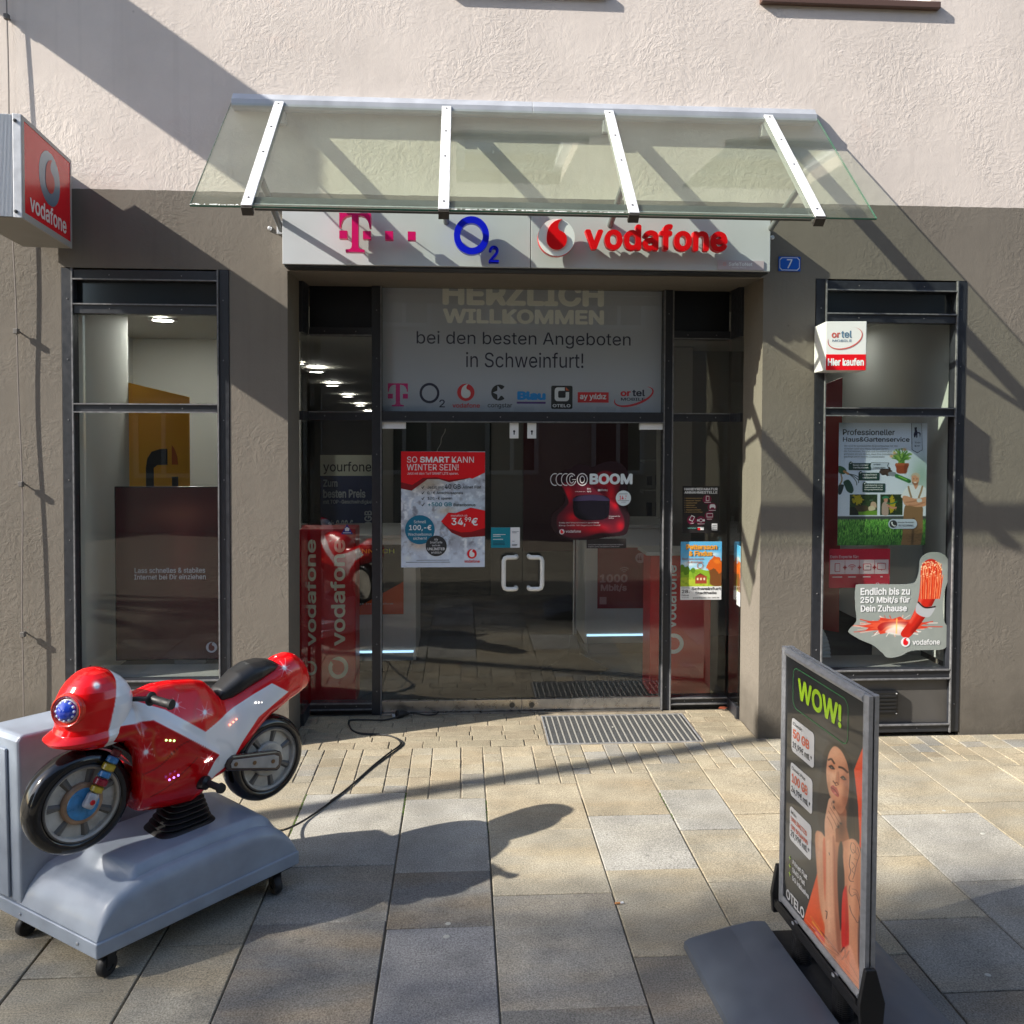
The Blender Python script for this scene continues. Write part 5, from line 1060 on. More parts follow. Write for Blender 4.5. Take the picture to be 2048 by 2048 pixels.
for (x0, y0, x1, y1, lines) in ((300, 730, 605, 828, ('Rasen mähen/', 'Vertikutieren')), (435, 862, 722, 968, ('Hecken/Strauch', 'und Baumschnitt')), (492, 1010, 800, 1132, ('Reinigung von', 'Gehwege/Hof &', 'Eingangsbereiche'))):
    q.B('green_tab', x0, y0, x1, y1, DG, 2, r=12); L_ = len(lines); hh = (y1-y0-30)/L_
    for i, s_ in enumerate(lines): q.T(s_, x0+ (58 if L_ == 2 else 28), y0+14+i*hh, x1-(40 if L_ < 3 else 35), y0+14+i*hh+hh*.72, PAPER, 4, .015)
    q.D('tick_disc', x0+28, y0+2, 24, DG, 4); q.P('tick', [(x0+14, y0), (x0+26, y0+12), (x0+44, y0-12), (x0+40, y0-16), (x0+26, y0+2), (x0+18, y0-6)], PAPER, 6)
q.P('outline', [(605, 720), (850, 722), (828, 765), (850, 810), (605, 812), (590, 765)], DKGREY, 2); q.P('outline_field', [(609, 725), (840, 727), (820, 765), (840, 806), (609, 807), (596, 765)], mat('pale_blue_paper', (.55, .62, .74), .5), 3); q.T('unsere', 632, 738, 730, 756, DKGREY, 5); q.T('Leistungen', 632, 780, 795, 805, DKGREY, 5)
q.P('flag_outline', [(1140, 178), (1283, 180), (1300, 548), (1228, 590), (1152, 545)], NAVY, 2); q.P('flag_field', [(1146, 178), (1277, 180), (1293, 544), (1228, 581), (1158, 541)], mat('pale_blue_paper'), 4)
q.P('worker_mark', [(1180, 235), (1215, 232), (1212, 262), (1222, 300), (1250, 300), (1268, 320), (1258, 378), (1248, 320), (1224, 316), (1222, 375), (1208, 378), (1205, 335), (1192, 375), (1178, 372), (1172, 330), (1185, 290)], NAVY, 6); q.T('Sven\nKost', 1188, 432, 1265, 500, NAVY, 6)
q.B('phone_badge', 850, 1505, 1240, 1640, mat('pale_blue_paper'), 4, r=62); q.D('phone_disc', 915, 1572, 52, DKGREY, 6); q.P('handset', [(890, 1540), (905, 1545), (903, 1568), (925, 1592), (945, 1590), (948, 1604), (925, 1608), (895, 1585), (884, 1560)], PAPER, 8)
q.T('mobile Nummer', 975, 1538, 1195, 1558, DKGREY, 6); q.T('01762198841', 988, 1580, 1188, 1606, DKGREY, 6, .01)
# expert notice
t = sheet('poster', 'small red expert notice with four icons in the right shop window', 2.424, .961, 2.838, 1.220, .085, mat('notice_red', (.50, .006, .035), .35))
q = PlC(t, .414, .259, 273, 492, 703, 765, base=.0013); PNK = mat('pink_white_print', (.66, .50, .53), .45); NR = mat('notice_red')
q.T('Dein Experte für:', 280, 536, 480, 562, PNK, 1, .01); q.B('icon_strip', 280, 568, 693, 668, PNK, 1)
for xx in (384, 487, 592): q.B('divider', xx-1, 568, xx+1, 668, NR, 3); q.B('plus', xx-13, 617, xx+13, 627, NR, 3); q.B('plus', xx-5, 608, xx+5, 636, NR, 3)
def outl(x0, y0, x1, y1): q.B('icon', x0, y0, x1, y1, NR, 3, r=5); q.B('icon', x0+4, y0+4, x1-4, y1-4, PNK, 5, r=3)
outl(312, 592, 350, 652); outl(612, 592, 672, 638); outl(512, 596, 568, 642); outl(530, 608, 558, 622); q.B('icon', 640, 638, 646, 645, NR, 3)
for r0 in (34, 23, 12): q.RG('icon', 434, 634, r0, r0-4, NR, 3, a0=35, a1=145)
q.D('icon', 434, 636, 4, NR, 3)
for x0, x1 in ((298, 366), (408, 462), (512, 566), (636, 652)): q.B('print_line', x0, 685, x1, 692, PNK, 1)
q.V(618, 741, 12, PNK, NR, 1); q.T('vodafone', 634, 733, 693, 746, PNK, 1)
# cable sticker
t = thing('window_sticker', 'clear sticker of a red fibre cable with white slogan in the right shop window', 'sticker', M=facing(2.54, .040, .44))
q = PlC(t, .69, .765, 425, 590, 1125, 1366, base=.001)
def cable(X, Y):
    x = 425+X*700; y = 1366-Y*700*(776/776); sf = 3
    M_ = lambda P, so=sf, sm=True: mask(x, y, P, so, sm)
    al = M_([(470, 830), (500, 805), (700, 808), (830, 806), (880, 790), (905, 720), (912, 640), (960, 600), (1030, 595), (1085, 620), (1112, 680), (1110, 760), (1085, 850), (1072, 950), (1085, 1060), (1115, 1110), (1118, 1190), (1085, 1245), (980, 1250), (860, 1255), (780, 1290), (700, 1298), (660, 1265), (600, 1215), (520, 1180), (440, 1135), (430, 1110), (480, 1050), (470, 950)], 2, True)
    c = np.ones(X.shape+(3,))*H('9aa19c'); n = noise2(x*.01, y*.01, 2, 5); c = over(c, np.clip(n-.3, 0, 1)*.4, '7f8884')
    for i in range(46):
        r = np.random.default_rng(i); a = r.uniform(0, 6.283); L = r.uniform(.75, 1.25); cx, cy = 745, 1088
        P = [(cx, cy)]; 
        for f in (.35, .7, 1.0): P.append((cx+math.cos(a)*270*L*f+r.uniform(-10, 10), cy+math.sin(a)*62*L*f+r.uniform(-8, 8)))
        c = over(c, stroke(x, y, P, r.uniform(1.5, 4), 2)*.9, ['e8b8a8', 'd9402c', 'f0e4dc'][i % 3])
    def star(rx, ry, k=22, sd_=1): 
        r = np.random.default_rng(sd_); return [(745+math.cos(6.283*i/k)*rx*(1 if i % 2 else .62+.2*r.random()), 1085+math.sin(6.283*i/k)*ry*(1 if i % 2 else .62+.2*r.random())) for i in range(k)]
    c = over(c, M_(star(245, 62), 3, False), 'd8402a'); c = over(c, M_(star(200, 46, 26, 3), 4, False), 'e8583a'); c = over(c, M_([(625, 1095), (660, 1065), (740, 1058), (860, 1062), (860, 1085), (760, 1078), (690, 1090), (650, 1120)], 6), 'b01818')
    c = over(c, blob(x, y, 755, 1092, 70, 30), 'fff0d0'); c = over(c, M_([(680, 1130), (720, 1100), (800, 1095), (830, 1130), (780, 1150)], 10)*.8, 'f4efe8'); c = over(c, stroke(x, y, [(757, 1040), (755, 1135)], 4, 8), 'ffd070')
    tube = [(800, 1175), (860, 1110), (925, 1020), (965, 930), (980, 830), (985, 730)]
    body = M_([(785, 1140), (830, 1170), (880, 1130), (960, 1020), (1010, 930), (1040, 850), (1062, 745), (1050, 680), (1000, 640), (950, 650), (918, 700), (915, 800), (905, 900), (880, 980), (840, 1060)], 3)
    c = over(c, body, 'cf2a1c'); c = over(c, body*np.clip(stroke(x, y, [(1060, 760), (1035, 860), (1005, 945), (950, 1040), (880, 1130)], 22, 26), 0, 1)*.6, '6e0e0c'); c = over(c, body*np.clip(stroke(x, y, [(935, 760), (925, 880), (895, 980), (850, 1060)], 12, 18), 0, 1)*.8, 'f0604a')
    c = over(c, M_([(905, 925), (950, 962), (1020, 955), (1005, 1000), (975, 1030), (920, 1020), (885, 985)], 3), 'b9bcc0'); c = over(c, stroke(x, y, [(903, 928), (950, 965), (1020, 960)], 5, 3), '2a1414')
    for i in range(110):
        r = np.random.default_rng(i+300); f = i % 22/21; xx = 922+f*138; b0 = 905-(abs(f-.5)*-30) ; yt = 640+r.random()*120+abs(f-.5)*60
        c = over(c, stroke(x, y, [(xx*.92+75, 905), (xx, (905+yt)/2), (xx+r.uniform(-14, 14), yt)], r.uniform(1.5, 3.2), 2), ['e8502a', 'f07a48', 'd03018', 'f5a070', 'c02818'][i % 5]); c = over(c, np.clip(blob(x, y, xx+0, yt, 5, 4)*1.3, 0, 1), 'ffd9a8')
    return np.concatenate([c, (al > .5).astype(float)[..., None]], -1)
q.paint('sticker_print', 0, 0, .69, .765, 260, cable, 0, PRINTG)
q.T('Endlich bis zu', 503, 828, 843, 878, WHITE, 3, .03); q.T('250 Mbit/s für', 503, 888, 843, 936, WHITE, 3, .03); q.T('Dein Zuhause', 507, 945, 824, 990, WHITE, 3, .03); q.V(819, 1196, 32, WHITE, PRED, 3); q.T('vodafone', 867, 1178, 1057, 1216, WHITE, 3, .02)
# fan heater shape, lower left of the right window
t = thing('paper_fan', 'white pleated paper fan leaning in the lower left corner of the right window', 'fan', (2.36, .30, .44)); t.location = (0, 0, 0)
mb = MB(); cxf, czf = 2.18, .44
for i in range(40):
    a0, a1 = R(90-i*2.25-0), R(90-(i+1)*2.25); rr = .36
    d0, d1 = (.0, .012) if i % 2 else (.012, .0)
    mb.add([(cxf, .30, czf), (cxf+rr*math.cos(a0), .30-d0, czf+rr*math.sin(a0)), (cxf+rr*math.cos(a1), .30-d1, czf+rr*math.sin(a1)), (cxf, .302, czf), (cxf+rr*math.cos(a0), .303-d0, czf+rr*math.sin(a0)), (cxf+rr*math.cos(a1), .303-d1, czf+rr*math.sin(a1))], [(0, 1, 2), (5, 4, 3), (1, 4, 5, 2)])
mb.build('pleats', mat('fan_paper', (.8, .8, .78), .7), t)

# ortel cube
t = thing('window_cube_sign', 'small white and red cube sign stuck out from the right shop window', 'shop sign', (2.35, -.16, 2.36)); t.location = (0, 0, 0)
ox, oy = 2.262, -.052; pA = (2.214, -.285); pB = (2.455, -.315); pC = (2.50, -.075)
MB().prism([pA, pB, pC, (2.262, -.012)], 2.372, 2.668, lambda u, v, h: (u, v, h)).build('cube', mat('sign_white', (.78, .78, .79), .4), t, bevel=.003)
for nm_, (a, b) in enumerate(((pA, pB), (pB, pC))):
    e = bpy.data.objects.new('sign_side', None); COL.objects.link(e); e.parent = t; e.matrix_local = facing_dir(a, b, 2.372); wd = math.hypot(b[0]-a[0], b[1]-a[1]); ql = Pl(e, 0, 0, base=.0005)
    ql.rect('red_band', .003, .0, wd-.003, .096, PRED, 1); ql.txt('Hier kaufen', .014, .026, wd-.014, .073, WHITE, 3, bold=.04)
    ql.txt('or', .035, .196, .085, .228, mat('soft_red_ink', (.6, .12, .10), .4), 1, bold=.03); ql.txt('tel', .092, .196, .155, .240, mat('soft_blue_ink', (.10, .20, .32), .4), 1, bold=.02); ql.txt('MOBILE', .040, .172, .155, .186, mat('soft_blue_ink'), 1)
    swoosh(ql, .115, .195, .105, .062, R(18), mat('soft_red_ink'), 1, .008)

# ================================================================== KIDDIE RIDE
L_ = Vector((.68875, .725, 0)).normalized(); Pn = Vector((-L_.y, L_.x, 0)); O = Vector((-1.308, -2.212, 0))+Pn*.24
ride = thing('kiddie_ride', 'red and white motorcycle kiddie ride on a grey wheeled base with tall grey side box', 'kiddie ride', O, math.atan2(L_.y, L_.x))
GREYP = mat('grey_fibreglass', (.29, .335, .40), .36, coat=.15, vary=(9, .11)); 
sh = lambda x, y: x-.18*(y+.24)*(1-x/.857)
HP = [(0, .160), (.008, .190), (.022, .222), (.05, .262), (.085, .290), (.14, .308), (.26, .318), (.50, .320), (.68, .316), (.75, .296), (.80, .258), (.835, .215), (.852, .18), (.857, .160)]
def interp(P, x):
    if x <= P[0][0]: return P[0][1]
    for (a, b), (c, d) in zip(P[:-1], P[1:]):
        if x <= c: t = (x-a)/(c-a); return b+(d-b)*t
    return P[-1][1]
def ss(a, b, x): t = min(1, max(0, (x-a)/(b-a))); return t*t*(3-2*t)
xs = [.857*(i/80) for i in range(81)]; ys = []
y0_, y1_ = -.24, .26; r_ = .035
ys = [y0_+r_*(1-math.cos(math.pi/2*k/7)) for k in range(8)]+[y0_+r_+(y1_-y0_-2*r_)*k/36 for k in range(1, 36)]+[y1_-r_*(1-math.cos(math.pi/2*k/7)) for k in range(7, -1, -1)]
mb = MB(); V_ = []
for x in xs:
    h = interp(HP, x)
    for y in ys:
        d = min(y-y0_, y1_-y); f = 1 if d >= r_ else math.sqrt(max(0, 1-(1-d/r_)**2))
        rd = max(.55, 1-.0) if False else 1
        top = h; pad = .040*ss(.125, .165, x-.03*abs(y)/.24)*ss(.80, .72, x)*ss(.205, .188, abs(y-.01))
        lowfront = .158+(h-.158)*(.62+.38*f)
        V_.append((sh(x, y), y, (lowfront if f < 1 else h)+pad))
n_ = len(ys); F_ = [(i*n_+j, (i+1)*n_+j, (i+1)*n_+j+1, i*n_+j+1) for i in range(80) for j in range(n_-1)]
o0 = len(V_); 
for x in xs: V_.append((sh(x, y0_), y0_, .150))
for x in xs: V_.append((sh(x, y1_), y1_, .150))
F_ += [(i*n_, o0+i, o0+i+1, (i+1)*n_) for i in range(80)]+[(i*n_+n_-1, (i+1)*n_+n_-1, o0+81+i+1, o0+81+i) for i in range(80)]
MB().add(V_, F_).build('base_hood', GREYP, ride, smooth=True, angle=60)
poly = [(sh(-.006, -.248), -.248), (.864, -.248), (.864, .50), (sh(-.006, .50), .50)]
MB().prism(poly, .100, .157, lambda u, v, h: (u, v, h)).build('base_rim', GREYP, ride, bevel=.006, seg=3)
MB().prism([(sh(.012, -.225), -.225), (.84, -.225), (.84, .48), (sh(.012, .48), .48)], .085, .0995, lambda u, v, h: (u, v, h)).build('base_underside', BLACK, ride)
MB().prism([(.50, .262), (.80, .262), (.80, .48), (.50, .48)], .1575, .205, lambda u, v, h: (u, v, h)).build('rear_step', GREYP, ride, bevel=.012, seg=3)
# cabinet
cf = lambda y: -.03-.18*(y+.24)+.028
prof = [(.0, .1575), (-.008, .80), (.006, .822), (.30, .815), (.40, .79), (.47, .62), (.505, .36), (.515, .1575)]
mb = MB(); v = []
for y in (.222, .46):
    for (x, z) in prof: v.append((x+(cf(y) if x < .1 else 0), y, z))
k = len(prof); mb.add(v, [tuple(range(k)), tuple(range(2*k-1, k-1, -1))]+[(i, k+i, k+(i+1) % k, (i+1) % k) for i in range(k)])
cb_ = mb.build('coin_cabinet', GREYP, ride, bevel=.013, seg=3)
v = [(cf(y)-.009-.004-dd, y, z) for dd in (0, .005) for (y, z) in ((.325, .19), (.44, .19), (.44, .74), (.325, .74))]
v = [(-.006-(z-.15)*.0115+cf(y)+d, y, z) for d in (-.006, .004) for (y, z) in ((.285, .175), (.425, .175), (.425, .765), (.285, .765))]
MB().add(v, [(0, 1, 2, 3), (7, 6, 5, 4), (0, 4, 5, 1), (1, 5, 6, 2), (2, 6, 7, 3), (3, 7, 4, 0)]).build('front_panel', GREYP, cb_, bevel=.004, seg=2)
for (y, ) in ((-.14,), (.22,)):
    M_ = Matrix.Translation((sh(-.006, y)-.001, y, .128)) @ Matrix.Rotation(R(-90), 4, 'Y')
    MB().lathe([(.006, 0), (.005, .003), (0, .004)], M_, n=12).build('rivet', ALU, ride, smooth=True)
# casters
def tolocal(x, y): d = Vector((x, y, 0))-O; return d.dot(L_), d.dot(Pn)
for (wx, wy, a) in ((-1.30, -2.150, 20), (-.80, -1.640, 80), (-1.72, -1.885, 10), (-1.20, -1.28, 40)):
    x, y = tolocal(wx, wy); M_ = Matrix.Translation((x, y, .040)) @ Matrix.Rotation(R(a), 4, 'Z')
    c = MB().lathe([(.018, -.016), (.036, -.016), (.040, -.010), (.040, .010), (.036, .016), (.018, .016)], M_ @ Matrix.Rotation(R(90), 4, 'X'), n=28, closed=True).build('caster_wheel', BLACKR, ride, smooth=True)
    MB().lathe([(.0175, -.012), (.0175, .012), (0, .012)], M_ @ Matrix.Rotation(R(90), 4, 'X'), n=16).build('hub', DKGREY, c, smooth=True)
    fk = MB()
    for s in (-.019, .019): fk.prism([(-.018, .0), (.018, .0), (.030, .045), (-.012, .045)], s-.0015, s+.0015, lambda u, v, h: tuple(M_ @ Vector((u, h, v))))
    v8 = [tuple(M_ @ Vector(p)) for p in ((-.012, -.021, .0445), (.032, -.021, .0445), (.032, .021, .0445), (-.012, .021, .0445), (-.012, -.021, .049), (.032, -.021, .049), (.032, .021, .049), (-.012, .021, .049))]
    fk.add(v8, [(0, 3, 2, 1), (4, 5, 6, 7), (0, 1, 5, 4), (1, 2, 6, 5), (2, 3, 7, 6), (3, 0, 4, 7)]); fk.build('fork', BLACK, c)
# bellows
rg = []; NB = 9
def sqring(cx, cy, hx, hy, z, n=28, e=4): return [(cx+hx*abs(math.cos(t))**(2/e)*math.copysign(1, math.cos(t)), cy+hy*abs(math.sin(t))**(2/e)*math.copysign(1, math.sin(t)), z) for t in [2*math.pi*(i+.5)/n for i in range(n)]]
rg += [sqring(.445, 0, .125, .105, .350), sqring(.445, 0, .128, .108, .358), sqring(.445, 0, .118, .10, .368)]
for i in range(NB):
    f = i/(NB-1); h = .372+.150*f; a = 1-.68*f; cx = .447+.035*f
    rg += [sqring(cx, 0, .088*a+.004, .074*a+.004, h, e=3.5), sqring(cx, 0, .112*a, .096*a, h+.006, e=3.5), sqring(cx, 0, .112*a, .096*a, h+.0105, e=3.5)]
MB().rings(rg).build('rubber_bellows', mat('bellows_rubber', (.012, .012, .013), .45, vary=(14, .3)), ride, smooth=True, angle=50)

# ---- painted body
PAINT = mat('ride_paint', (.5, .5, .5), .18, vcol=True, coat=.45, spec=.4)
RD, RD2, WH = H('ee0612'), H('cc040f'), H('f7f9fb')
WHITEP = [(.145, 1.045), (.118, .872), (.282, .862), (.565, .638), (.515, .566), (.552, .530), (.655, .585), (.69, .640), (.775, .735), (.925, .812), (.842, .870), (.50, .756), (.34, .885), (.205, .955), (.20, 1.02)]
def inpoly(x, z, P):
    ins = False
    for i in range(len(P)):
        (a, b), (c, d) = P[i-1], P[i]
        if (b > z) != (d > z) and x < (c-a)*(z-b)/(d-b)+a: ins = not ins
    return ins
def paint_arr(X, Z):
    sh_ = X.shape; X1 = X.reshape(1, -1); Z1 = Z.reshape(1, -1); c = np.ones(X1.shape+(3,))*RD
    pan = mask(X1, Z1, [(.02, .86), (.274, .868), (.566, .641), (.515, .560), (.409, .40), (.0, .40)], .006, False)
    c = over(c, pan, RD2)
    gold = H('c07a2c')
    for P, w_, a in (([(.15, .83), (.22, .838), (.276, .823), (.27, .775), (.285, .72), (.315, .705), (.366, .712)], .008, .95), ([(.30, .80), (.35, .775), (.39, .745)], .004, .4), ([(.22, .70), (.30, .70), (.405, .692), (.47, .66)], .005, .65), ([(.23, .655), (.33, .60), (.40, .60), (.43, .62)], .008, .8), ([(.45, .80), (.47, .86), (.50, .89), (.545, .87), (.57, .82), (.53, .775), (.49, .77)], .006, .5), ([(.32, .90), (.42, .93), (.50, .955)], .005, .4), ([(.46, .50), (.50, .60), (.545, .63)], .004, .4)):
        c = over(c, stroke(X1, Z1, P, w_*.55, .022)*a*.85, gold)
    c = over(c, stroke(X1, Z1, [(.20, .66), (.30, .68), (.42, .745), (.50, .69)], .002, .003)*.7, H('4a0206')); c = over(c, stroke(X1, Z1, [(.27, .56), (.36, .59), (.46, .66)], .002, .003)*.6, H('4a0206'))
    c = over(c, mask(X1, Z1, WHITEP, .0035, False), WH)
    c = over(c, stroke(X1, Z1, [(.56, .70), (.62, .665), (.66, .60)], .003, .02)*.25, H('9aa0a8'))
    for i, (sx_, sz_) in enumerate(((.244, .750), (.511, .634), (.505, .833), (.389, .890), (.913, .922), (.088, 1.030))):
        for a in range(4):
            t = a*math.pi/4+.2; r1 = .040 if a % 2 else .027
            c = over(c, stroke(X1, Z1, [(sx_-math.cos(t)*r1, sz_-math.sin(t)*r1), (sx_, sz_), (sx_+math.cos(t)*r1, sz_+math.sin(t)*r1)], .0006, .003, False)*.85, H('ffffff'))
        c = over(c, np.clip(blob(X1, Z1, sx_, sz_, .010, .010)*1.6, 0, 1), H('ffffff'))
    return c.reshape(sh_+(3,))
def painted(name, rings, colfn):
    mb = MB().rings(rings, cap=True); me = mb.mesh(name); n = len(me.vertices)
    co = np.empty(n*3, dtype=np.float32); me.vertices.foreach_get('co', co); co = co.reshape(-1, 3)
    c = np.clip(colfn(co), 0, 1); a = me.color_attributes.new('Col', 'FLOAT_COLOR', 'POINT'); cc = np.ones((n, 4), dtype=np.float32)
    cc[:, :3] = np.where(c <= .04045, c/12.92, ((c+.055)/1.055)**2.4); a.data.foreach_set('color', cc.ravel()); me.materials.append(PAINT); fixnormals(me)
    return link(name, me, ride, smooth=True, angle=80)
TOPP = [(.06, .84), (.12, .90), (.20, .945), (.27, .962), (.33, .974), (.40, .970), (.50, .952), (.55, .935), (.585, .895), (.61, .858), (.66, .862), (.75, .895), (.83, .925), (.88, .945), (.92, .962), (.97, .968), (1.00, .960), (1.035, .932), (1.062, .892), (1.086, .832), (1.092, .815)]
BOTP = [(.06, .815), (.12, .80), (.19, .785), (.215, .74), (.228, .62), (.232, .50), (.25, .482), (.35, .462), (.47, .445), (.52, .465), (.57, .505), (.62, .515), (.66, .535), (.70, .575), (.75, .615), (.80, .665), (.85, .705), (.90, .722), (.95, .748), (1.0, .765), (1.05, .784), (1.086, .800), (1.092, .806)]
WIDP = [(.06, .085), (.12, .105), (.20, .118), (.28, .126), (.40, .124), (.50, .115), (.58, .098), (.66, .082), (.75, .078), (.85, .084), (.93, .086), (1.0, .080), (1.05, .060), (1.08, .032), (1.092, .008)]
def smoothprof(P, x): return (interp(P, x-.008)+2*interp(P, x)+interp(P, x+.008))/4
rings = []; NS, NR = 560, 420
for i in range(NS):
    x = .06+(1.092-.06)*i/(NS-1); zt, zb, wd = smoothprof(TOPP, x), smoothprof(BOTP, x), smoothprof(WIDP, x); zc = (zt+zb)/2; hh = (zt-zb)/2; e = 2.5
    ring = []
    for kk in range(NR):
        t = 2*math.pi*kk/NR; cy, sz = math.cos(t), math.sin(t)
        y = math.copysign(abs(cy)**(2/e), cy); z = math.copysign(abs(sz)**(2/e), sz)
        zz = zc+hh*z; yy = wd*y
        # tank is narrower above the waist line, tail tapers to a soft ridge
        if x < .60: yy *= 1-.30*ss(.80, .96, zz)
        # sculpted crease along the white stripe and side scoops
        side = abs(y)**1.5
        yy += math.copysign(1, y)*side*(.010*math.exp(-((zz-(.868-.80*(x-.274))) / .022)**2)*(1 if x < .57 else 0) - .009*math.exp(-(((x-.34)/.05)**2+((zz-.735)/.03)**2)) - .008*math.exp(-(((x-.38)/.07)**2+((zz-.615)/.025)**2)))
        ring.append((x, yy, zz))
    rings.append(ring)
body = painted('body', rings, lambda co: paint_arr(co[:, 0], co[:, 2]))
body['label'] = 'glossy red motorcycle body with white side stripes and painted stars'
# nose cowl built from horizontal slices
NZ = [(.800, .02, .20, .075), (.812, -.004, .205, .088), (.824, -.044, .205, .104), (.836, -.070, .205, .114), (.848, -.076, .208, .117), (.857, -.064, .212, .113), (.870, -.042, .218, .108), (.89, -.034, .228, .108), (.92, -.034, .236, .110), (.955, -.034, .238, .112), (.99, -.027, .230, .109), (1.02, -.012, .214, .101), (1.045, .006, .192, .088), (1.064, .026, .168, .072), (1.078, .044, .146, .055), (1.087, .062, .126, .036), (1.091, .084, .106, .014)]
rings = []
for a, b in zip(NZ[:-1], NZ[1:]):
    for q in range(10):
        f = q/10; z, xf, xb, wd = [a[i]+(b[i]-a[i])*f for i in range(4)]
        cx = (xf+xb)/2; hx = (xb-xf)/2; rings.append([(cx+hx*math.copysign(abs(math.cos(t))**(2/2.4), math.cos(t)), wd*math.copysign(abs(math.sin(t))**(2/2.4), math.sin(t)), z) for t in [2*math.pi*i/220 for i in range(220)]])
def nosecol(co):
    X = co[:, 0]; Z = co[:, 2]; c = np.ones((len(X), 3))*H('e5080f'); mm = mask(X.reshape(1, -1), Z.reshape(1, -1), [(.150, 1.05), (.108, .868), (.10, .70), (.5, .70), (.5, 1.2), (.150, 1.2)], .0035, False)[0]
    c = c*(1-mm[:, None])+WH*mm[:, None]; s = np.clip(blob(X, Z, .075, 1.045, .012, .012)*1.5, 0, 1)*(co[:, 1] < 0); return c*(1-s[:, None])+s[:, None]
painted('nose_cowl', rings, nosecol)
# headlight
nrm = Vector((-.80, -.58, .12)).normalized(); M_ = nrm.to_track_quat('Z', 'Y').to_matrix().to_4x4(); M_.translation = Vector((-.018, -.058, .968))
hl = MB().lathe([(.062, -.02), (.062, .006), (.056, .013), (.050, .010), (.046, .002)], M_, n=40).build('headlight', mat('orange_red_bezel', (.72, .035, .012), .2, coat=1), ride, smooth=True)
MB().lathe([(.045, -.004), (.045, .004), (.041, .008)], M_, n=36).build('lens_seat', ALU, hl, smooth=True)
lens = MB().lathe([(.040, .004), (.036, .016), (.024, .026), (.010, .031), (0, .032)], M_, n=30).build('lens', mat('blue_lens', (.01, .05, .50), .08, spec=.8, coat=1), hl, smooth=False)
for i in range(12):
    a = 2*math.pi*i/12; MB().lathe([(.0062, 0), (.005, .005), (0, .007)], M_ @ Matrix.Translation((.0335*math.cos(a), .0335*math.sin(a), .014)), n=8).build('lens_stud', mat('clear_stud', (.55, .65, .85), .08, spec=1, coat=1), hl, smooth=True)
# seat
rings = []
for i in range(40):
    f = i/39; x = .598+.305*f; zt = interp([(.598, .852), (.61, .885), (.64, .905), (.70, .945), (.76, .968), (.83, .968), (.88, .955), (.903, .938)], x); zb = smoothprof(TOPP, x)-.03; wd = interp([(.598, .03), (.61, .052), (.70, .072), (.80, .078), (.87, .070), (.895, .050), (.903, .02)], x); zc, hh = (zt+zb)/2, (zt-zb)/2
    rings.append([(x+.012*abs(math.sin(t))*0, wd*math.copysign(abs(math.cos(t))**(2/3.), math.cos(t)), zc+hh*math.copysign(abs(math.sin(t))**(2/2.2), math.sin(t))) for t in [2*math.pi*k/40 for k in range(40)]])
MB().rings(rings).build('seat', mat('black_vinyl', (.014, .014, .015), .38, bump=(220, .35, .001)), ride, smooth=True)
# wheels
def wheel(cx, cz_, Rw, yaw, fancy):
    M_ = Matrix.Translation((cx, 0, cz_)) @ Matrix.Rotation(R(yaw), 4, 'Z') @ Matrix.Rotation(R(90), 4, 'X')
    prof = [(Rw*.72, -.050), (Rw*.80, -.056), (Rw*.90, -.053), (Rw*.97, -.038), (Rw, -.015), (Rw, .015), (Rw*.97, .038), (Rw*.90, .053), (Rw*.80, .056), (Rw*.72, .050)]
    w_ = MB().lathe(prof, M_, n=72, closed=True).build('wheel', mat('glossy_tyre', (.008, .008, .009), .13, coat=.4, spec=.4), ride, smooth=True, angle=80)
    RIMC = mat('airbrushed_rim', (.50, .47, .41), .3, vary=(14, .3), coat=.4); RIMD = mat('dark_rim', (.13, .122, .11), .35, coat=.3)
    MB().lathe([(Rw*.735, -.052), (Rw*.735, .052), (Rw*.70, .056), (Rw*.665, .050), (Rw*.65, .034), (0, .034)], M_, n=64).build('rim', RIMC, w_, smooth=True, angle=30)
    MB().lathe([(Rw*.742, .0515), (Rw*.725, .0575), (Rw*.705, .0575), (Rw*.70, .050)], M_, n=64, closed=True).build('rim_ring', RIMD, w_, smooth=True)
    for i in range(7):
        a = R(360/7*i+(20 if fancy else -30)); u = Vector((math.cos(a), math.sin(a), 0)); vv = Vector((-u.y, u.x, 0)); vs = []
        for (rr, hw, zz) in ((Rw*.34, .007, .043), (Rw*.655, .011, .043)):
            for s, z2 in ((-1.5, .034), (-.55, zz), (.55, zz), (1.5, .034)): p = u*rr+vv*hw*s; vs.append(tuple(M_ @ Vector((p.x, p.y, z2))))
        MB().add(vs, [(0, 4, 5, 1), (1, 5, 6, 2), (2, 6, 7, 3)]).build('spoke', RIMD, w_, smooth=True)
        # raised vane between spokes
    MB().lathe([(Rw*.40, .033), (Rw*.40, .046), (Rw*.37, .053), (Rw*.33, .055), (0, .055)], M_, n=48).build('hub', RIMC if not fancy else mat('hub_tan', (.36, .22, .13), .35, vary=(20, .3)), w_, smooth=True, angle=30)
    if fancy:
        MB().lathe([(Rw*.31, .0552), (Rw*.30, .058), (0, .058)], M_, n=40).build('hub_disc', mat('hub_blue', (.04, .25, .52), .3, vary=(25, .35), coat=.5), w_, smooth=True, angle=30)
    return w_
wheel(.035, .598, .192, 0, True); wheel(.845, .518, .190, 0, False)
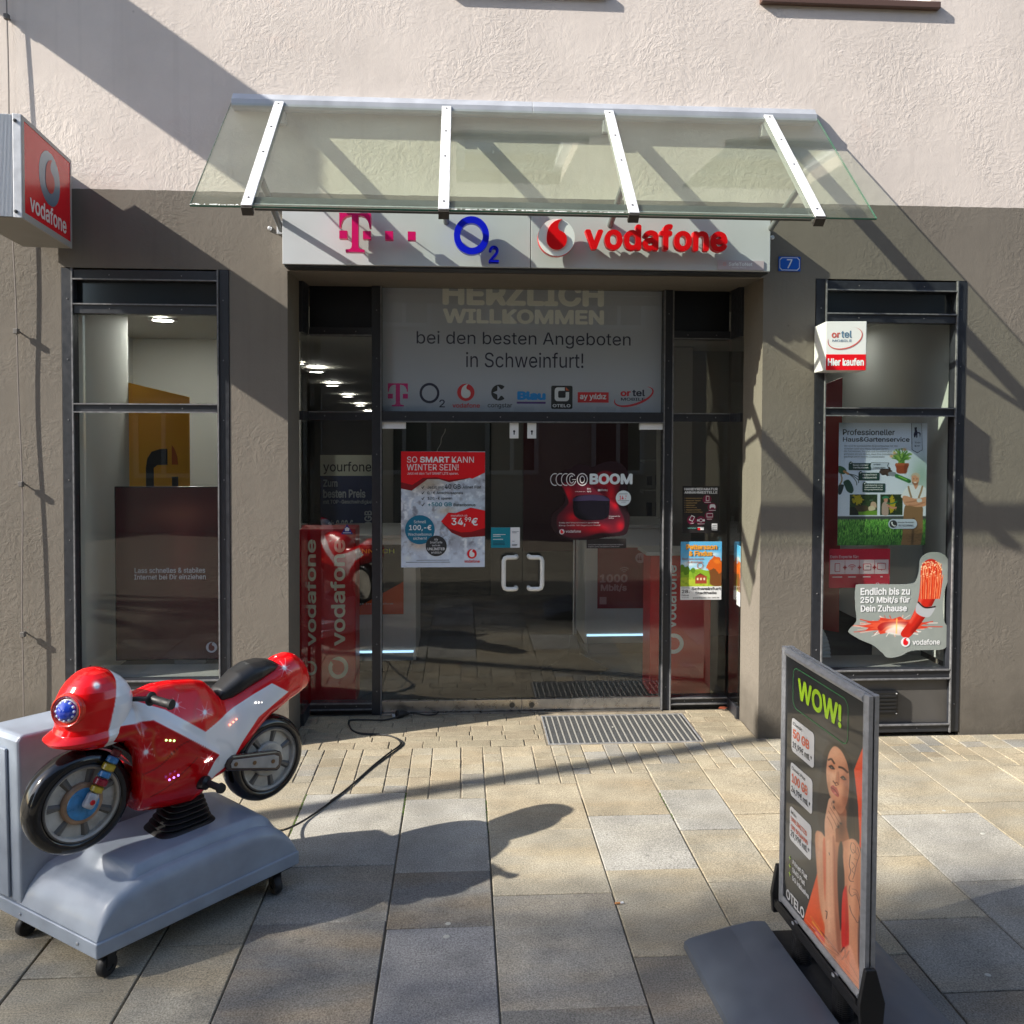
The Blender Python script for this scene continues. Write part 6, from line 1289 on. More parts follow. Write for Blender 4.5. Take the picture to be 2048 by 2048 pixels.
# front fork leg with coloured bands
F0, F1 = Vector((.155, -.078, .775)), Vector((.036, -.078, .588)); dF = (F1-F0)
cols_ = [('fork_red', (.12, .01, .012), 0, .12, .019), ('fork_blue', (.05, .22, .48), .12, .24, .023), ('fork_yellow', (.50, .36, .03), .24, .37, .025), ('fork_blue', (.05, .22, .48), .37, .49, .023), ('fork_crimson', (.32, .01, .03), .49, .62, .026), ('fork_yellow', (.50, .36, .03), .62, .74, .024), ('fork_grey', (.45, .45, .47), .74, 1.0, .023)]
for nm, cc_, a, b, rr in cols_:
    p, q_ = F0+dF*a, F0+dF*(b-.012); MB().tube([p, p+(q_-p)*.15, p+(q_-p)*.85, q_], [rr*.8, rr, rr, rr*.8], 18).build('fork_band', mat(nm, cc_, .3, coat=.6, vary=(30, .25)), ride, smooth=True)
MB().lathe([(.010, 0), (.008, .004), (0, .005)], Matrix.Translation((.050, -.101, .612)) @ Matrix.Rotation(R(90), 4, 'X'), n=16).build('red_button', RED, ride, smooth=True)
rings = []
for i in range(26):   # black inner mudguard arc over the front wheel
    a = R(18+72*i/25); c0 = Vector((.035, 0, .598))
    rings.append([(c0.x+math.cos(a)*rr, yy, c0.z+math.sin(a)*rr) for rr, yy in ((.222, -.062), (.232, -.05), (.232, .05), (.222, .062), (.204, .058), (.204, -.058))])
MB().rings(rings).build('mudguard', mat('dark_red_inner', (.018, .004, .005), .2, coat=1), ride, smooth=True)
# swing arm
for s in (-1,):
    PA = [(.606, .575), (.615, .597), (.640, .606), (.86, .562), (.885, .548), (.892, .515), (.882, .478), (.862, .468), (.650, .535), (.615, .545)]
    sw = MB().prism(PA, .060, .088, lambda u, v, h: (u, -h, v)).build('swing_arm', mat('bronze_dark', (.045, .028, .026), .25, coat=.8), ride, bevel=.008, seg=3)
    PB = [(.628, .572), (.640, .588), (.845, .548), (.868, .534), (.866, .498), (.850, .488), (.655, .548), (.632, .556)]
    MB().prism(PB, .0885, .093, lambda u, v, h: (u, -h, v)).build('arm_plate', mat('arm_cream', (.42, .39, .35), .35, vary=(20, .15)), sw, bevel=.002)
    for (x, z) in ((.651, .567), (.742, .545), (.836, .522)): MB().lathe([(.009, 0), (.009, .003), (.005, .004), (0, .002)], Matrix.Translation((x, -.0932, z)) @ Matrix.Rotation(R(90), 4, 'X'), n=16).build('bolt', mat('bronze_bolt', (.20, .12, .06), .4, metal=.6), sw, smooth=True)
MB().tube([(.66, -.02, .56), (.845, -.02, .518)], .03, 10).build('axle_tube', BLACK, ride, smooth=True)
# handlebar and peg
hb = MB().tube([(.20, .12, .945), (.215, -.05, .950), (.262, -.118, .955)], .010, 12).build('handlebar', BLACK, ride, smooth=True)
d_ = Vector((.035, -.10, 0)).normalized(); p = Vector((.262, -.118, .955))
MB().tube([p, p+d_*.004, p+d_*.010, p+d_*.014], [.022, .027, .027, .018], 20).build('flange', BLACK, hb, smooth=True)
pts = []; rs = []
for i in range(23): f = i/22; pts.append(p+d_*(.014+.088*f)+Vector((0, 0, -.001*f*10))); rs.append(.0155+(.0012 if i % 2 else 0))
pts += [p+d_*.103+Vector((0, 0, -.010)), p+d_*.112+Vector((0, 0, -.010))]; rs += [.021, .019]
MB().tube(pts, rs, 18).build('grip', BLACKR, hb, smooth=True)
pg = MB().tube([(.486, -.085, .540), (.500, -.12, .543), (.503, -.13, .543)], [.026, .028, .016], 16).build('foot_peg', BLACK, ride, smooth=True)
MB().tube([(.503, -.13, .543), (.512, -.195, .541), (.5125, -.2, .541), (.514, -.215, .541)], [.014, .014, .021, .019], 16).build('peg_rubber', BLACKR, pg, smooth=True)
LEDC = {'g': ((.5, 1, .3), (.30, .45, .05)), 'v': ((.55, .2, 1), (.25, .05, .6)), 'w': ((1, .95, .85), (.6, .6, .55)), 'r': ((1, .3, .2), (.6, .15, .1))}
def led(x, z, y, c): 
    MB().lathe([(.0045, 0), (.0035, .0035), (0, .0045)], Matrix.Translation((x, y, z)) @ Matrix.Rotation(R(90), 4, 'X'), n=10).build('led', mat('led_'+c, LEDC[c][1], .3, emit=(LEDC[c][0], 1.6)), ride, smooth=True)
for i in range(3):
    led(.325+.0165*i, .774-.006*i, -.1235, 'g'); led(.336+.0185*i, .612+.003*i, -.126, 'v'); led(.759+.015*i, .803-.003*i, -.0765, 'w'); led(.625+.015*i, .745+.008*i, -.0915, 'r'); led(.497+.013*i, .632+.002*i, -.1155, 'w')

# cord and socket
def cord(name, label, pts, r=.0052, loc=None):
    t = thing(name, label, 'cable', (0, 0, 0)); P = [Vector(p) for p in pts]; o = []
    P = [P[0]]+P+[P[-1]]
    for i in range(1, len(P)-2):
        a, b, c, d = P[i-1:i+3]
        for j in range(8): u = j/8; o.append(.5*((2*b)+(-a+c)*u+(2*a-5*b+4*c-d)*u*u+(-a+3*b-3*c+d)*u**3))
    o.append(P[-2]); MB().tube(o, r, 10).build('flex', BLACKR, t, smooth=True); return t
z = .007
c1 = cord('power_cord', 'black power cord running from the kiddie ride across the paving to a socket', [(-.90, -1.44, .13), (-.875, -1.33, .115), (-.85, -1.17, .05), (-.80, -1.01, .012), (-.718, -.841, z), (-.618, -.603, z), (-.522, -.337, z), (-.45, -.16, z), (-.392, -.04, z), (-.385, .03, z), (-.43, .115, z), (-.50, .165, z), (-.577, .182, z), (-.66, .20, z), (-.715, .25, z), (-.745, .33, z), (-.762, .40, z), (-.752, .445, z), (-.66, .445, z), (-.53, .435, z), (-.455, .455, .014), (-.43, .475, .022)])
z2 = .005
cord('power_cord', 'thin second cable lying beside the black power cord near the doorway', [(-.70, -.775, z2), (-.60, -.56, z2), (-.50, -.31, z2), (-.41, -.11, z2), (-.365, .0, z2), (-.395, .085, z2), (-.47, .15, z2), (-.56, .168, z2), (-.65, .182, z2), (-.72, .26, z2), (-.755, .36, z2)], .0035)
t = thing('cable_socket', 'black rubber extension socket lying on the paving before the left side post', 'socket', (-.415, .50, .025), R(28))
MB().tube([(-.035, 0, .0), (-.032, 0, 0), (.012, 0, 0), (.022, 0, 0), (.04, 0, -.002), (.062, 0, -.008)], [.022, .026, .026, .020, .013, .008], 20).build('shell', BLACKR, t, smooth=True)
MB().lathe([(.026, 0), (.029, .002), (.029, .010), (.026, .012)], Matrix.Translation((-.032, 0, 0)) @ Matrix.Rotation(R(90), 4, 'Y'), n=20, closed=True).build('collar', BLACKR, t, smooth=True)
box('cable_tag', mat('clear_tag', (.5, .52, .55), .25), t, -.062, -.048, -.01, .012, -.012, .004)
cord('power_cord', 'short black lead from the rubber socket to under the glass doors', [(-.36, .53, .017), (-.31, .545, .010), (-.24, .52, .007), (-.185, .522, .009), (-.165, .548, .008), (-.16, .60, .003), (-.16, .66, .000)], .0045)

# ================================================================== SANDWICH BOARD
BP1, BP2 = (1.226, -2.141), (1.266, -2.741); bw = math.hypot(BP2[0]-BP1[0], BP2[1]-BP1[1]); bh = .989; bz0 = .200
sb = thing('pavement_sign', 'silver framed pavement poster stand on springs with a green WOW poster', 'pavement sign', ((BP1[0]+BP2[0])/2+.02, (BP1[1]+BP2[1])/2, 0)); sb.location = (0, 0, 0)
e = bpy.data.objects.new('poster_frame', None); COL.objects.link(e); e.parent = sb; e.matrix_local = facing_dir(BP1, BP2, bz0)
FRM = mat('snap_frame_aluminium', (.40, .41, .43), .38, metal=.55, vary=(50, .12)); pw_ = .030
for sgn, b0 in ((1, 0), (-1, -.046)):
    def bar_(a, b, c, d, nm='frame_bar'):
        o = MB()
        horiz = (b-a) > (d-c); zo = lambda f: b0+sgn*(-.018+.018*math.sin(f))
        n = 6; rows = []
        for i in range(n+1):
            f = i/n; zz = b0+sgn*(-.006+.008*math.sin(math.pi*min(1, f*1.15)))
            if horiz: rows.append([(a, c+(d-c)*f, zz), (b, c+(d-c)*f, zz)])
            else: rows.append([(a+(b-a)*f, c, zz), (a+(b-a)*f, d, zz)])
        vs = [p for r in rows for p in r]; k0 = len(vs); back = b0-sgn*.020
        vs += [(rows[0][0][0], rows[0][0][1], back), (rows[0][1][0], rows[0][1][1], back), (rows[-1][0][0], rows[-1][0][1], back), (rows[-1][1][0], rows[-1][1][1], back)]
        fs = [(2*i, 2*i+1, 2*i+3, 2*i+2) for i in range(n)]+[(0, 1, k0+1, k0), (2*n, 2*n+1, k0+3, k0+2), (k0, k0+1, k0+3, k0+2), tuple([2*i for i in range(n+1)]+[k0+2, k0]), tuple([2*i+1 for i in range(n+1)]+[k0+3, k0+1])]
        m_ = o.add(vs, fs); ob = m_.build(nm, FRM, e, smooth=True, angle=35); fixnormals(ob.data); return ob
    bar_(0, pw_, .001, bh-.001); bar_(bw-pw_, bw, .001, bh-.001); bar_(pw_+.0008, bw-pw_-.0008, 0, pw_); bar_(pw_+.0008, bw-pw_-.0008, bh-pw_, bh)
for x in (.003, bw-.011): box('core_bar', DKGREY, e, x, x+.008, .004, bh-.004, -.0245, -.0205)
box('core_bar', DKGREY, e, .012, bw-.012, bh-.012, bh-.004, -.0245, -.0205)
box('back_board', DKGREY, e, pw_, bw-pw_, pw_, bh-pw_, -.040, -.010)
# poster: crop frame (px of a detail of the photograph) -> poster plane homography
src = np.array([(50.7, .6), (471.7, 211), (449.5, 1778), (48.5, 1263)]); PW, PH = bw-2*pw_+.004, bh-2*pw_+.004
dst = np.array([(0, PH), (PW, PH), (PW, 0), (0, 0)])
def homog(a, b):
    A = []
    for (x, y), (u, v) in zip(a, b): A += [[x, y, 1, 0, 0, 0, -u*x, -u*y], [0, 0, 0, x, y, 1, -v*x, -v*y]]
    h = np.linalg.solve(np.array(A), b.reshape(-1)); return np.append(h, 1).reshape(3, 3)
HF = homog(src, dst); HB = np.linalg.inv(HF)
def c2p(x, y): w_ = HF @ np.array([x, y, 1]); return w_[0]/w_[2], w_[1]/w_[2]
pe = bpy.data.objects.new('poster_print', None); COL.objects.link(pe); pe.parent = sb; pe.matrix_local = facing_dir(BP1, BP2, bz0) @ Matrix.Translation((pw_-.002, pw_-.002, -.0098))
ql = Pl(pe, 0, 0)
SIGNP = mat('poster_under_film', (.5, .5, .5), .3, vcol=True, coat=.8)
def woman(X, Y):
    px, py = X*PW, Y*PW; w_ = HB[2, 0]*px+HB[2, 1]*py+HB[2, 2]; x = (HB[0, 0]*px+HB[0, 1]*py+HB[0, 2])/w_; y = (HB[1, 0]*px+HB[1, 1]*py+HB[1, 2])/w_
    c = np.ones(X.shape+(3,))*H('26282a'); c = over(c, blob(x, y, 300, 420, 180, 260)*.25, '4a4a44'); sf = 5
    M_ = lambda P, so=sf, sm=True: mask(x, y, P, so, sm, 4)
    c = over(c, M_([(472, 425), (410, 590), (432, 780), (440, 1000), (480, 1080), (480, 425)], 4, False), 'e8491c')
    c = over(c, M_([(225, 1120), (195, 1230), (148, 1395), (300, 1600), (460, 1800), (480, 1500), (300, 1150)], 4, False), 'e2531f')
    # hair
    c = over(c, M_([(250, 500), (285, 460), (330, 455), (365, 500), (395, 590), (410, 700), (428, 820), (440, 960), (425, 1000), (380, 985), (330, 1010), (300, 980), (255, 930), (225, 900), (215, 760), (235, 620)], 14), '191413')
    for i in range(16): r = np.random.default_rng(i); xx = 345+r.random()*75; c = over(c, stroke(x, y, [(xx-25, 520+r.random()*60), (xx, 720), (xx+14, 950)], 1.5, 4)*.35, '3f2e26')
    sk, sh_, hi = 'd9936c', '8c4a30', 'f3bd94'
    # neck, chest, shoulders
    c = over(c, M_([(300, 810), (365, 800), (372, 900), (385, 980), (345, 1030), (290, 1010), (285, 900)], 8), 'a4613f')
    c = over(c, M_([(205, 945), (235, 930), (262, 960), (330, 985), (395, 965), (432, 990), (450, 1070), (458, 1300), (440, 1500), (350, 1560), (300, 1500), (262, 1420), (235, 1330), (215, 1130)], 7), sk)
    c = over(c, M_([(225, 940), (262, 1000), (275, 1200), (262, 1420), (240, 1330), (222, 1100)], 14)*.5, hi); c = over(c, blob(x, y, 320, 1080, 30, 110)*.6, '9d5636')
    c = over(c, M_([(330, 1010), (350, 1000), (362, 1230), (352, 1420), (330, 1430), (322, 1200)], 9), '2a211e'); c = over(c, M_([(352, 1250), (378, 1215), (384, 1300), (388, 1520), (350, 1540), (345, 1400)], 6), 'd8281a'); c = over(c, M_([(246, 985), (262, 980), (272, 1140), (262, 1300), (250, 1180)], 7)*.7, 'd94a20')
    # right arm
    c = over(c, M_([(352, 1060), (372, 985), (405, 965), (438, 1000), (452, 1080), (455, 1250), (450, 1440), (436, 1560), (442, 1750), (400, 1750), (388, 1600), (384, 1400), (372, 1220)], 6), sk); c = over(c, blob(x, y, 400, 1060, 22, 90)*.6, hi); c = over(c, M_([(436, 1400), (458, 1400), (455, 1640), (436, 1620)], 10)*.7, '2a2a30')
    # face
    c = over(c, M_([(262, 640), (262, 580), (274, 510), (300, 470), (330, 480), (358, 520), (378, 580), (384, 660), (378, 740), (362, 800), (340, 832), (318, 815), (298, 780), (276, 720)], 5), sk)
    c = over(c, blob(x, y, 285, 640, 20, 60)*.55, hi); c = over(c, blob(x, y, 362, 760, 24, 60)*.6, sh_); c = over(c, M_([(345, 480), (375, 540), (390, 660), (384, 800), (410, 800), (400, 560)], 8), '191413'); c = over(c, blob(x, y, 310, 500, 25, 25)*.35, hi)
    c = over(c, stroke(x, y, [(273, 545), (288, 540), (303, 562)], 5, 4), '3a2016'); c = over(c, stroke(x, y, [(330, 580), (350, 585), (374, 606)], 5.5, 4), '3a2016')
    for ex, ey in ((289, 585), (352, 640)):
        c = over(c, blob(x, y, ex, ey, 17, 20)*.75, 'b5552c'); c = over(c, M_([(ex-13, ey-2), (ex, ey-9), (ex+14, ey+8), (ex, ey+9)], 3), '2b1a14'); c = over(c, blob(x, y, ex, ey+1, 4, 4), '8a7a6a'); c = over(c, stroke(x, y, [(ex-14, ey-4), (ex, ey-11), (ex+15, ey+7)], 2.6, 3), '120a08')
    c = over(c, stroke(x, y, [(314, 600), (306, 640), (303, 662)], 3, 7)*.5, hi); c = over(c, stroke(x, y, [(325, 610), (328, 645), (326, 668)], 4, 8)*.6, sh_); c = over(c, stroke(x, y, [(298, 658), (308, 668), (318, 664), (326, 675)], 3, 3), '6a3020'); c = over(c, stroke(x, y, [(306, 668), (312, 680), (320, 678)], 1.6, 2), '201818')
    c = over(c, M_([(284, 690), (298, 680), (308, 690), (316, 692), (330, 725), (326, 742), (308, 732), (290, 712)], 3), 'b04a44'); c = over(c, stroke(x, y, [(288, 694), (306, 705), (326, 732)], 2, 2), '5a1c1c'); c = over(c, blob(x, y, 308, 722, 8, 6)*.6, 'e89a8c')
    # hand + forearm
    c = over(c, M_([(266, 800), (276, 756), (290, 750), (302, 772), (300, 800), (318, 822), (338, 862), (345, 884), (332, 892), (320, 880), (326, 905), (312, 912), (308, 950), (262, 950), (254, 880)], 4), 'e0a27c')
    for P in ([(282, 800), (308, 840), (332, 880)], [(275, 820), (300, 862), (318, 900)], [(290, 775), (296, 800), (304, 815)], [(268, 850), (290, 890), (300, 930)]): c = over(c, stroke(x, y, P, 1.8, 3)*.7, sh_)
    for (nx_, ny_) in ((301, 770), (340, 884), (326, 902)): c = over(c, blob(x, y, nx_, ny_, 6, 7), '1c1214')
    c = over(c, M_([(258, 920), (308, 925), (312, 1010), (318, 1150), (330, 1350), (345, 1540), (330, 1620), (290, 1640), (262, 1560), (258, 1400), (262, 1200), (262, 1050)], 6), 'df9d78'); c = over(c, M_([(298, 960), (312, 1010), (320, 1150), (334, 1350), (346, 1540), (332, 1600), (312, 1400), (302, 1200)], 12)*.65, sh_); c = over(c, stroke(x, y, [(272, 980), (274, 1200), (282, 1450)], 5, 12)*.6, hi)
    c = over(c, stroke(x, y, [(278, 1040), (281, 1052)], 1.5, 2), '3a2a2a'); c = over(c, stroke(x, y, [(262, 1345), (270, 1352), (266, 1385)], 2, 2), '3a2a2a')
    # tattoo
    for P, w_ in (([(398, 985), (392, 1010), (404, 1040), (420, 1030), (418, 1000), (405, 985)], 2), ([(392, 1050), (386, 1100), (394, 1140), (384, 1170), (392, 1190), (410, 1192)], 3), ([(430, 1010), (440, 1050), (425, 1100), (415, 1150), (405, 1180)], 3), ([(400, 1090), (415, 1110), (400, 1130), (412, 1150)], 2), ([(390, 1215), (386, 1245), (400, 1270), (420, 1260), (434, 1290), (446, 1350), (444, 1400), (430, 1410), (418, 1390), (400, 1360), (388, 1320)], 3), ([(402, 1232), (425, 1240), (440, 1275), (452, 1330)], 2), ([(408, 1250), (430, 1262), (440, 1320), (438, 1392)], 1.6), ([(405, 1020), (430, 1050)], 1.5), ([(412, 1070), (432, 1080)], 1.5)): c = over(c, stroke(x, y, P, w_*.6, 2)*.8, '3a2c30')
    # blanket strokes at the lower edge
    for i in range(30):
        r = np.random.default_rng(i+5); xa = 150+r.random()*250; c = over(c, stroke(x, y, [(xa, 1330+(xa-150)*1.15+r.random()*80), (xa+90, 1450+(xa-150)*1.2+r.random()*60)], r.uniform(.6, 1.8), 2)*.5, ['f7d8c8', 'f08a5a', '2a2a30'][i % 3])
    for i, col_ in enumerate(('f08a3a', 'f2d04a', 'e04a8a', 'f7e4d8')): c = over(c, stroke(x, y, [(185+i*9, 1370+i*28), (235+i*9, 1440+i*28)], 3, 4)*.6, col_)
    for P in ([(345, 1560), (360, 1540), (366, 1575), (350, 1600)], [(370, 1590), (385, 1560)]): c = over(c, stroke(x, y, P, 4, 3)*.8, '1c1a20')
    c = over(c, M_([(300, 1640), (345, 1560), (392, 1530), (430, 1640), (450, 1700), (450, 1800), (400, 1740)], 10)*.75, 'eda888')
    fc_ = M_([(262, 640), (262, 580), (274, 510), (300, 470), (330, 480), (358, 520), (378, 580), (384, 660), (378, 740), (362, 800), (340, 832), (318, 815), (298, 780), (276, 720)], 8)
    c = over(c, fc_*blob(x, y, 372, 690, 20, 130)*.55, '7a3c24'); c = over(c, fc_*blob(x, y, 335, 700, 14, 34)*.35, 'e8a070'); c = over(c, fc_*blob(x, y, 275, 690, 10, 50)*.45, '9a5434'); c = over(c, fc_*blob(x, y, 318, 640, 6, 34)*.5, '9c5030'); c = over(c, fc_*blob(x, y, 325, 795, 22, 22)*.5, '8a4a2c'); c = over(c, fc_*blob(x, y, 296, 630, 14, 14)*.4, 'f2c09a')
    c = over(c, blob(x, y, 345, 905, 26, 70)*.55*(M_([(300, 810), (365, 800), (385, 980), (345, 1030), (290, 1010)], 8)), '3a1a10')
    for (bx, by, rx, ry, a, cc) in ((240, 1200, 16, 180, .35, 'b06a48'), (430, 1200, 18, 260, .45, 'a05a3a'), (372, 1350, 8, 180, .4, '8a4428'), (290, 1250, 10, 260, .35, 'efb692'), (405, 1300, 14, 150, .3, 'efb48c'), (300, 1560, 40, 60, .35, 'b87050')): c = over(c, blob(x, y, bx, by, rx, ry)*a, cc)
    gr_ = noise2(x*.05, y*.05, 3, 12, 3)-.5; c = c*(1+gr_[..., None]*.07)
    c = over(c, blob(x, y, 245, 700, 40, 500)*.10, 'ffffff'); return c
ql.paint('picture', 0, 0, PW, PH, 260, woman, 0, SIGNP)
def pbox(xa, ya, xb, yb):
    a = c2p(xa, ya); b = c2p(xb, yb); return min(a[0], b[0]), min(a[1], b[1]), max(a[0], b[0]), max(a[1], b[1])
PGREEN = mat('sign_green', (.40, .66, .02), .35, coat=.8); PWHT = mat('sign_paper_white', (.66, .66, .66), .35, coat=.8); POR = mat('sign_orange', (.70, .13, .06), .35, coat=.8); PINK_ = mat('sign_ink', (.03, .035, .045), .35, coat=.8); PGL = mat('sign_green_line', (.05, .22, .08), .4)
u0, v1 = c2p(112, 112); u1, v0 = c2p(342, 415); _, vb = c2p(112, 225)
ql.txt('WOW!', u0, vb-.004, u1, v1-.002, PGREEN, 2, .0003, .035)
u0, v1 = c2p(88, 62); u1, v0 = c2p(375, 462); ri, ro = rrect(u0, v0, u1, v1, .03), rrect(u0-.003, v0-.003, u1+.003, v1+.003, .033)
n_ = len(ri); MB().add([(x, y, .001) for x, y in ri]+[(x, y, .001) for x, y in ro]+[(x, y, .0013) for x, y in ri]+[(x, y, .0013) for x, y in ro], [(i+2*n_, (i+1) % n_+2*n_, (i+1) % n_+3*n_, i+3*n_) for i in range(n_)]).build('outline', PGL, pe)
for (xa, ya, xb, yb, l1, l2, l3) in ((82, 330, 197, 600, 'Classic', '50 GB', '19,99€ mtl.*'), (78, 565, 190, 845, 'Classic Plus', '100 GB', '24,99€ mtl.*'), (77, 795, 187, 1088, 'Max', 'UNLIMITED\nON DEMAND', '29,99€ mtl.*')):
    a = c2p(xa, ya); b = c2p(xb, yb); x0, y1, x1, y0 = a[0], a[1], b[0], b[1]; W_, H_ = x1-x0, y1-y0
    ql.rect('price_tile', x0, y0, x1, y1, PWHT, 1, r=.016)
    wl = {'Classic': .42, 'Classic Plus': .62, 'Max': .26}[l1]
    ql.txt(l1, x0+.07*W_, y0+.80*H_, x0+(.07+wl)*W_, y0+.90*H_, PINK_, 3)
    if '\n' in l2: ql.txt(l2, x0+.07*W_, y0+.36*H_, x0+.86*W_, y0+.72*H_, POR, 3, bold=.02)
    else: ql.txt(l2, x0+.07*W_, y0+.42*H_, x0+.80*W_, y0+.70*H_, POR, 3, bold=.035)
    ql.txt(l3, x0+.06*W_, y0+.10*H_, x0+.92*W_, y0+.32*H_, PINK_, 3, bold=.015)
for i, s_ in enumerate(('Allnet Flat', 'SMS Flat', '5G inklusive')):
    a = c2p(93, 1072+i*42); ql.txt(s_, a[0], a[1]-.019, a[0]+(.115, .098, .128)[i], a[1], PWHT, 2, bold=.025)
    b = c2p(74, 1046+i*40); ql.poly('plus', [(b[0], b[1]-.012), (b[0]+.008, b[1]-.010), (b[0]+.010, b[1]), (b[0]+.012, b[1]-.010), (b[0]+.020, b[1]-.012), (b[0]+.012, b[1]-.014), (b[0]+.010, b[1]-.024), (b[0]+.008, b[1]-.014)], PGREEN, 2)
a = c2p(64, 1212); b = c2p(155, 1345); 
ql.txt('OTELO', a[0], a[1]-.045, b[0], a[1]-.006, PWHT, 2, bold=.03)
# holder, springs, water base
HD = mat('holder_black', (.012, .012, .013), .45)
def zl(x, y, z): return tuple(facing_dir(BP1, BP2, bz0) @ Vector((x, y, z)))
mb = MB()
def lbox(mb, x0, x1, y0, y1, z0, z1):
    v = [zl(*p) for p in ((x0,y0,z0),(x1,y0,z0),(x1,y1,z0),(x0,y1,z0),(x0,y0,z1),(x1,y0,z1),(x1,y1,z1),(x0,y1,z1))]
    return mb.add(v, [(0,3,2,1),(4,5,6,7),(0,1,5,4),(1,2,6,5),(2,3,7,6),(3,0,4,7)])
lbox(mb, -.010, bw+.010, -.030, -.002, -.058, .014); lbox(mb, .02, bw-.02, -.002, .012, .0105, .014)
mb.build('holder_channel', HD, sb, bevel=.003)
for (xa, xb) in ((-.024, -.003), (bw+.003, bw+.020)):
    P = [(-.060, -.055), (.016, -.055), (.022, .02), (.002, .13), (-.034, .13), (-.066, .02)]
    MB().prism(P, xa, xb, lambda u, v, h: zl(h, v, u)).build('holder_cheek', HD, sb, bevel=.004)
for t_ in (.155, .445):
    c0 = Vector(zl(t_, 0, -.022)); pts = []; rs = []
    for i in range(64): f = i/63; pts.append((c0.x, c0.y, .062+f*.108)); rs.append(.030+(.005 if i % 4 < 2 else 0))
    MB().tube(pts, rs, 20).build('spring', mat('spring_black', (.022, .022, .023), .35), sb, smooth=True)
    MB().lathe([(.012, 0), (.012, .006), (.006, .009), (0, .009)], Matrix.Translation(zl(t_, -.002, .006)), n=14).build('bolt', ALU, sb, smooth=True)
BASEP = mat('slate_plastic', (.085, .10, .125), .42, vary=(9, .08), bump=(300, .12, .001))
def wedge(sgn, nm='water_tank'):
    # local: u from centre outwards, v along the board
    U = [.062, .115, .20, .30, .352, .372, .374]; Z = [.112, .114, .094, .062, .045, .030, .004]; Vn = [-.06, -.045, -.02, .30, .62, .645, .66]; zs = [.55, .85, 1, 1, 1, .85, .55]
    v = []; 
    for j, vv in enumerate(Vn):
        for i, u in enumerate(U):
            uu = u-(.018 if j in (0, 6) and i > 3 else 0); uu += -.0*j
            if i == 0 and .05 < vv < .2: uu += .03
            v.append((1.243+sgn*uu+.04*(-vv)/.6*-1+.0, -2.155-vv, Z[i]*(zs[j] if i < 6 else 1)))
    k = len(U); f = [(j*k+i, j*k+i+1, (j+1)*k+i+1, (j+1)*k+i) for j in range(len(Vn)-1) for i in range(k-1)]
    o = len(v); v += [(p[0], p[1], .002) for p in v]
    rim_i = [i for i in range(k)]+[j*k+k-1 for j in range(1, len(Vn))]+[(len(Vn)-1)*k+i for i in range(k-2, -1, -1)]+[j*k for j in range(len(Vn)-2, 0, -1)]
    f += [(rim_i[a], rim_i[(a+1) % len(rim_i)], rim_i[(a+1) % len(rim_i)]+o, rim_i[a]+o) for a in range(len(rim_i))]
    ob = MB().add(v, f).build(nm, BASEP, sb, smooth=True, angle=28); fixnormals(ob.data); ob.data.validate()
    b = ob.modifiers.new('bevel', 'BEVEL'); b.width = .006; b.segments = 3; b.limit_method = 'ANGLE'; b.angle_limit = R(28)
    return ob
wedge(-1); wedge(1)
ch = MB(); ch.add([(1.243-.075, -2.11, .003), (1.243+.075, -2.11, .003), (1.283+.075, -2.80, .003), (1.283-.075, -2.80, .003), (1.243-.075, -2.11, .060), (1.243+.075, -2.11, .060), (1.283+.075, -2.80, .060), (1.283-.075, -2.80, .060)], [(0,3,2,1),(4,5,6,7),(0,1,5,4),(1,2,6,5),(2,3,7,6),(3,0,4,7)]); ch.build('spring_tray', mat('tray_black', (.016, .016, .017), .55, vary=(30, .4)), sb, bevel=.006)

# ================================================================== litter, street opposite
t = thing('cigarette_butt', 'orange tipped cigarette butt beside a paving joint', 'cigarette butt', (.672, -1.805, .006), R(5)); MB().tube([(-.018, 0, 0), (.004, 0, 0)], .0042, 8).build('filter', mat('filter_tan', (.55, .24, .08), .8), t); MB().tube([(.0042, 0, 0), (.018, .001, 0)], .0042, 8).build('paper', WHITE, t)
t = thing('dry_leaf', 'small dry red brown leaf at the foot of the right side pane', 'leaf', (1.86, .53, .012)); mb = MB()
mb.add([(0, 0, .004), (.02, .012, .012), (.045, .005, .004), (.03, -.012, .010), (.012, -.018, .002), (-.015, .01, .012), (-.03, -.006, .004)], [(0, 1, 2, 3), (0, 3, 4), (0, 4, 6, 5), (0, 5, 1)]); mb.build('blade', mat('leaf_brown', (.30, .07, .03), .7), t)
for i, (x, y, r) in enumerate(((-.05, -1.905, .012), (-.055, -1.99, .014), (2.55, -1.05, .010), (2.60, -1.30, .012), (1.95, -2.33, .012), (1.02, .24, .008))):
    t = tag(MB().lathe([(r, 0), (r*.9, .0015), (0, .002)], n=14).build('chewing_gum', mat('gum_pale', (.42, .42, .38), .7)), ('flat pale gum spot on a slab joint before the doors', 'flat pale gum spot on the bluish slab', 'flat pale gum spot on sunlit paving right of the poster stand', 'second pale gum spot on sunlit paving right of the poster stand', 'pale gum spot on dim paving in the lower right corner', 'pale gum spot on the metal foot grate')[i], 'chewing gum'); t.location = (x, y, .0015); t.scale = (1, .8, 1)
mb = MB(); rr_ = np.random.default_rng(8)
for i in range(70):
    x = .90+rr_.random()*.17+(.0 if i % 2 else .03); y = -2.085+rr_.normal()*.006+(x-.9)*.10; q_ = rr_.uniform(.002, .007)
    mb.add([(x-q_*1.6, y-q_*.5, .0022), (x+q_, y-q_*.4, .0022), (x+q_*1.3, y+q_*.5, .0022), (x-q_, y+q_*.4, .0022)], [(0, 1, 2, 3)])
tag(mb.build('salt_crust', mat('salt_white', (.55, .54, .50), .9)), 'broken whitish salt line on the slab left of the poster stand base', 'stain', kind='stuff')
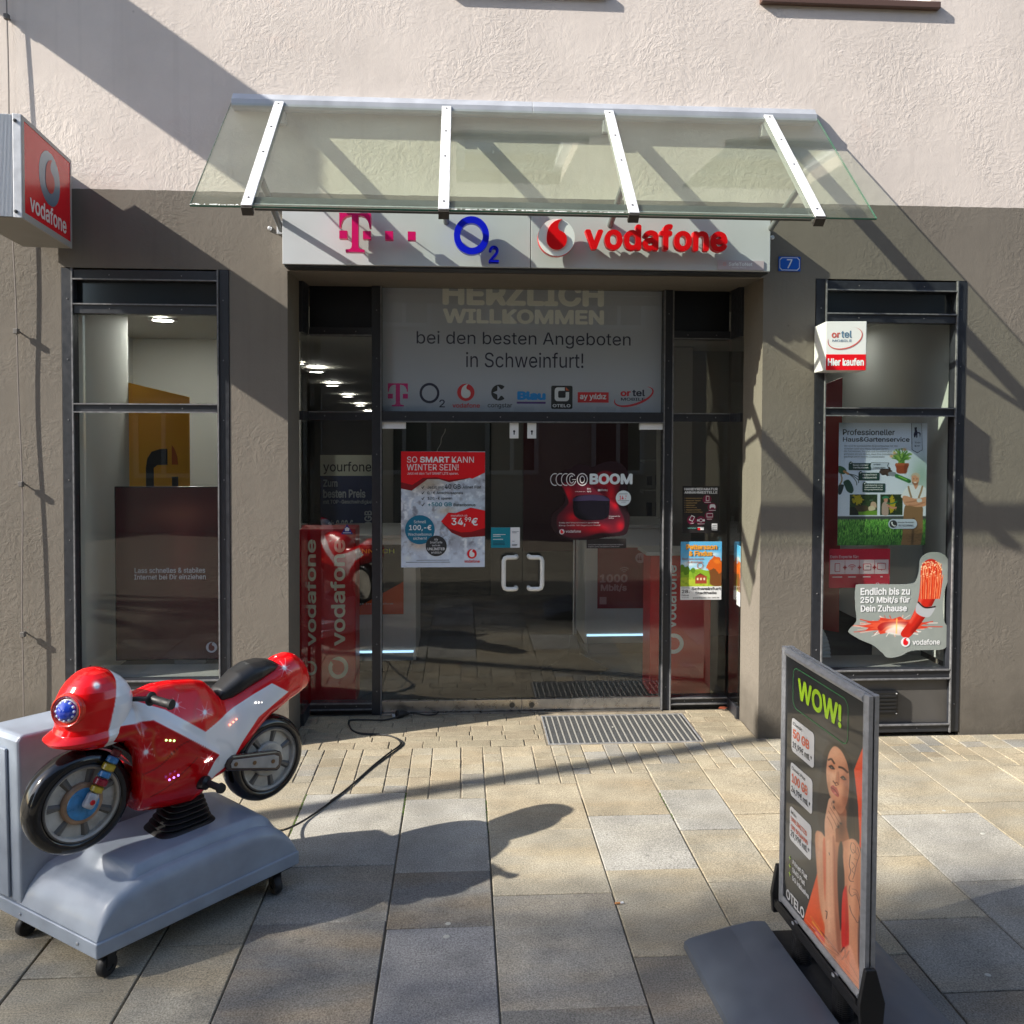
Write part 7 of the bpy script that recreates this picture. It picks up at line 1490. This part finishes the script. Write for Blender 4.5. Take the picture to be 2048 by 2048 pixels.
lp_ = thing('lamp_post', 'slim dark street lamp post standing left outside the view', 'street lamp', (-6.1, -2.50, 0)); MB().tube([(0, 0, -.02), (0, 0, .8), (0, 0, 5.75)], [.10, .075, .06], 16).build('pole', DKGREY, lp_, smooth=True)

# opposite side of the street
OPW = mat('opposite_plaster', (.20, .175, .145), .9, vary=(1, .1)); OPR = mat('opposite_roof', (.10, .045, .03), .8)
def opp(name, label, x0, x1, y, dpt, h, hr, wx, trimc):
    b = thing(name, label, 'building', ((x0+x1)/2, y, 0)); b.location = (0, 0, 0)
    box('wall', OPW, b, x0, x1, y-dpt, y, -.1, h)
    MB().add([(x0, y+.3, h), (x1, y+.3, h), (x0, y-dpt/2, hr), (x1, y-dpt/2, hr), (x0, y-dpt-.3, h), (x1, y-dpt-.3, h)], [(0, 1, 3, 2), (2, 3, 5, 4), (0, 2, 4), (1, 5, 3), (0, 4, 5, 1)]).build('roof', OPR, b)
    z = 1.0; fl = 0
    while z+1.6 < h:
        x = x0+wx*.4
        while x+1.1 < x1:
            f = MB(); a, c, e_, g_ = x, x+1.1, z, z+1.5
            f.box(a, a+.09, y, y+.05, e_, g_); f.box(c-.09, c, y, y+.05, e_, g_); f.box(a+.09, c-.09, y, y+.05, e_, e_+.09); f.box(a+.09, c-.09, y, y+.05, g_-.09, g_); f.box((a+c)/2-.04, (a+c)/2+.04, y, y+.05, e_+.09, g_-.09)
            w_ = f.build('window', trimc, b); box('pane', mat('far_pane', (.02, .025, .03), .06, spec=1), w_, a+.09, c-.09, y+.004, y+.012, e_+.09, g_-.09)
            x += wx
        z += 3.0
opp('opposite_house', 'tall plastered house across the street behind the camera', -7, 5.5, -10.6, 8, 9.2, 12.2, 2.2, mat('grey_trim', (.30, .30, .29), .6))
opp('opposite_house', 'lower plastered house across the street to the right behind the camera', 5.5, 20, -10.6, 8, 7.6, 10.8, 2.6, mat('grey_trim'))
opp('opposite_house', 'plastered house across the street to the left behind the camera', -30, -17, -12, 8, 7.0, 9.0, 2.4, WHITE)

tree = thing('shade_tree', 'unseen sparse tree added on the left to shade the foreground paving', 'tree', (-15.5, -8.0, 0)); tree.location = (0, 0, 0)  # out of view, added to soften the sun on the foreground
BARK = mat('bark', (.07, .055, .04), .9); LEAFM = mat('leaf_green', (.06, .10, .03), .6)
MB().tube([(-15.5, -8.2, -.1), (-15.4, -8.1, 3), (-15.6, -7.9, 6.5), (-15.3, -7.8, 10.5)], [.26, .2, .15, .07], 10).build('trunk', BARK, tree, smooth=True)
r = np.random.default_rng(11); v = []; f = []; cnt = 0
for a in range(7):
    t_ = a*.9; MB().tube([(-15.5, -7.9, 6+a*.4), (-15.5+math.cos(t_)*1.6, -7.9+math.sin(t_)*1.0, 8+a*.5), (-15.5+math.cos(t_)*3.4, -7.9+math.sin(t_)*1.8, 10+a*.4)], [.08, .05, .02], 6).build('branch', BARK, tree)
while cnt < TREE_N:  # leaves placed along sun rays wherever the paving should be shaded
    gx, gy = r.uniform(-3.2, 5.6), r.uniform(-4.3, -1.2); tt = r.uniform(4.6, 7.4)
    edge = -1.66+.05*max(gx, 0)+.07*math.sin(gx*2.3)+.20*min(1, max(0, (.1-gx)/.6))
    if gy > edge: continue
    if gx < -1.45 and r.random() > .5: continue
    if gy > edge-.40 and r.random() > (edge-gy)/.40+.15: continue
    if -1.45 < gx < .9 and r.random() > .62: continue
    p = Vector((gx, gy, 0))+Vector((-3.22, -1, 2.25))*tt
    q = Vector(r.normal(size=3)).normalized(); w2 = q.orthogonal().normalized(); u2 = q.cross(w2); sz = r.uniform(.030, .055)
    k = len(v); v += [tuple(p+w2*sz*1.3), tuple(p+u2*sz*.7), tuple(p-w2*sz*1.3), tuple(p-u2*sz*.7)]; f.append((k, k+1, k+2, k+3)); cnt += 1
tag(MB().add(v, f).build('shade_crown', LEAFM, tree), kind='stuff')

# crusted white deposit on the lower glass edge
CRUST = mat('lime_crust', (.72, .74, .72), .8); r = np.random.default_rng(3); mb = MB()
for (a, b, n, big) in ((.02, .88, 120, .006), (-1.392, -1.15, 40, .008), (-.05, .0, 8, .006)):
    for i in range(n):
        x = r.uniform(a, b); w_ = r.uniform(.003, .012); h_ = r.uniform(.001, big); t0 = SLn-r.uniform(0, .006); P0 = Vector((0, yT, zT))+sl*(t0-h_)+nn*.0056; P1 = Vector((0, yT, zT))+sl*t0+nn*.0056
        k = [(x-w_/2, P0.y, P0.z), (x+w_/2, P0.y, P0.z), (x+w_*.7, P1.y, P1.z), (x-w_*.7, P1.y, P1.z)]; q2 = [(p[0]*1, p[1]+nn.y*.0012, p[2]+nn.z*.0012) for p in k]
        mb.add(k+q2, [(4, 5, 6, 7), (0, 1, 5, 4), (1, 2, 6, 5), (2, 3, 7, 6), (3, 0, 4, 7)])
tag(mb.build('lime_deposit', CRUST, ca), kind='stuff')
# moss in the joints, crumbs on the paving
MOSS = mat('moss', (.07, .11, .02), .9, vary=(60, .4)); mb = MB(); r = np.random.default_rng(4)
for (x0, y0, x1, y1, n) in ((-.845, -.68, -.845, -1.12, 90), (-.300, -.69, -.300, -.95, 60), (.137, -.80, .137, -1.2, 25), (1.098, -.75, 1.10, -1.1, 25), (-1.30, -.02, -1.10, -.02, 20), (2.0, -.015, 3.6, -.015, 50)):
    for i in range(n):
        f = r.random()**1.4; x = x0+(x1-x0)*f+r.normal()*.0022; y = y0+(y1-y0)*f+r.normal()*.002; q_ = r.uniform(.0015, .0045); z = -.003
        mb.add([(x-q_, y-q_, z), (x+q_, y-q_, z), (x+q_, y+q_, z), (x-q_, y+q_, z), (x, y, z+q_*1.2)], [(0, 1, 4), (1, 2, 4), (2, 3, 4), (3, 0, 4)])
t = mb.build('moss', MOSS); tag(t, 'thin green moss in the joints between the slabs', 'moss', kind='stuff')
mb = MB()
for i in range(150):
    x = r.uniform(-2, 3.3); y = -abs(r.normal())*.9+.1*r.random(); y = y if y < -.02 or (-1 < x < 1.9) else -.03; q_ = r.uniform(.0015, .0045)
    if y > .5: y = .4
    a = r.random()*3; mb.add([(x+math.cos(a+k*1.57)*q_*(1.6 if k % 2 else .7), y+math.sin(a+k*1.57)*q_*(1.6 if k % 2 else .7), .001) for k in range(4)]+[(x, y, .003+q_*.4)], [(0, 1, 4), (1, 2, 4), (2, 3, 4), (3, 0, 4)])
t = mb.build('grit', mat('pale_grit', (.42, .38, .30), .9)); tag(t, 'small crumbs and grit scattered over the paving', 'grit', kind='stuff')
